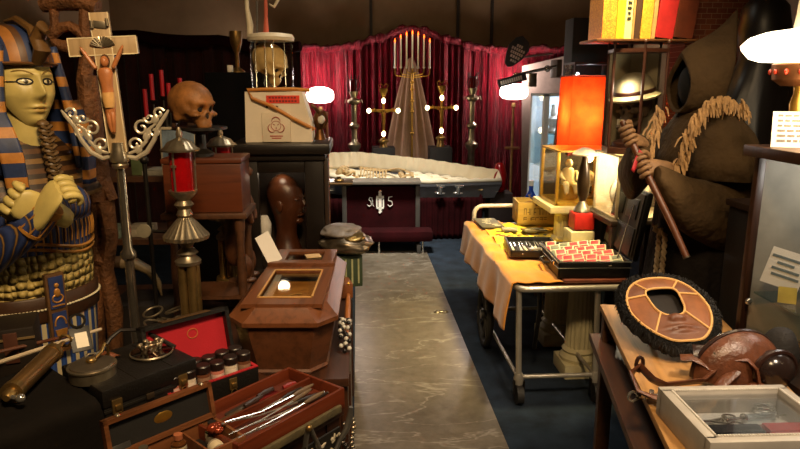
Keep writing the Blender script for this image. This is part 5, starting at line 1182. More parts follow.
# ================================================================ carved openwork figure
CARV = mat('#6e4524', .7, var=.45, scale=22, bump=1., bscale=60, bd=.012)
c0 = P(72, 60, 2.55); k_ = 2.72/640
t = thing('tribal_carving', 'tall dark carved openwork wooden figure standing behind the crucifix', 'carving', (c0.x, 2.55, 0))
def cp(px, py): p = P(px, py, 2.55); return Vector((p.x-c0.x, 0, p.z))
def limb(name, pts, r, flat=.8): MB().tube([cp(*p) for p in pts], r, 10, flat=flat).build(name, CARV, t)
limb('head_beam', [(42, 6), (60, 2), (80, 1), (98, 8)], [.03, .04, .045, .035]); limb('post', [(54, 8), (55, 25), (52, 34)], [.022, .02, .025]); limb('post', [(86, 6), (85, 30), (88, 50), (84, 80), (88, 110)], [.03, .026, .032, .034, .04])
limb('arch', [(50, 36), (60, 28), (70, 26), (80, 32), (88, 42)], [.026, .024, .024, .026, .03]); limb('bowl', [(52, 40), (60, 46), (72, 48), (84, 44)], [.015, .03, .034, .02])
limb('torso', [(88, 75), (90, 110), (92, 140), (96, 170), (98, 200)], [.04, .05, .055, .06, .055]); limb('arm', [(78, 100), (82, 130), (90, 160), (104, 180), (112, 200)], [.025, .03, .03, .032, .028])
limb('leg', [(96, 195), (93, 230), (97, 270), (96, 310), (98, 350), (98, 420)], [.045, .045, .034, .042, .036, .045]); limb('leg', [(104, 200), (110, 235), (106, 270), (114, 310), (116, 350), (112, 420)], [.045, .038, .036, .042, .034, .045]); limb('hip_carving', [(88, 262), (100, 258), (112, 262)], [.03, .045, .03])
z_ = cp(104, 420).z; MB().box((cp(104, 420).x, 0, max(.05, z_/2)), (.3, .24, max(.1, z_)), bev=.02).build('base', CARV, t)

# ================================================================ sanctuary lamp stands
def sanctuary(px, Y, py_top, py_cup0, py_cup1, label, s):
    c = P(px, py_cup1, Y); t = thing('sanctuary_lamp', label, 'altar lamp', (c.x, Y, 0)); zb = c.z; zt = P(px, py_cup0, Y).z; r = s*.037
    MB().cyl((0, 0, zb), (0, 0, zt), r, r*1.05, 24).build('red_glass', REDGLASS, t)
    m = MB(); m.lathe([(r*1.7, zt), (r*1.75, zt+.006), (r*1.45, zt+.012), (r*1.1, zt+.03), (r*.5, zt+.04), (r*.25, zt+.045), (r*.3, zt+.055), (r*.12, zt+.08)], seg=48, flute=12, amp=.03); m.build('lid', SILVER, t)
    for g in range(3):
        a = g*2*PI/3-1.9; m = MB(); m.tube([(r*1.15*math.cos(a), r*1.15*math.sin(a), zb), (r*1.18*math.cos(a), r*1.18*math.sin(a), zt)], .0035, 6)
        m.box((r*1.2*math.cos(a), r*1.2*math.sin(a), zb+.085*s), (.018, .006, .008), (0, 0, a+PI/2)); m.build('rod', SILVER, t)
    m = MB(); m.lathe([(r*.5, zb-.10*s), (r*.75, zb-.085*s), (r*.55, zb-.065*s), (r*.9, zb-.05*s), (r*.6, zb-.035*s), (r*1.25, zb-.01), (r*1.3, zb)], seg=24)
    m.build('cup', SILVER, t); z1 = zb-.095*s
    MB().lathe([(r*2.0, z1-.075*s), (r*2.05, z1-.062*s), (r*1.75, z1-.05*s), (r*1.1, z1-.02*s), (r*.55, z1+.002)], seg=72, flute=24, amp=.03).build('fluted_dome', SILVER, t); z2 = z1-.075*s
    m = MB(); m.lathe([(r*1.0, z2-.05*s), (r*.5, z2-.03*s), (r*.75, z2-.012*s), (r*1.2, z2)], seg=24); m.lathe([(r*1.15, z2-.09*s), (r*1.2, z2-.078*s), (r*.6, z2-.055*s), (r*.5, z2-.04*s)], seg=24); m.build('neck', SILVER, t)
    z3 = z2-.085*s
    for k in range(4):
        a = k*PI/2+.6; MB().cyl((r*.62*math.cos(a), r*.62*math.sin(a), .74), (r*.62*math.cos(a), r*.62*math.sin(a), z3), r*.42, seg=14).build('column', BRASS, t)
    m = MB(); m.lathe([(r*2.4, .662), (r*2.4, .68), (r*1.8, .70), (r*1.5, .72), (r*1.4, .75)], seg=24); m.build('base', BRASS, t); return t
sanctuary(183, 2.2, 122, 151, 190, 'silver sanctuary lamp with red glass, standing in front of the brown wooden box', 1.0)
sanctuary(223, 2.84, 122, 146, 178, 'silver sanctuary lamp with red glass, half hidden behind the brown wooden box', 1.05)
# wooden box + skull on stand
a = P(163, 158, 2.52); b = P(240, 158, 2.5)
t = thing('pedestal_stand', 'dark wooden pedestal stand with turned posts under the wooden box', 'stand', ((a.x+b.x)/2, 2.6, .6615))
zb = 1.112
MB().box((0, 0, zb-.0125-.6615), (.33, .24, .022), bev=.004).build('top', DK, t)
for x in (-.13, .13):
    for y in (-.085, .085): MB().lathe([(.022, 0), (.022, .06), (.016, .09), (.02, .2), (.014, .32), (.022, .39), (.022, zb-.685)], (x, y, 0), 12).build('post', DK, t)
MB().box((0, 0, .1), (.28, .2, .015)).build('shelf', DK, t)
t = thing('wooden_box', 'plain reddish brown wooden box carrying the skull', 'box', ((a.x+b.x)/2, 2.6, zb))
BXW = wood('#552812', '#35170a', .4, 'x'); w = b.x-a.x
MB().box((0, 0, .095), (w, .2, .19), bev=.004).build('body', BXW, t); MB().box((0, 0, .202), (w+.01, .21, .02), bev=.004).build('lid', BXW, t)
sx = P(191, 105, 2.55); zt = zb+.213
t = thing('skull_plate', 'small black pedestal dish under the brown skull', 'stand', (sx.x+.02, 2.58, zt)); MB().lathe([(.05, 0), (.05, .012), (.022, .03), (.02, .085), (.06, .1), (.105, .105), (.105, .115)], seg=24).build('dish', mat('#14100d', .4), t)
SK2 = mat('#855628', .55, var=.4, scale=20, bump=.45)
t = thing('skull', 'polished brown human skull without jaw on the wooden box', 'skull', (sx.x, 2.58, zt+.20), R(-32)); skull_parts(t, .2, SK2, SOCK_SHADE, Trs((0, 0, 0), (0, R(2), 0)))
# candelabrum with red candles
c = P(165, 100, 3.3)
t = thing('red_candelabrum', 'dark iron candelabrum with red candles behind the skull', 'candelabrum', (c.x, 3.3, 0)); z0 = P(165, 104, 3.3).z
m = MB(); m.lathe([(.12, 0), (.12, .02), (.03, .06), (.014, .2), (.014, z0-.05), (.03, z0-.03)], seg=16); m.build('pole', DARKIRON, t)
RC = mat('#a31420', .4, var=.1, bump=0)
for px, pt, pbm in ((147, 89, 118), (153, 74, 100), (163, 70, 96), (170, 83, 108), (181, 78, 98)):
    p0 = P(px, pbm, 3.3); p1 = P(px, pt, 3.3); x = p0.x-c.x
    MB().tube([(0, 0, z0-.1), (x*.6, 0, z0-.13), (x, 0, p0.z-.06), (x, 0, p0.z-.01)], .006, 6).build('branch', DARKIRON, t); q = MB(); q.lathe([(.008, -.02), (.022, -.005), (.024, 0)], (x, 0, p0.z), 12); q.build('cup', DARKIRON, t)
    MB().cyl((x, 0, p0.z), (x, 0, p1.z), .0105, seg=12).build('candle', RC, t)
# frames behind; the blue light on their glass is painted as picture colour
for i, (px, Y, lb) in enumerate(((169, 3.04, 'photo frame with painted-on pale blue light behind the red glass lamp'), (187, 3.08, 'photo frame with painted-on pale blue light beneath the brown skull'))):
    c = P(px, 142, Y); t = thing('photo_frame', lb, 'picture frame', (c.x, Y, 1.20), rot=(R(-8), 0, R(10))); t.scale = (.6, 1, 1)
    m = MB()
    for g in (-1, 1): m.box((g*.06, 0, .1), (.012, .012, .22)); m.box((0, 0, .1+g*.105), (.12, .012, .012))
    m.build('frame', SILVER, t); MB().box((0, .004, .1), (.11, .004, .2)).build('picture', mat('#5a6a78', .3, var=.5, scale=14), t)
o = MB().box((-.722, 3.09, .93), (.21, .2, .536), bev=.01).build('dark_pedestal', mat('#15100c', .6)); tag(o, 'dark pedestal carrying the two photo frames', 'pedestal')
# bear carving
t = thing('bear_carving', 'carved brown wooden bear standing upright beside the dark glass cabinet', 'carving', (P(240, 230, 2.72).x, 2.72, 0))
BR = mat('#4d2b14', .5, var=.35, scale=20, bump=.5, bscale=70)
m = MB(); m.rings([[Vector((x+rx*math.cos(q), ry*math.sin(q), z)) for q in [2*PI*i/16 for i in range(16)]] for x, z, rx, ry in ((-.01, .83, .05, .06), (-.015, .9, .062, .07), (-.01, 1.0, .055, .065), (0, 1.1, .05, .058), (-.005, 1.17, .04, .045), (.005, 1.21, .036, .04), (.005, 1.26, .04, .042), (0, 1.3, .028, .032))])
m.tube([(.02, 0, 1.255), (.05, 0, 1.24), (.066, 0, 1.235)], [.032, .022, .016], 10)
for g in (-1, 1): m.ell((-.0, g*.03, 1.3), (.012, .01, .015)); m.tube([(.01, g*.05, 1.16), (.045, g*.06, 1.08), (.06, g*.04, 1.02)], [.026, .022, .017], 10); m.tube([(.0, g*.04, .9), (.03, g*.045, .84), (.02, g*.045, .79)], [.045, .035, .028], 10); m.ell((.035, g*.045, .782), (.035, .022, .014))
m.build('body', BR, t, sub=1); MB().cyl((0, 0, .6615), (0, 0, .77), .07, .06, 20).build('base', DK, t)

# ================================================================ dark glass cabinet and its load
x0, x1 = -.565, -.165; Yc = 3.05
EB = mat('#17100b', .38, var=.3, bump=.1)
t = thing('vitrine', 'black wooden glass-fronted cabinet holding a brown bust', 'cabinet', ((x0+x1)/2, Yc, .662)); hw = (x1-x0)/2
MB().box((0, .16, .03), (2*hw+.05, .38, .06), bev=.008).build('base_board', EB, t); MB().box((0, .16, .645), (2*hw+.07, .4, .05), bev=.012).build('top_board', EB, t)
MB().box((0, .16, .605), (2*hw+.02, .35, .03), bev=.005).build('cornice', EB, t)
for x in (-hw+.045, hw-.045): MB().box((x, .02, .32), (.09, .04, .56), bev=.006).build('front_stile', EB, t)
for z in (.085, .56): MB().box((0, .02, z), (2*hw-.18, .035, .06), bev=.004).build('front_rail', EB, t)
MB().box((-hw+.01, .18, .32), (.02, .3, .56)).build('side_panel', EB, t); MB().box((hw-.01, .18, .32), (.02, .3, .56)).build('side_panel', EB, t); MB().box((0, .33, .32), (2*hw, .015, .56)).build('back_panel', mat('#2a1c12', .6), t)
MB().box((0, .02, .32), (2*hw-.18, .003, .42)).build('glass_pane', CLEAR, t, smooth=False)
m = MB(); m.box((hw+.012, .02, .3), (.02, .05, .6), bev=.004); m.build('corner_pilaster', mat('#2c1d12', .4), t)
plight(((x0+x1)/2-.02, Yc+.1, 1.20), .45, (1, .8, .55), .03)
t = thing('bust', 'glossy brown bust of a bald head inside the black glass cabinet', 'bust', ((x0+x1)/2+.0, Yc+.17, .725), R(-15)); BB = mat('#4a2714', .35, var=.3, bump=.2)
m = MB(); m.rings([[Vector((x+rx*math.cos(q), ry*math.sin(q), z)) for q in [2*PI*i/20 for i in range(20)]] for x, z, rx, ry in ((0, .0, .09, .09), (0, .03, .085, .09), (-.005, .1, .055, .055), (-.005, .16, .05, .05), (.0, .2, .06, .058), (.005, .26, .085, .068), (-.005, .32, .098, .075), (-.012, .38, .09, .07), (-.015, .42, .055, .045), (-.015, .44, .012, .012))])
m.tube([(.08, 0, .315), (.105, 0, .285), (.085, 0, .275)], [.01, .016, .01], 8); m.ell((.07, 0, .235), (.022, .03, .01)); m.ell((.062, 0, .205), (.022, .028, .018))
for g in (-1, 1): m.ell((.068, g*.035, .318), (.016, .02, .009)); m.ell((-.01, g*.073, .285), (.02, .01, .03))
m.build('head', BB, t, sub=1)
t2 = thing('white_ornament', 'small pale ornament inside the black cabinet beside the bust', 'ornament', ((x0+x1)/2-.105, Yc+.1, .725)); MB().lathe([(.03, 0), (.012, .03), (.012, .09), (.03, .13), (.035, .2), (.02, .24)], seg=12).build('body', PLAS, t2)
# biohazard box
zc = .662+.672; c = P(278, 145, Yc+.03)
t = thing('biohazard_bin', 'cream sharps container with biohazard mark on the black cabinet', 'container', (c.x, Yc+.04, zc)); BXM = mat('#e0d2bb', .5, var=.06, bump=.03); hb = .235
MB().prism([(-.152, 0), (.162, 0), (.16, .08), (.118, hb), (-.145, hb)], .2, Matrix(((1, 0, 0, 0), (0, 0, -1, .2), (0, 1, 0, 0), (0, 0, 0, 1)))).build('body', BXM, t, ang=30)
m = MB(); m.box((-.005, -.004, .07), (.135, .016, .138), bev=.006); m.build('front_panel', mat('#d8c9b0', .5, var=.08), t)
RM = mat('#b02418', .5, var=.1, bump=0); m = MB()
sy = -.0135; s0 = (-.005, .078)
for k in range(3):
    a = R(90+120*k); cx_, cz_ = s0[0]+.021*math.cos(a), s0[1]+.021*math.sin(a)
    m.tube([(cx_+.0195*math.cos(a+R(q)), sy, cz_+.0195*math.sin(a+R(q))) for q in range(-140, 141, 14)][3:-3], [.0032+.0036*abs(math.sin(PI*i/14)) for i in range(15)], 6, flat=.3)
    m.tube([(s0[0]+.006*math.cos(a+PI), sy, s0[1]+.006*math.sin(a+PI)), (s0[0]+.017*math.cos(a+PI), sy, s0[1]+.017*math.sin(a+PI))], .004, 6, flat=.3)
m.tube([(s0[0]+.0225*math.cos(2*PI*i/24), sy, s0[1]+.0225*math.sin(2*PI*i/24)) for i in range(24)], .0036, 6, closed=True, flat=.3)
m.box((-.005, sy, .03), (.06, .0015, .004)); m.box((-.005, sy, .02), (.045, .0015, .004)); m.build('biohazard_mark', RM, t)
m = MB(); m.box((.03, -.002, .20), (.155, .004, .036)); lbm = m.build('red_label', mat('#d8381f', .5), t); m = MB(); r = random.Random(8)
for row in (0, 1):
    for i in range(9-row*0): m.box((-.03+.0145*i+.003*row, -.0046, .208-.016*row), (.0095, .001, .008))
m.build('label_print', mat('#6d1710', .6), lbm)
m = MB()
for x in (-.045, .0): m.cyl((x, -.003, .165), (x, .004, .165), .006)
m.build('screw', DARKIRON, t)
t = thing('orange_tube', 'orange rubber tube looped across the front of the biohazard container', 'tube', (c.x, Yc+.04, zc)); OT = mat('#b8762a', .4, var=.15, bump=0)
m = MB(); m.tube([(.15, .05, hb+.006), (.08, -.005, hb+.012), (-.04, -.008, hb+.012), (-.13, -.008, hb+.008), (-.11, -.014, hb-.03), (-.02, -.022, .17), (.07, -.016, .115), (.145, -.012, .075), (.168, .03, .06)], .0085, 8); m.build('hose', OT, t)
# glass jar with skull
zj = zc+hb+.001; c = P(272, 70, Yc+.12); hj = P(272, 41, Yc+.12).z-zj
t = thing('specimen_jar', 'clear glass jar with pale lid holding a skull, atop the cream container', 'jar', (c.x, Yc+.13, zj))
GJ = glass('#f6f3ea', .08); MB().lathe([(.098, .004), (.1, .03), (.1, hj-.02), (.092, hj)], seg=36, cap=False).build('glass_body', GJ, t); MB().cyl((0, 0, 0), (0, 0, .006), .098, seg=32).build('base', mat('#a07a3c', .5), t)
LIDM = mat('#c8bba0', .5, var=.1); MB().lathe([(.108, hj), (.11, hj+.015), (.1, hj+.03), (.06, hj+.036)], seg=36).build('lid', LIDM, t)
m = MB()
for x in (-.075, -.02, .02, .075): m.cyl((x*.9, -.088 if abs(x) < .05 else -.06, .006), (x*.9, -.088 if abs(x) < .05 else -.06, hj), .002, seg=6)
m.build('rod', CHROME, t)
p0 = P(250, 40, Yc+.1); p1 = P(246, -8, Yc+.1); lx = lambda p: Vector((p.x-c.x, 0, p.z-zj))
MB().tube([lx(P(250, 42, 3.18))+Vector((0, -.0, .02)), lx(P(250, 25, 3.18)), lx(P(247, 8, 3.18)), lx(P(246, -20, 3.18))], [.014, .016, .01, .009], 10).build('lid_post', LIDM, t); MB().tube([lx(P(257, 36, 3.18)), lx(P(257, -20, 3.18))], .005, 8).build('lid_post', CHROME, t)
MB().tube([lx(P(266, 36, 3.18)), lx(P(266, 18, 3.18)), lx(P(265, -20, 3.18))], [.014, .009, .007], 8).build('lid_post', mat('#b5553f', .5), t); MB().tube([lx(P(276, -16, 3.18)), lx(P(278, 0, 3.18)), lx(P(274, 7, 3.18)), lx(P(269, 4, 3.18))], [.008, .008, .007, .004], 8).build('hook', LIDM, t)
t = thing('jar_skull', 'pale yellowish skull floating inside the lidded glass jar', 'skull', (c.x-.005, Yc+.135, zj+.135), R(-30)); skull_parts(t, .19, mat('#c4a874', .55, var=.2, bump=.2), SOCK_SHADE, Trs((0, 0, 0), (0, R(25), 0)))
MB().cyl((0, 0, -.125), (0, 0, -.05), .02).build('support', CHROME, t)
# tall black shelf with goblet
a = P(208, 76, 3.9); b = P(252, 66, 3.9)
o = MB().box(((a.x+b.x)/2+.03, 4.0, a.z/2+.01), (b.x-a.x+.08, .3, a.z+.02), bev=.006).build('black_bookcase', mat('#070504', .9, spec=.1)); tag(o, 'plain black cabinet behind the skull, carrying a brass goblet', 'cabinet'); zt = a.z+.0205
c = P(237, 60, 3.95); t = thing('goblet', 'tall tarnished brass goblet on the plain black cabinet', 'goblet', (c.x, 3.95, zt)); MB().lathe([(.045, 0), (.045, .008), (.014, .03), (.012, .11), (.022, .13), (.034, .17), (.038, .22), (.036, .235)], seg=20).build('cup', metal('#8a6a3a', .35, .5), t)
c = P(231, 66, 3.9); tag(MB().box((c.x-.005, 3.9, zt+.021), (.03, .03, .04), bev=.004).build('white_box', mat('#c9bda6', .6)), 'tiny white box beside the brass goblet', 'box')
# chrome stand with tray, glass and ornaments beside the cabinet
c = P(327, 180, 3.15); t = thing('chrome_stand', 'slim brownish metal pole stand with small tray beside the black cabinet', 'stand', (c.x, 3.35, 0)); c = P(328, 180, 3.35); t.location.x = c.x
zz = P(328, 182, 3.35).z; m = MB(); m.cyl((0, 0, .6615), (0, 0, P(328, 112, 3.35).z), .009, seg=10); m.lathe([(.06, .6615), (.06, .675), (.02, .69)], seg=16); m.build('pole', metal('#8a5a44', .35), t); MB().box((.03, 0, zz), (.2, .16, .012), bev=.004).build('tray', metal('#9a8468', .3), t)
for i, (px, pt, rr_, lb) in enumerate(((321, 148, .03, 'cut glass decanter on the little tray by the black cabinet'), (339, 176, .022, 'small bronze ornament on the little tray by the black cabinet'))):
    q = P(px, 180, 3.35); h_ = P(px, pt, 3.35).z-zz-.007; t = thing(('decanter', 'bronze_ornament')[i], lb, ('decanter', 'ornament')[i], (q.x, 3.33, zz+.007))
    MB().lathe([(rr_, 0), (rr_*1.2, h_*.2), (rr_*.9, h_*.5), (rr_*.35, h_*.65), (rr_*.5, h_*.8), (rr_*.7, h_*.88), (rr_*.2, h_)], seg=40, flute=10, amp=.05).build('body', (mat('#b8b0a0', .08, var=.1, bump=0, Transmission_Weight=.6), BRASS)[i], t)
t = thing('brass_lamp_ornament', 'old brass mask-like ornament beside the cream container', 'ornament', (P(320, 145, 3.2).x, 3.22, zc)); m = MB(); m.lathe([(.03, 0), (.025, .02), (.015, .05), (.03, .08), (.032, .11), (.015, .14)], seg=16); m.tube([(0, -.03, .12), (.025, -.045, .14), (.04, -.04, .10), (.02, -.03, .06)], .008, 7); m.tube([(0, -.02, .13), (-.02, -.04, .16), (-.035, -.03, .17)], .009, 7); m.build('body', metal('#6e4a2a', .4, .5), t); MB().ell((.01, -.028, .10), (.018, .016, .022)).build('face', PLAS, t)
# foil bundle on green box
zt = .662; c = P(340, 245, 3.0)
t = thing('green_box', 'dark green box with pale stripes at the end of the display table', 'box', (-.085, 3.02, zt), R(10)); MB().box((0, 0, .08), (.16, .24, .155), bev=.006).build('body', mat('#33402a', .6), t); m = MB()
for k in range(5): m.box((-.06+.03*k, -.121, .08), (.008, .002, .12))
m.build('stripes', mat('#9a9a70', .6), t)
def crumple(c, rx, ry, rz, seed, mt, name, label, cat):
    r = random.Random(seed); ph = [(r.uniform(-9, 9), r.uniform(-9, 9), r.uniform(-9, 9), r.uniform(0, 6)) for _ in range(9)]; m = MB(); m.ell((0, 0, 0), 1, u=36, v=22)
    for v in m.bm.verts:
        d = sum(math.sin(v.co.x*a+v.co.y*b+v.co.z*c_+p) for a, b, c_, p in ph)/9; k = 1+.22*d; v.co = Vector((v.co.x*rx*k, v.co.y*ry*k, max(-.8, v.co.z)*rz*k))
    o = m.build(name, mt, ang=80, loc=c); return tag(o, label, cat)
FOIL = metal('#8a7c68', .32, .45)
crumple((-.055, 2.98, zt+.20), .12, .13, .05, 3, FOIL, 'foil_wrap', 'crumpled silver foil wrapping lying on the green box', 'wrapping'); crumple((-.085, 3.0, zt+.255), .1, .1, .035, 9, mat('#6f665e', .5, var=.3, scale=20, bump=.3), 'cloth_bundle', 'crumpled pale cloth bundle on top of the silver foil', 'bundle'); crumple((-.03, 2.95, zt+.238), .06, .07, .022, 21, metal('#8f7646', .3, .45), 'foil_wrap', 'small crumpled golden foil wrapping beside the pale bundle', 'wrapping')
# ================================================================ long display table along the aisle
t = thing('display_table', 'long dark wooden display table along the aisle carrying the miniature coffin', 'table', (-.39, 2.72, 0))
TW = wood('#3a2012', '#1e0f07', .4, 'y')
MB().box((0, 0, .645), (.70, 1.54, .03), bev=.004).build('tabletop', TW, t); MB().box((.335, 0, .315), (.02, 1.50, .628)).build('side_panel', TW, t); MB().box((0, -.74, .315), (.64, .02, .628)).build('end_panel', TW, t)
for y in (-.6, .2): MB().box((.349, y, .35), (.008, .02, .5)).build('batten', TW, t)
for x in (-.31, .30):
    for y in (-.7, .72): MB().box((x, y, .314), (.05, .05, .628)).build('leg', TW, t)
# miniature coffin
ca = R(-3.2); cc = Vector((-.235, 2.33, .6615))
t = thing('miniature_coffin', 'miniature brown wooden coffin with glazed stepped lid on the display table', 'coffin', cc, ca)
CWD = wood('#55301a', '#38200f', .42, 'y', 1, .1); CWL = wood('#63391f', '#42230f', .38, 'y', 1, .1)
def octo(hx, hy, z, ch): return [Vector((x, y, z)) for x, y in ((-hx+ch, -hy), (hx-ch, -hy), (hx, -hy+ch*1.2), (hx*.9, hy-ch), (hx*.9-ch, hy), (-hx*.9+ch, hy), (-hx*.9, hy-ch), (-hx, -hy+ch*1.2))]
MB().rings([octo(.135, .345, 0, .05), octo(.14, .35, .012, .05), octo(.134, .345, .02, .05), octo(.165, .375, .165, .06), octo(.165, .375, .178, .06)]).build('body', CWD, t, ang=20)
m = MB(); m.rings([octo(.172, .383, .178, .06), octo(.18, .39, .184, .06), octo(.18, .39, .198, .06), octo(.17, .38, .205, .06), octo(.14, .35, .235, .055), octo(.132, .342, .236, .055)], capb=False)
m.build('lid_moulding', CWL, t, ang=20)
# lid top with two glazed openings
def frame(xa, xb, ya, yb, ox0, ox1, oy0, oy1, z): 
    m = MB(); m.box(((xa+ox0)/2, (ya+yb)/2, z), (ox0-xa, yb-ya, .014)); m.box(((xb+ox1)/2, (ya+yb)/2, z), (xb-ox1, yb-ya, .014)); m.box(((ox0+ox1)/2, (ya+oy0)/2, z), (ox1-ox0, oy0-ya, .014)); m.box(((ox0+ox1)/2, (yb+oy1)/2, z), (ox1-ox0, yb-oy1, .014)); return m
frame(-.132, .132, -.34, .10, -.09, .09, -.27, .05, .238).build('lid_panel', CWL, t, smooth=False); frame(-.122, .122, .13, .34, -.075, .075, .17, .30, .246).build('lid_panel', CWL, t, smooth=False); MB().box((0, .115, .246), (.26, .035, .03), bev=.006).build('lid_step', CWL, t)
LIN = mat('#a87c48', .7, var=.2)
MB().box((0, -.11, .185), (.22, .40, .006)).build('inner_lining', LIN, t, smooth=False); MB().box((0, .235, .185), (.19, .2, .006)).build('inner_lining', LIN, t, smooth=False)
MB().box((0, -.11, .236), (.182, .322, .003)).build('glass_pane', glass('#f1ead8', .05), t, smooth=False); MB().box((0, .235, .244), (.152, .132, .003)).build('glass_pane', glass('#f1ead8', .05), t, smooth=False)
m = MB()
for x in (-.09, .09): m.box((x, -.11, .246), (.006, .33, .004))
for y in (-.272, .052): m.box((0, y, .246), (.186, .006, .004))
m.build('window_bead', mat('#b58a50', .4), t)
m = MB(); m.box((.03, .245, .249), (.06, .05, .004), (0, 0, .3)); m.build('paper_label', mat('#c9a878', .7), t); m = MB(); m.cyl((.186, .05, .19), (.193, .05, .19), .008); m.build('latch', GOLDM, t)
m = MB(); m.ell((-.02, -.16, .2), (.02, .02, .012)); m.tube([(-.02, -.16, .2), (.0, -.12, .205), (.03, -.1, .2)], .004, 6)
t2 = thing('coffin_doll', 'tiny pale ornament seen through the near window of the miniature coffin', 'ornament', cc+Vector((-.0, -.0, .0)), ca); m.build('body', BONE, t2)
c = P(275, 250, 2.45)
t = thing('white_card', 'blank white folded card standing on the miniature coffin lid', 'card', (c.x, 2.46, .917), rot=(R(-14), R(-20), R(38)))
MB().box((0, 0, .062), (.062, .0025, .125)).build('sheet', mat('#d9d4cc', .7, var=.03), t, smooth=False)
# stuff between coffin and aisle edge
t = thing('bead_strand', 'strand of black and white beads hanging beside the miniature coffin', 'necklace', (-.058, 2.2, .6615)); m = MB(); m2 = MB()
for i in range(46):
    f = i/45; p = (.018*math.sin(i*1.3), -.05+.26*f, .008+.12*math.sin(f*PI)*.5+.004*math.sin(i)); (m if i % 2 else m2).ell(p, .0085, u=8, v=6)
m.build('pale_beads', mat('#b9b4a8', .3), t); m2.build('dark_beads', mat('#15110f', .3), t)
t = thing('wooden_rod', 'turned orange-brown wooden rod lying beside the aisle edge of the table', 'rod', (-.052, 2.55, .672)); MB().tube([(0, -.3, .008), (0, -.2, .01), (.0, 0, .01), (0, .2, .01)], [.008, .011, .012, .009], 10).build('shaft', mat('#9a5a26', .45), t)
o = MB().box((-.075, 2.79, .70), (.07, .11, .07), (0, 0, .2), bev=.008).build('wooden_block', mat('#7a4520', .5)); tag(o, 'brown wooden block behind the miniature coffin by the aisle', 'block')
t = thing('dark_box', 'small black box with pale stones beside the wooden block', 'box', (-.125, 2.88, .6615)); MB().box((0, 0, .03), (.08, .06, .06), bev=.004).build('body', BLACK, t); m = MB()
for k in range(5): m.ell((-.03+.015*k, -.01, .062), .008, u=8, v=6)
m.build('stones', SILVER, t)
# ================================================================ near table set at an angle
TA = R(49); u_ = Vector((math.cos(TA), math.sin(TA), 0)); v_ = Vector((-math.sin(TA), math.cos(TA), 0)); TE = Vector((-.045, 1.655, 0))
NL = lambda a, b, z=0: TE+u_*a+v_*b+Vector((0, 0, z))      # a along the aisle edge (negative = nearer), b into the table
ZT = .715
c = NL(-.55, .235)
t = thing('angled_table', 'low dark table set at an angle near the viewer under the open tool boxes', 'table', c, TA)
MB().box((0, 0, ZT-.0125), (1.10, .46, .025), bev=.003).build('tabletop', TW, t)
for x in (-.52, .52):
    for y in (-.19, .19): MB().box((x, y, .345), (.05, .05, .69)).build('leg', TW, t)
MB().box((0, -.20, .63), (1.02, .02, .12)).build('apron', TW, t); MB().box((0, .0, .2), (1.0, .36, .02)).build('lower_shelf', TW, t)
# wooden tool box
def obox(t, w, d, h, th, mt, names=('bottom', 'front_side', 'back_side', 'end_side')):
    MB().box((0, 0, th/2), (w, d, th)).build(names[0], mt, t, smooth=False); MB().box((0, -d/2+th/2, h/2), (w, th, h), bev=.0015).build(names[1], mt, t); MB().box((0, d/2-th/2, h/2), (w, th, h), bev=.0015).build(names[2], mt, t)
    for a in (-1, 1): MB().box((a*(w/2-th/2), 0, h/2), (th, d-2*th, h), bev=.0015).build(names[3], mt, t)
MAHO = wood('#5c2713', '#371408', .35, 'x', 1, .1)
c = NL(-.185, .115, ZT+.0005); t = thing('tool_box', 'open reddish mahogany tool box with two long compartments of instruments', 'box', c, TA); TBw, TBd, TBh = .37, .225, .058
obox(t, TBw, TBd, TBh, .009, MAHO); MB().box((0, .015, TBh*.5), (TBw-.02, .008, TBh*.9)).build('divider', MAHO, t); MB().box((0, 0, .02), (TBw-.02, TBd-.02, .01)).build('tray_floor', mat('#54210f', .5), t)
TL = lambda x, y, z=.026: c+u_*x+v_*y+Vector((0, 0, z))
g = 'instruments in the mahogany tool box'; pl = ('first', 'second', 'third', 'fourth', 'fifth', 'sixth', 'seventh')
for i in range(7):
    y = -.09+.0145*i; o = thing('probe', 'long steel probe in the mahogany box, %s from the aisle side' % pl[i], 'probe', TL(-.01+.012*(i % 3), y, .027+.012+.006*(i % 2)), TA+R((-7, 4, -3, 8, -9, 3, 6)[i]), g)
    MB().tube([(-.17, 0, .012+.004*i), (-.05, 0, .006), (.07, 0, .001), (.15, 0, 0)], [.0016, .0022, .003, .0035], 6).build('shaft', CHROME, o)
    MB().tube([(.07, 0, .001), (.09, 0, .001), (.13, 0, 0), (.15, 0, 0)], [.004, .0065, .006, .003], 8).build('grip', mat(('#1d140f', '#5c4a36')[i % 2], .4), o)
for i, (x, y, rz, L_, lb, cl) in enumerate(((-.06, .055, 6, .11, 'brass knife with flat tapered blade in the far compartment of the mahogany box', '#9a8060'), (.0, .072, 3, .10, 'dull steel spatula in the far compartment of the mahogany box', '#6a6056'), (.09, .06, -8, .07, 'red handled rasp in the far compartment of the mahogany box', '#7a1f1a'))):
    o = thing(('knife', 'spatula', 'rasp')[i], lb, ('knife', 'spatula', 'rasp')[i], TL(x, y, .028), TA+R(rz), g); MB().box((-.03, 0, .004), (L_, .022, .004), bev=.0015, taper=.8).build('blade', metal(cl, .35, .3), o); MB().tube([(L_*.3, 0, .008), (L_*.6, 0, .009), (L_*.9, 0, .008)], [.006, .0085, .006], 8).build('grip', mat('#2c1a12', .4) if i < 2 else mat('#7a1f1a', .4), o)
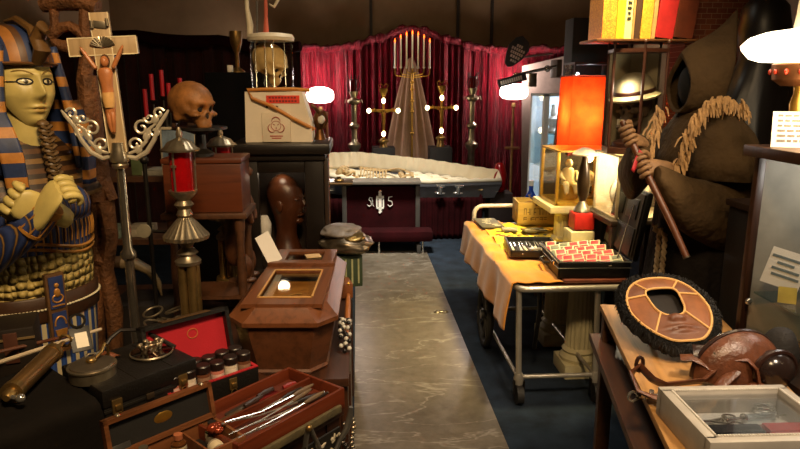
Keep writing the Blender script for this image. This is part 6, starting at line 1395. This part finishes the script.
# jar case with red lined lid
JA = R(40); ju = Vector((math.cos(JA), math.sin(JA), 0)); jv = Vector((-math.sin(JA), math.cos(JA), 0)); jc = NL(-.19, .335, ZT+.0005); jc = Vector((-.452, 1.745, ZT+.0005))
t = thing('jar_case', 'black case of small jars with raised red-lined lid', 'case', jc, JA); w, d, h = .27, .145, .075
obox(t, w, d, h, .008, BLACKLEATHER); m = MB()
for a in (-1, 1): m.box((0, a*(d/2-.005), h+.001), (w, .010, .003)); m.box((a*(w/2-.005), 0, h+.001), (.010, d-.02, .003))
m.build('red_rim', mat('#9a1a22', .5), t); MB().box((0, 0, .0465), (w-.02, d-.02, .006)).build('tray_floor', mat('#5a1015', .6), t)
LT = Trs((-.0, d/2+.004, h), (R(-12), 0, 0)); m = MB()
for a in (-1, 1): m.box((a*(w/2-.006), .0, .072), (.012, .035, .144), T=LT); m.box((0, 0, .072+a*.066), (w, .035, .012), T=LT)
m.box((0, .015, .072), (w, .006, .144), T=LT); ld = m.build('lid', BLACKLEATHER, t, smooth=False); MB().box((0, .008, .072), (w-.024, .006, .12), T=LT).build('red_lining', fabric('#a01522', .8, .12), ld); m = MB()
m.tube([LT @ Vector((.02+.016*math.cos(q), .0045, .088+.014*math.sin(q))) for q in [2*PI*i/20 for i in range(20)]], .0018, 5, closed=True); m.build('crest', mat('#a8552a', .6), ld)
MB().box((0, -.006, .1455), (w*.55, .03, .003), T=LT).build('lid_edge_trim', metal('#8a6a48', .4), ld)
def clasp(t, x, y, z, s=1.):
    m = MB(); m.box((x, y-.003, z), (.024*s, .005, .034*s), bev=.002); m.box((x, y-.008, z-.002), (.014*s, .008, .012*s), bev=.002); m.tube([(x+.009*s*math.cos(q), y-.007, z-.026*s+.012*s*math.sin(q)) for q in [2*PI*i/14 for i in range(14)]], .0018*s, 5, closed=True); m.build('clasp', BRASS, t)
clasp(t, .05, -d/2, h-.025)
JR = mat('#8a5a44', .2, var=.2, bump=0, Transmission_Weight=.3); JL = mat('#1d1310', .4)
for i in range(12):
    r_, k = divmod(i, 6); x = -.107+.0428*k; y = -.040+.05*r_; p = jc+ju*x+jv*y+Vector((0, 0, .050)); h2 = .055+(.003 if i % 3 else .0)
    o = thing('jar', '%s jar in the red-rimmed case, %s row, %s from the viewer end' % (('pink', 'pale', 'brown')[i % 3], ('front', 'back')[r_], pl[k]), 'jar', p, JA+R(i*20), 'jars in the red-rimmed case')
    MB().lathe([(.017, 0), (.019, .004), (.019, h2-.016), (.016, h2-.01)], seg=18).build('glass_body', mat(('#a8685a', '#b8aa98', '#5c3826')[i % 3], .2, var=.15, bump=0), o); MB().lathe([(.02, h2-.01), (.0205, h2+.008), (.018, h2+.011)], seg=18).build('lid', JL, o)
    MB().lathe([(.0194, .012), (.0194, h2-.022)], seg=18, cap=False).build('label', mat(('#caa79a', '#cfc4b4', '#8a6a54')[i % 3], .6), o)
p = jc-ju*.10+jv*0.0+Vector((0, 0, .118)); o = thing('ring_clip', 'pale pink ring clip lying on the jars', 'clip', p, JA); MB().tube([(.022*math.cos(q), .02*math.sin(q), .006+.012*abs(math.sin(q))) for q in [2*PI*i/20 for i in range(20)]], .007, 8, closed=True).build('ring', mat('#c79a88', .4), o); MB().box((.0, .016, .02), (.024, .014, .018), bev=.004).build('cap', BLACK, o)
# black instrument case
BA = R(46); bu = Vector((math.cos(BA), math.sin(BA), 0)); bv = Vector((-math.sin(BA), math.cos(BA), 0)); bc = Vector((-.545, 1.585, 0))+bv*.115; w, d, h = .26, .23, .15
BT = ZT+h
t = thing('black_case', 'black leather case with two brass clasps behind the open wooden case', 'case', bc+Vector((0, 0, ZT+.0005)), BA)
MB().box((0, 0, .05), (w, d, .10), bev=.006).build('body', BLACKLEATHER, t); MB().box((0, 0, .125), (w+.004, d+.004, .05), bev=.007).build('lid', BLACKLEATHER, t); m = MB(); m.box((0, -d/2-.001, .09), (w, .004, .006)); m.build('seam', BLACK, t)
for x in (-.098, .085): clasp(t, x, -d/2-.002, .10, 1.1)
MB().box((-.01, -d/2-.004, .093), (.022, .006, .016), bev=.003).build('lock_plate', metal('#6a5a48', .4), t)
m = MB()
for x in (-.04, .06): m.box((x, 0, h+.0), (.002, d, .002))
m.build('lid_groove', DARKIRON, t)
BL = lambda x, y, z=0: bc+bu*x+bv*y+Vector((0, 0, BT+.0015+z))
o = thing('valve_dish', 'round glass dish lid with metal valves on the black case', 'dish', BL(.065, -.0), BA); MB().lathe([(.05, 0), (.056, .004), (.055, .009), (.02, .013), (.004, .014)], seg=32).build('dish', glass('#cdbfa4', 1.2), o); MB().lathe([(.056, .002), (.058, .006), (.055, .009)], seg=32, cap=False).build('rim', SILVER, o); m = MB()
for k in range(6):
    a = k*1.1; m.cyl((.022*math.cos(a), .016*math.sin(a), .01), (.03*math.cos(a+.6), .022*math.sin(a+.6), .03), .0055); m.ell((.03*math.cos(a+.6), .022*math.sin(a+.6), .032), (.009, .007, .006))
m.tube([(.012*math.cos(q), .012*math.sin(q), .03) for q in [2*PI*i/12 for i in range(12)]], .004, 6, closed=True); m.build('valves', metal('#a8977c', .25), o)
o = thing('black_hose', 'black rubber hose arching over the black case', 'hose', BL(0, 0), BA); MB().tube([(.125, -.02, .006), (.10, .03, .03), (.07, .075, .05), (.03, .1, .055), (0, .1, .04), (-.03, .085, .02), (-.06, .09, .008)], .006, 8).build('tube', mat('#181310', .4), o)
o = thing('leather_piece', 'curled brown leather piece with buckles on the black case', 'leather piece', BL(-.06, .05), BA+.3); MB().surf(lambda a, b: ((a-.5)*.10, (b-.5)*.05, .004+.018*math.sin(PI*a)*math.sin(PI*b)+.006*math.sin(a*9)), 16, 8).build('body', mat('#6a3a1e', .4, bump=.3), o, ang=80, solid=.004); MB().tube([(-.05, .03, .01), (0, .035, .02), (.05, .03, .006)], .004, 6).build('strap', SILVER, o)
# cloth covered chest at the picture corner
cn = Vector((-.542, 1.575, 0))-bu*(.13+.24)+bv*.14
t = thing('draped_chest', 'low chest covered in black cloth at the near corner of the table', 'chest', cn+Vector((0, 0, 0)), BA); w2, d2, h2 = .46, .34, .135
MB().box((0, .02, ZT+h2/2), (w2-.02, d2-.03, h2-.004)).build('body', mat('#1a120c', .7), t)
def dc(u, w):
    L_ = d2*.9; s = w*(L_+h2+.30); x = (u-.5)*w2; f = math.sin(u*23)*.004
    if s < L_: return (x, d2/2-s, ZT+h2+.003+.002*math.sin(x*40+s*30))
    q = s-L_; return (x+.01*math.sin(q*20), d2/2-L_-.008-f*min(1, q*10)-.02*q, ZT+h2+.0-q)
MB().surf(dc, 60, 40).build('black_cloth', mat('#0e0a07', .9, var=.3, scale=9, bump=.4, spec=.15), t, ang=80, solid=.004)
CT = ZT+h2+.008; CL = lambda x, y, z=0: cn+bu*x+bv*y+Vector((0, 0, CT+z))
c = Z(93, 374, CT+.01)
o = thing('metal_pan', 'round dull metal pan with lid and hose fitting', 'pan', (c.x, c.y, CT-.001), BA); MB().lathe([(.052, 0), (.056, .003), (.057, .03), (.06, .033), (.06, .037), (.054, .037)], seg=36).build('pan', SILVER, o); MB().lathe([(.055, .033), (.052, .041), (.02, .044), (.004, .045)], seg=36).build('lid', metal('#8a8072', .35), o)
m = MB(); m.ell((0, .0, .05), (.014, .012, .008)); m.cyl((0, 0, .045), (.03, .01, .058), .004); m.tube([(.03, .01, .058), (.045, .02, .075), (.06, .035, .06), (.062, .04, .03)], .004, 6); m.build('fitting', BRASS, o)
a = Z(12, 392, CT+.028); b = Z(53, 352, CT+.028); a.z = b.z = CT+.0265; dd = (b-a)
o = thing('brass_pump', 'brass syringe pump barrel lying on the black cloth', 'pump', a); L_ = dd.length; dn = dd.normalized()
MB().tube([dn*.0, dn*L_], .024, 20).build('barrel', metal('#b08a58', .28, .3), o); m = MB()
MB().tube([dn*-.004, dn*.016], .0265, 20).build('ring_band', BRASS, o); m.tube([dn*(L_-.016), dn*(L_+.004)], .0265, 20)
MB().tube([dn*-.03, dn*-.018, dn*0], [.008, .016, .016], 12).build('end_cap', BRASS, o); m.build('ring_band', BRASS, o); m = MB(); m.tube([dn*L_, dn*(L_+.07)], .006, 10); m.tube([dn*(L_+.085)+Vector((.016*math.cos(q), 0, .016*math.sin(q))) for q in [2*PI*i/16 for i in range(16)]], .004, 6, closed=True); m.build('plunger', BRASS, o); m = MB(); m.tube([dn*-.02, dn*-.02+Vector((.03, -.01, .0))], .006, 8); m.ell(dn*-.02+Vector((.034, -.011, 0)), .011); m.build('tap', CHROME, o)
a = P(-6, 364, 1.62); b = P(101, 329, 1.86)
o = thing('cane', 'long pale slender cane lying across the black box and chest', 'cane', a); MB().tube([Vector(), (b-a)*.5, b-a], [.006, .0055, .005], 8).build('shaft', mat('#b5a58c', .4), o)
a = P(-6, 353, 1.68); b = P(85, 332, 1.92)
o = thing('cane', 'long dark brown stick behind the pale slender cane', 'cane', a); MB().tube([Vector(), (b-a)*.5, b-a], [.0055, .0055, .005], 8).build('shaft', mat('#5c3520', .4), o)
c = P(20, 350, 1.86)
t = thing('strapped_box', 'dark box with brown straps in front of the pharaoh figure', 'box', (c.x, 1.80, ZT+.0005), R(20)); zz = P(20, 322, 1.8).z-ZT
MB().box((-.05, 0, zz/2), (.26, .14, zz), bev=.006).build('body', mat('#1c140d', .5), t)
for x in (-.08, .02): MB().box((x, -.072, zz*.75), (.035, .006, zz*.4), bev=.002).build('strap', mat('#4a2a1c', .5), t)
m = MB(); m.box((-.05, -.0725, zz-.03), (.26, .004, .006)); m.build('lid_line', mat('#6a5636', .5), t)
c = Z(82, 353, CT); t = thing('framed_card', 'small white card in a tilted black frame by the metal pan', 'picture frame', (c.x-.01, c.y+.03, CT), rot=(R(-38), 0, R(32))); MB().box((0, 0, .03), (.055, .006, .075), bev=.002).build('frame', BLACK, t); MB().box((0.002, -.0038, .026), (.032, .001, .045)).build('card', PAPER, t)
m = MB(); m.tube([(.02*math.cos(q)-.0, -.006, .085+.02*math.sin(q)) for q in [2*PI*i/14 for i in range(14)]], .004, 6, closed=True); m.build('ring', DARKIRON, t)
# flat wooden case with open lid, and its tray of bottles
WA_ = R(44); wu = Vector((math.cos(WA_), math.sin(WA_), 0)); wv = Vector((-math.sin(WA_), math.cos(WA_), 0)); wc = Vector((-.425, 1.375, ZT+.0005))
t = thing('bottle_case', 'flat wooden case with raised black velvet lid and tray of bottles', 'case', wc, WA_); w, d, h = .27, .14, .06
WO = wood('#6b4024', '#45260f', .4, 'x'); obox(t, w, d, h, .008, WO); MB().box((0, 0, .018), (w-.018, d-.018, .006)).build('tray_floor', BLACK, t)
for x in (-.045, .045): MB().box((x, 0, h/2), (.005, d-.018, h*.8)).build('divider', WO, t)
LT = Trs((0, d/2-.002, h+.002), (R(-10), 0, 0)); m = MB()
for a in (-1, 1): m.box((a*(w/2-.005), 0, .045), (.010, .022, .09), T=LT)
m.box((0, 0, .006), (w, .022, .01), T=LT); m.box((0, 0, .085), (w, .022, .01), T=LT); m.box((0, .008, .045), (w, .006, .09), T=LT); ld = m.build('lid', WO, t, smooth=False)
MB().box((0, .003, .045), (w-.02, .004, .076), T=LT).build('velvet_lining', mat('#0d0b0a', .95, bump=.2), ld); m = MB(); m.ell(LT @ Vector((.005, -.0005, .047)), (.024, .0018, .014)); m.build('oval_badge', metal('#b58a3a', .4), ld)
for x in (-.10, .11): MB().ell(LT @ Vector((x, -.004, .092)), (.006, .008, .004)).build('hinge_stud', SILVER, t)
WL = lambda x, y, z: wc+wu*x+wv*y+Vector((0, 0, z))
kinds = (('amber', '#5a3416'), ('clear', '#9a8d7a'), ('green', '#2f3a22'))
bi = [(-.10, -.03, 0, 0, .065), (-.07, .03, 2, 0, .06), (-.012, -.025, 1, 1, .075), (.015, .03, 0, 0, .055), (.075, -.03, 1, 1, .07), (.105, .03, 2, 0, .05)]
for i, (x, y, kd, lying, L_) in enumerate(bi):
    o = thing('bottle', '%s bottle %s in the flat wooden case, %s along from the viewer end' % (kinds[kd][0], 'lying down' if lying else 'standing', pl[i]), 'bottle', WL(x, y, .0215+(.019 if lying else 0)), group='bottles in the flat wooden case', rot=(0, R(90), WA_+R(20*i)) if lying else (0, 0, 0))
    z0 = -L_/2 if lying else 0; MB().lathe([(.017, z0), (.018, z0+.004), (.018, z0+L_*.6), (.009, z0+L_*.72), (.008, z0+L_*.8)], seg=18).build('glass_body', mat(kinds[kd][1], .12, var=.1, bump=0, Transmission_Weight=.3), o); MB().cyl((0, 0, z0+L_*.78), (0, 0, z0+L_), .0105).build('stopper', (mat('#9a5a3a', .5), SILVER, BLACK)[i % 3], o); MB().lathe([(.0184, z0+.01), (.0184, z0+L_*.5)], seg=18, cap=False).build('label', mat('#b5a688', .7), o)
o = thing('red_stopper', 'shiny copper-red bead cluster between tray and tool box', 'ornament', WL(.09, .0, .06), WA_); m = MB(); m.ell((0, 0, .012), (.016, .013, .012)); m.ell((.016, .008, .009), (.012, .01, .009)); m.ell((.008, -.012, .008), (.012, .01, .008)); m.build('beads', mat('#8a3a24', .15, .5, bump=0), o)
c = Z(127, 436, .76); t = thing('framed_card', 'small white card in a black frame leaning before the velvet lid', 'picture frame', WL(-.105, .045, .022), rot=(R(-25), 0, WA_)); MB().box((0, 0, .035), (.05, .006, .07), bev=.002).build('frame', BLACK, t); MB().box((0, -.0038, .03), (.028, .001, .042)).build('card', PAPER, t)
# flat woven band and hanging pieces on the near table edge
c = NL(-.32, -.012, ZT+.002)
o = thing('lace_panel', 'patterned white and black beaded panel hanging below the tool box', 'panel', NL(-.17, -.032, ZT-.23), TA); MB().box((0, 0, .10), (.22, .006, .22)).build('backing', BLACK, o); m = MB(); r = random.Random(2)
for i in range(90): m.ell((r.uniform(-.105, .105), -.004, r.uniform(.0, .2)), (r.uniform(.004, .012), .002, r.uniform(.003, .006)), (0, r.uniform(0, 3), 0), u=7, v=4)
m.build('beadwork', mat('#b0a690', .5), o)
o = thing('hanging_chain', 'strand of small silver beads hanging from the table corner', 'necklace', NL(-.012, -.036, ZT-.02), TA); m = MB()
for i in range(26): m.ell((.006*math.sin(i), 0, -.014*i), (.008, .006, .0068), u=8, v=6)
m.build('beads', SILVER, o); 
o = thing('hanging_chain', 'twisted strand of dark glass beads hanging next to the silver beads', 'necklace', NL(-.045, -.036, ZT-.02), TA); m = MB()
for i in range(24): m.ell((.008*math.sin(i*1.3), 0, -.013*i), (.009, .007, .007), u=8, v=6)
m.build('beads', metal('#6a6056', .25), o)
o = thing('folding_frame', 'grey metal folding legs with curved handle beside the table end', 'frame', NL(.0, -.09, .0), TA); 
def nl(px, py, Y): return (Matrix.Translation(NL(.0, -.09, .0)) @ Euler((0, 0, TA)).to_matrix().to_4x4()).inverted() @ P(px, py, Y)
GM = metal('#8d8880', .35, .3)
MB().tube([nl(351, 407, 1.55), nl(350, 416, 1.55), nl(347, 428, 1.54), nl(340, 440, 1.53), nl(334, 455, 1.52), nl(328, 470, 1.5)], [.006, .009, .009, .006, .006, .006], 8).build('curved_handle', GM, o)
MB().tube([nl(308, 428, 1.5), nl(306, 440, 1.5), nl(303, 470, 1.48)], .009, 8, flat=.5).build('leg', GM, o); MB().tube([nl(310, 428, 1.5), nl(318, 445, 1.5), nl(328, 470, 1.48)], .009, 8, flat=.5).build('leg', GM, o); MB().ell(nl(309, 428, 1.495), .009).build('pivot', BRASS, o)
MB().tube([nl(303, 470, 1.48), Vector((nl(303, 470, 1.48).x-.05, nl(303, 470, 1.48).y, .01))], .008, 8).build('leg_foot', GM, o); MB().tube([nl(328, 470, 1.48), Vector((nl(328, 470, 1.48).x+.05, nl(328, 470, 1.48).y, .01))], .008, 8).build('leg_foot', GM, o)
# strips of dark fabric tray at edge of tool box
o = thing('woven_band', 'greenish woven band laid along the tool box front', 'band', NL(-.2, -.005, ZT+.001), TA); MB().box((0, -.004, .012), (.34, .012, .022), bev=.004).build('band', mat('#4a4026', .8, var=.4, scale=40), o); # ================================================================ background clutter left of the lamp stands
t = thing('back_shelf', 'dark wooden shelf with stacked papers in the gloom behind the lamp stands', 'shelf', (-1.62, 3.75, 0))
for z in (.35, .75, 1.1): MB().box((0, 0, z), (1.3, .45, .03)).build('shelf_board', DK, t)
for x in (-.63, .63):
    for y in (-.2, .2): MB().box((x, y, .7), (.04, .04, 1.4)).build('upright', DK, t)
r = random.Random(12)
for i in range(7):
    x = -1.95+.14*i; z = (.766, 1.116, .766, 1.116, .766, .766, 1.116)[i]; hh = r.uniform(.02, .06); o = MB().box((x, 3.65+.03*(i % 2), z+hh/2), (.13, .2, hh), (0, 0, r.uniform(-.12, .12)), bev=.003).build('paper_stack', mat(('#8a8474', '#5f6a5c', '#9a8f7a')[i % 3], .8, var=.3, scale=20, bump=.2))
    tag(o, '%s stack of old papers on the %s back shelf board, %s along' % (('grey', 'greenish', 'beige')[i % 3], ('middle', 'top')[z > 1], pl[i]), 'papers', 'papers on the back shelf')
c = P(132, 195, 3.45); tag(MB().box((c.x, 3.6, 1.1155+.05), (.07, .05, .10), bev=.004).build('green_carton', mat('#54603a', .6)), 'small green carton on the back shelf behind the crucifix pole', 'carton')
o = thing('horn', 'curved pale animal horn hanging low behind the crucifix pole', 'horn', P(150, 275, 2.9)); MB().tube([(-.12, 0, .06), (-.06, 0, .055), (0, 0, .02), (.035, 0, -.04), (.045, 0, -.1)], [.03, .026, .021, .014, .003], 12).build('body', mat('#8a7656', .4, var=.2), o); MB().cyl((-.12, 0, .06), (-.16, 0, .065), .031, .028, 14).build('horn_base', mat('#4a3520', .6), o)
tag(MB().box((P(150, 275, 2.9).x-.02, 2.93, (P(150, 275, 2.9).z-.115)/2), (.3, .25, P(150, 275, 2.9).z-.115), bev=.01).build('dark_crate', mat('#1a120c', .7)), 'dark crate under the curved pale horn', 'crate')
t = thing('iron_stand', 'thin dark wrought iron stand with small pale dial behind the crucifix', 'stand', (P(150, 230, 2.7).x, 2.7, 0)); m = MB(); m.cyl((0, 0, 0), (0, 0, P(150, 150, 2.7).z), .009); m.lathe([(.1, 0), (.1, .015), (.02, .03)], seg=16); m.ell((0, 0, P(150, 160, 2.7).z), .018); m.build('pole', DARKIRON, t); zq = P(146, 230, 2.7).z; MB().cyl((-.02, -.012, zq), (-.02, -.02, zq), .03, seg=20).build('dial', mat('#8d8570', .5), t); MB().cyl((-.02, -.01, zq), (.1, -.01, zq-.01), .007).build('arm', DARKIRON, t)
# chain mail / bangle heap behind the red lid
c = P(170, 303, 2.35); t = thing('jewellery_heap', 'heap of dull silver bangles behind the red-lined lid', 'bangles', (c.x, 2.3, .6615))
for i in range(9): MB().tube([(.07*math.sin(i*2.4)+.035*math.cos(q), .05*math.cos(i*1.7)+.03*math.sin(q), .02+.012*i+.012*math.sin(q+i)) for q in [2*PI*k/16 for k in range(16)]], .004, 6, closed=True).build('bangle', SILVER, t)
# ================================================================ light
w = bpy.data.worlds.new('world'); SC.world = w; w.use_nodes = True; bg = w.node_tree.nodes['Background']; bg.inputs[0].default_value = (1, .8, .6, 1); bg.inputs[1].default_value = .012
def area(loc, tgt, e, col, size, spread=None):
    l = bpy.data.lights.new('ceiling_or_fill_light', 'AREA'); l.energy = e; l.color = col; l.shape = 'DISK'; l.size = size
    if spread: l.spread = spread
    o = bpy.data.objects.new('ceiling_or_fill_light', l); COL.objects.link(o); o.location = loc; o.rotation_euler = (Vector(tgt)-Vector(loc)).to_track_quat('-Z', 'Y').to_euler(); return o
area((.5, 5.0, 3.1), (.3, 6.3, 0), 23, (1, .93, .80), .5, R(60))
area((.35, 3.3, 3.1), (.35, 3.6, 0), 9, (1, .9, .74), .5, R(110))
area((.1, .3, 3.1), (-.5, 2.1, .9), 31, (1, .70, .38), .5, R(110))
area((1.3, .6, 3.1), (1.1, 1.8, .8), 9, (1, .8, .58), .4, R(70))
area((1.3, 3.0, 3.1), (1.1, 3.8, .7), 18, (1, .78, .36), .3, R(50))  # added yellow fill over the trolley, imitating the gold case's glow
SC.view_settings.view_transform = 'Standard'; SC.view_settings.look = 'None'; SC.view_settings.gamma = 1; SC.view_settings.use_curve_mapping = False
SC.view_settings.exposure = 0.3
